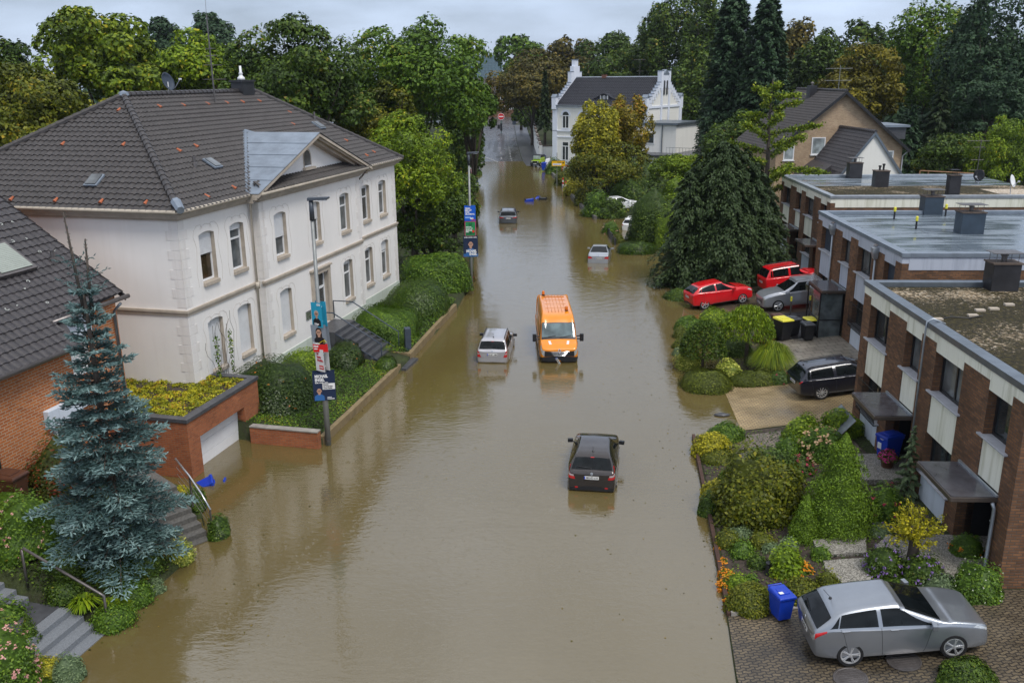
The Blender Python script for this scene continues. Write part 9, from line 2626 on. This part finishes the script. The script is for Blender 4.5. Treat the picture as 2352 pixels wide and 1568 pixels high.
# manholes
for u, v, lb in ((2078, 1522, 'round manhole cover partly under the grey hatchback'), (1955, 1562, 'round manhole cover at the bottom edge, before the grey hatchback')):
 p = gp(u, v); r = thing('manhole_cover', lb, 'manhole cover', (p.x, p.y+.05, p.z+.03)); r.rotation_euler = (0, -math.atan(.12), 0)
 mb = MB(); mb.lathe([(.40, -.02), (.40, .012), (.36, .012), (.35, .006), (.001, .008)], 28); mb.build('cover', M['steel_dark'], r)
 mb = MB()
 for k in range(-3, 4): mb.box(-.26, .26, k*.08 - .012, k*.08+.012, .008, .016)
 mb.build('ribs', M['steel_dark'], r)
# ------------------------------------------------------------------ signs
def sign_post(name, label, foot, h, cat='road sign'):
 r = thing(name, label, cat, foot); mb = MB(); mb.cyl((0, 0, -.5), (0, 0, h), .04, 8); mb.build('post', M['galv'], r); return r
p = at(1279, 432, 0)
r = sign_post('direction_sign', 'yellow direction sign with a white panel and arrow beside the villa', (p.x, p.y, 0), 4.6)
Y = p.y; a = far(1267, 382, Y); b = far(1298, 369, Y); cx, cz = (a.x+b.x)/2 - p.x, (a.z+b.z)/2
w, h = (b.x - a.x), abs(b.z - a.z)
mb = MB(); mb.box(cx - w/2, cx+w/2, -.10, -.06, cz - h/2, cz+h/2); sg_ = mb.build('sign_panel', M['sign_yellow'], r, bevel=.01)
m4 = axes((cx, -.105, cz), (1, 0, 0), (0, 0, 1))
text_mesh('Neuss', h*.30, M['ink'], sg_, m4 @ Matrix.Translation((w*.22, h*.20, 0)), align='RIGHT', bold=.004)
mb = MB(); mb.ngon([m4 @ Vector(q) for q in ((-w*.42, -h*.32, .001), (w*.22, -h*.32, .001), (w*.22, h*.02, .001), (-w*.42, h*.02, .001))]); mb.build('white_panel', M['white_ink'], sg_)
text_mesh('Grevenbroich', h*.22, M['sign_blue'], sg_, m4 @ Matrix.Translation((-w*.38, -h*.15, .003)), align='LEFT', bold=.003)
mb = MB(); mb.tube([m4 @ Vector((w*.26, h*.12, .004)), m4 @ Vector((w*.40, h*.12, .004))], .035, 4); mb.tube([m4 @ Vector((w*.34, h*.26, .004)), m4 @ Vector((w*.41, h*.12, .004)), m4 @ Vector((w*.34, -h*.02, .004))], .035, 4); mb.build('arrow', M['ink'], sg_)
mb = MB(); bar_frame(mb, 0, .01, 0, 1, 0, 1, .1) if False else mb.tube([m4 @ Vector(q) for q in ((-w/2, -h/2, 0), (w/2, -h/2, 0), (w/2, h/2, 0), (-w/2, h/2, 0), (-w/2, -h/2, 0))], .02, 4); mb.build('rim', M['ink'], sg_)
Y = 128.0; c = far(1300, 403, Y)
r = sign_post('arrow_sign', 'round blue sign with a white upward arrow on the right bank', (c.x, Y, 0), c.z+.2)
m4 = axes((0, -.08, c.z), (1, 0, 0), (0, 0, 1)); R = .62
mb = MB(); mb.lathe([(.001, 0), (R, 0), (R, .03), (.001, .03)], 28, M=m4); d = mb.build('disc', M['white_ink'], r)
mb = MB(); mb.lathe([(.001, .03), (R*.93, .03), (R*.93, .036), (.001, .036)], 28, M=m4); mb.build('blue_disc', M['sign_blue'], d)
mb = MB()
for q in (((-.06, -.36), (.06, -.36), (.06, .2), (-.06, .2)), ((0, .42), (-.30, .10), (-.20, .02), (0, .24)), ((0, .42), (0, .24), (.20, .02), (.30, .10))): mb.ngon([m4 @ Vector((x_, y_, .038)) for x_, y_ in q])
mb.build('arrow', M['white_ink'], d)
c = far(1299, 389, 131.0)
r = sign_post('round_sign', 'red-rimmed round white sign half hidden by the autumn tree', (c.x, 131, 0), c.z)
m4 = axes((0, -.08, c.z), (1, 0, 0), (0, 0, 1)); mb = MB(); mb.lathe([(.001, 0), (R, 0), (R, .03), (.001, .03)], 28, M=m4); d = mb.build('disc', M['sign_red'], r)
mb = MB(); mb.lathe([(.001, .03), (R*.74, .03), (R*.74, .036), (.001, .036)], 28, M=m4); mb.build('white_disc', M['white_ink'], d)
mb = MB(); mb.ngon([m4 @ Vector((x_, y_, .04)) for x_, y_ in ((-.22, -.08), (.22, -.08), (.16, .12), (-.16, .12))]); mb.build('car_symbol', M['ink'], d)
# traffic light with no entry sign at the junction
Y = 226.0; c = far(1151, 268, Y); z0 = gz(c.x, Y)
r = thing('traffic_light', 'traffic light on a green post with a no entry sign at the far junction', 'traffic light', (c.x, Y, z0)); hz = c.z - z0
mb = MB(); mb.cyl((0, 0, -.3), (0, 0, hz+.4), .09, 8); mb.build('post', plain('post_green', (.02, .12, .09), .5), r)
m4 = axes((0, -.12, hz), (1, 0, 0), (0, 0, 1)); mb = MB(); mb.lathe([(.001, 0), (.80, 0), (.80, .04), (.001, .04)], 26, M=m4); d = mb.build('no_entry_disc', M['white_ink'], r)
mb = MB(); mb.lathe([(.001, .04), (.73, .04), (.73, .048), (.001, .048)], 26, M=m4); mb.build('red_disc', M['sign_red'], d)
mb = MB(); mb.ngon([m4 @ Vector(q) for q in ((-.55, -.12, .052), (.55, -.12, .052), (.55, .12, .052), (-.55, .12, .052))]); mb.build('white_bar', M['white_ink'], d)
mb = MB(); mb.box(-.25, .25, -.3, -.05, hz - 3.4, hz - 1.6); mb.box(-.9, -.3, -.3, -.05, hz - 2.9, hz - 1.9); mb.build('signal_head', M['black_plastic'], r, bevel=.04)
c = far(1181, 282, 222); z0 = gz(c.x, 222); r = sign_post('small_sign', 'small dark blue sign on a thin post at the far junction', (c.x, 222, z0), c.z - z0+.3)
mb = MB(); mb.box(-.45, .45, -.1, -.05, c.z - z0 - .5, c.z - z0+.5); mb.build('sign_panel', M['rail_blue'], r, bevel=.02)
# red and white beacon boards on the far kerb
for (u, v, lb) in ((1209/1.0, 0, None),)[:0] or ((1293, 428, 'red and white striped marker post on the far kerb, the farther one'), (1299, 437, 'red and white striped marker post on the far kerb, the nearer one')):
 p = at(u, v, .2); r = thing('marker_post', lb, 'marker post', (p.x, p.y, .3)); mb = MB(); mb.cyl((0, 0, -.4), (0, 0, 1.0), .08, 8); mb.build('post', M['white_plastic'], r)
 mb = MB(); mb.cyl((0, 0, .2), (0, 0, .45), .09, 8); mb.cyl((0, 0, .75), (0, 0, 1.02), .09, 8); mb.build('red_band', M['sign_red'], r)
r = thing('covered_rack', 'bundle under a white plastic sheet at the villa corner behind the yellow sign', 'sheet', (5.7, 142.5, .1))
mb = MB(); mb.hexa([(-.6, -.4, 0), (.6, -.4, 0), (.7, .5, 0), (-.6, .5, 0)], [(-.2, -.1, 1.6), (.5, -.2, 1.9), (.5, .3, 1.8), (-.1, .3, 1.7)]); mb.build('sheet', M['white_plastic'], r, bevel=.1, bseg=3)
# junk at the left kerb where the flood begins
p = at(1068, 388, 0); r = thing('planter_box', 'grey planter box with ornamental grass at the left end of the flood', 'planter', (p.x - .6, p.y - 4, .1)); mb = MB(); mb.box(-.8, .8, -.5, .5, -.3, .6); mb.build('box', M['slab_dark'], r, bevel=.03)
tuft('ornamental_grass', 'pale dry ornamental grass by the left kerb behind the lamp posts', (p.x - 1.6, p.y - 8, .3), 1.6, 1.7, 'lf_gold', 500, 77, .03)
sh('garden_bed_shrub', 'low clipped green bed at the left kerb beyond the lamp posts', 1078, 402, 60, 16, 'lf_mid', 1200, .2)
# climbing frame behind the far flat roof
p = far(2150, 392, 84); r = thing('climbing_frame', 'rusty-brown wooden swing frame behind the farthest flat roof', 'swing frame', (p.x, 84, 0)); z = p.z
mb = MB(); mb.tube([(-1.5, 0, z), (4.5, 0, z - .35)], .07, 6)
for x in (-1.5, -.7, 4.4):
 for sg in (-1, 1): mb.tube([(x, 0, z - .02), (x+sg*.3, sg*.9, 0)], .06, 6)
mb.build('frame', M['wood'], r)
# black floating leaves and twigs
T = thing('bird', 'tiny dark bird high over the woods at the right', 'bird', far(3175/1.7007, 128/1.7007, 130)) if False else None
# hedge terraces: stones along the left waterline of the spruce bed
kerb('garden_edging', 'low dark edging along the waterline of the blue spruce bed', [(-10.95, 20.95), (-10.55, 22.4), (-10.15, 24.2), (-10.1, 24.6)], -.14, .05, 'concrete_wet', .0)
r = thing('basement_cover', 'angled clear plastic cover over a cellar window of the nearest flat-roofed house', 'window cover', (12.6, 32.2, gz(12.6, 32.2)), RA)
mb = MB(); mb.quad((.35, -.9, 1.0), (.35, .9, 1.0), (-.5, .9, .02), (-.5, -.9, .02)); mb.build('sheet', glass('clear_cover', (.16, .18, .19), .15), r)
mb = MB(); mb.tube([(.35, -.9, 1.0), (-.5, -.9, .02)], .012, 4); mb.tube([(.35, .9, 1.0), (-.5, .9, .02), (-.5, -.9, .02)], .012, 4); mb.build('frame', M['steel_dark'], r)

rng = np.random.default_rng(44); P = []
while len(P) < 420:
 y = rng.uniform(20, 80) ; e = rng.uniform() ** 2.2*4.5
 x = xl(y)+.1+e if rng.uniform() < .6 else xk(y) - .1 - e
 if y > 30 and y < 34 and x < -7.8 or gz(x, y) > -.1: continue
 P.append((x, y, .006))
P = np.array(P); n = len(P)
V, Fq = leafquads(P, rdir(rng, n)*.12+np.array([0, 0, 1.]), rdir(rng, n), rng.uniform(.04, .11, n), rng.uniform(.03, .07, n))
tag(np_mesh('floating_leaves', V, Fq, M['lf_brown'], None, np.repeat(rng.uniform(0, 1, n), 4)), kind='stuff')
# ------------------------------------------------------------------ thin rain haze round the whole scene
mb = MB(); mb.box(-1300, 1300, -80, 1300, -1.9, 62)
_m = bpy.data.materials.new('haze'); _m.use_nodes = True; _t = _m.node_tree; _t.nodes.clear()
_o = _t.nodes.new('ShaderNodeOutputMaterial'); _v = _t.nodes.new('ShaderNodeVolumePrincipled')
_v.inputs['Color'].default_value = (.82, .89, 1, 1); _v.inputs['Density'].default_value = .0001; _v.inputs['Anisotropy'].default_value = .2
_t.links.new(_v.outputs[0], _o.inputs[1])
tag(mb.build('haze', _m), kind='stuff')
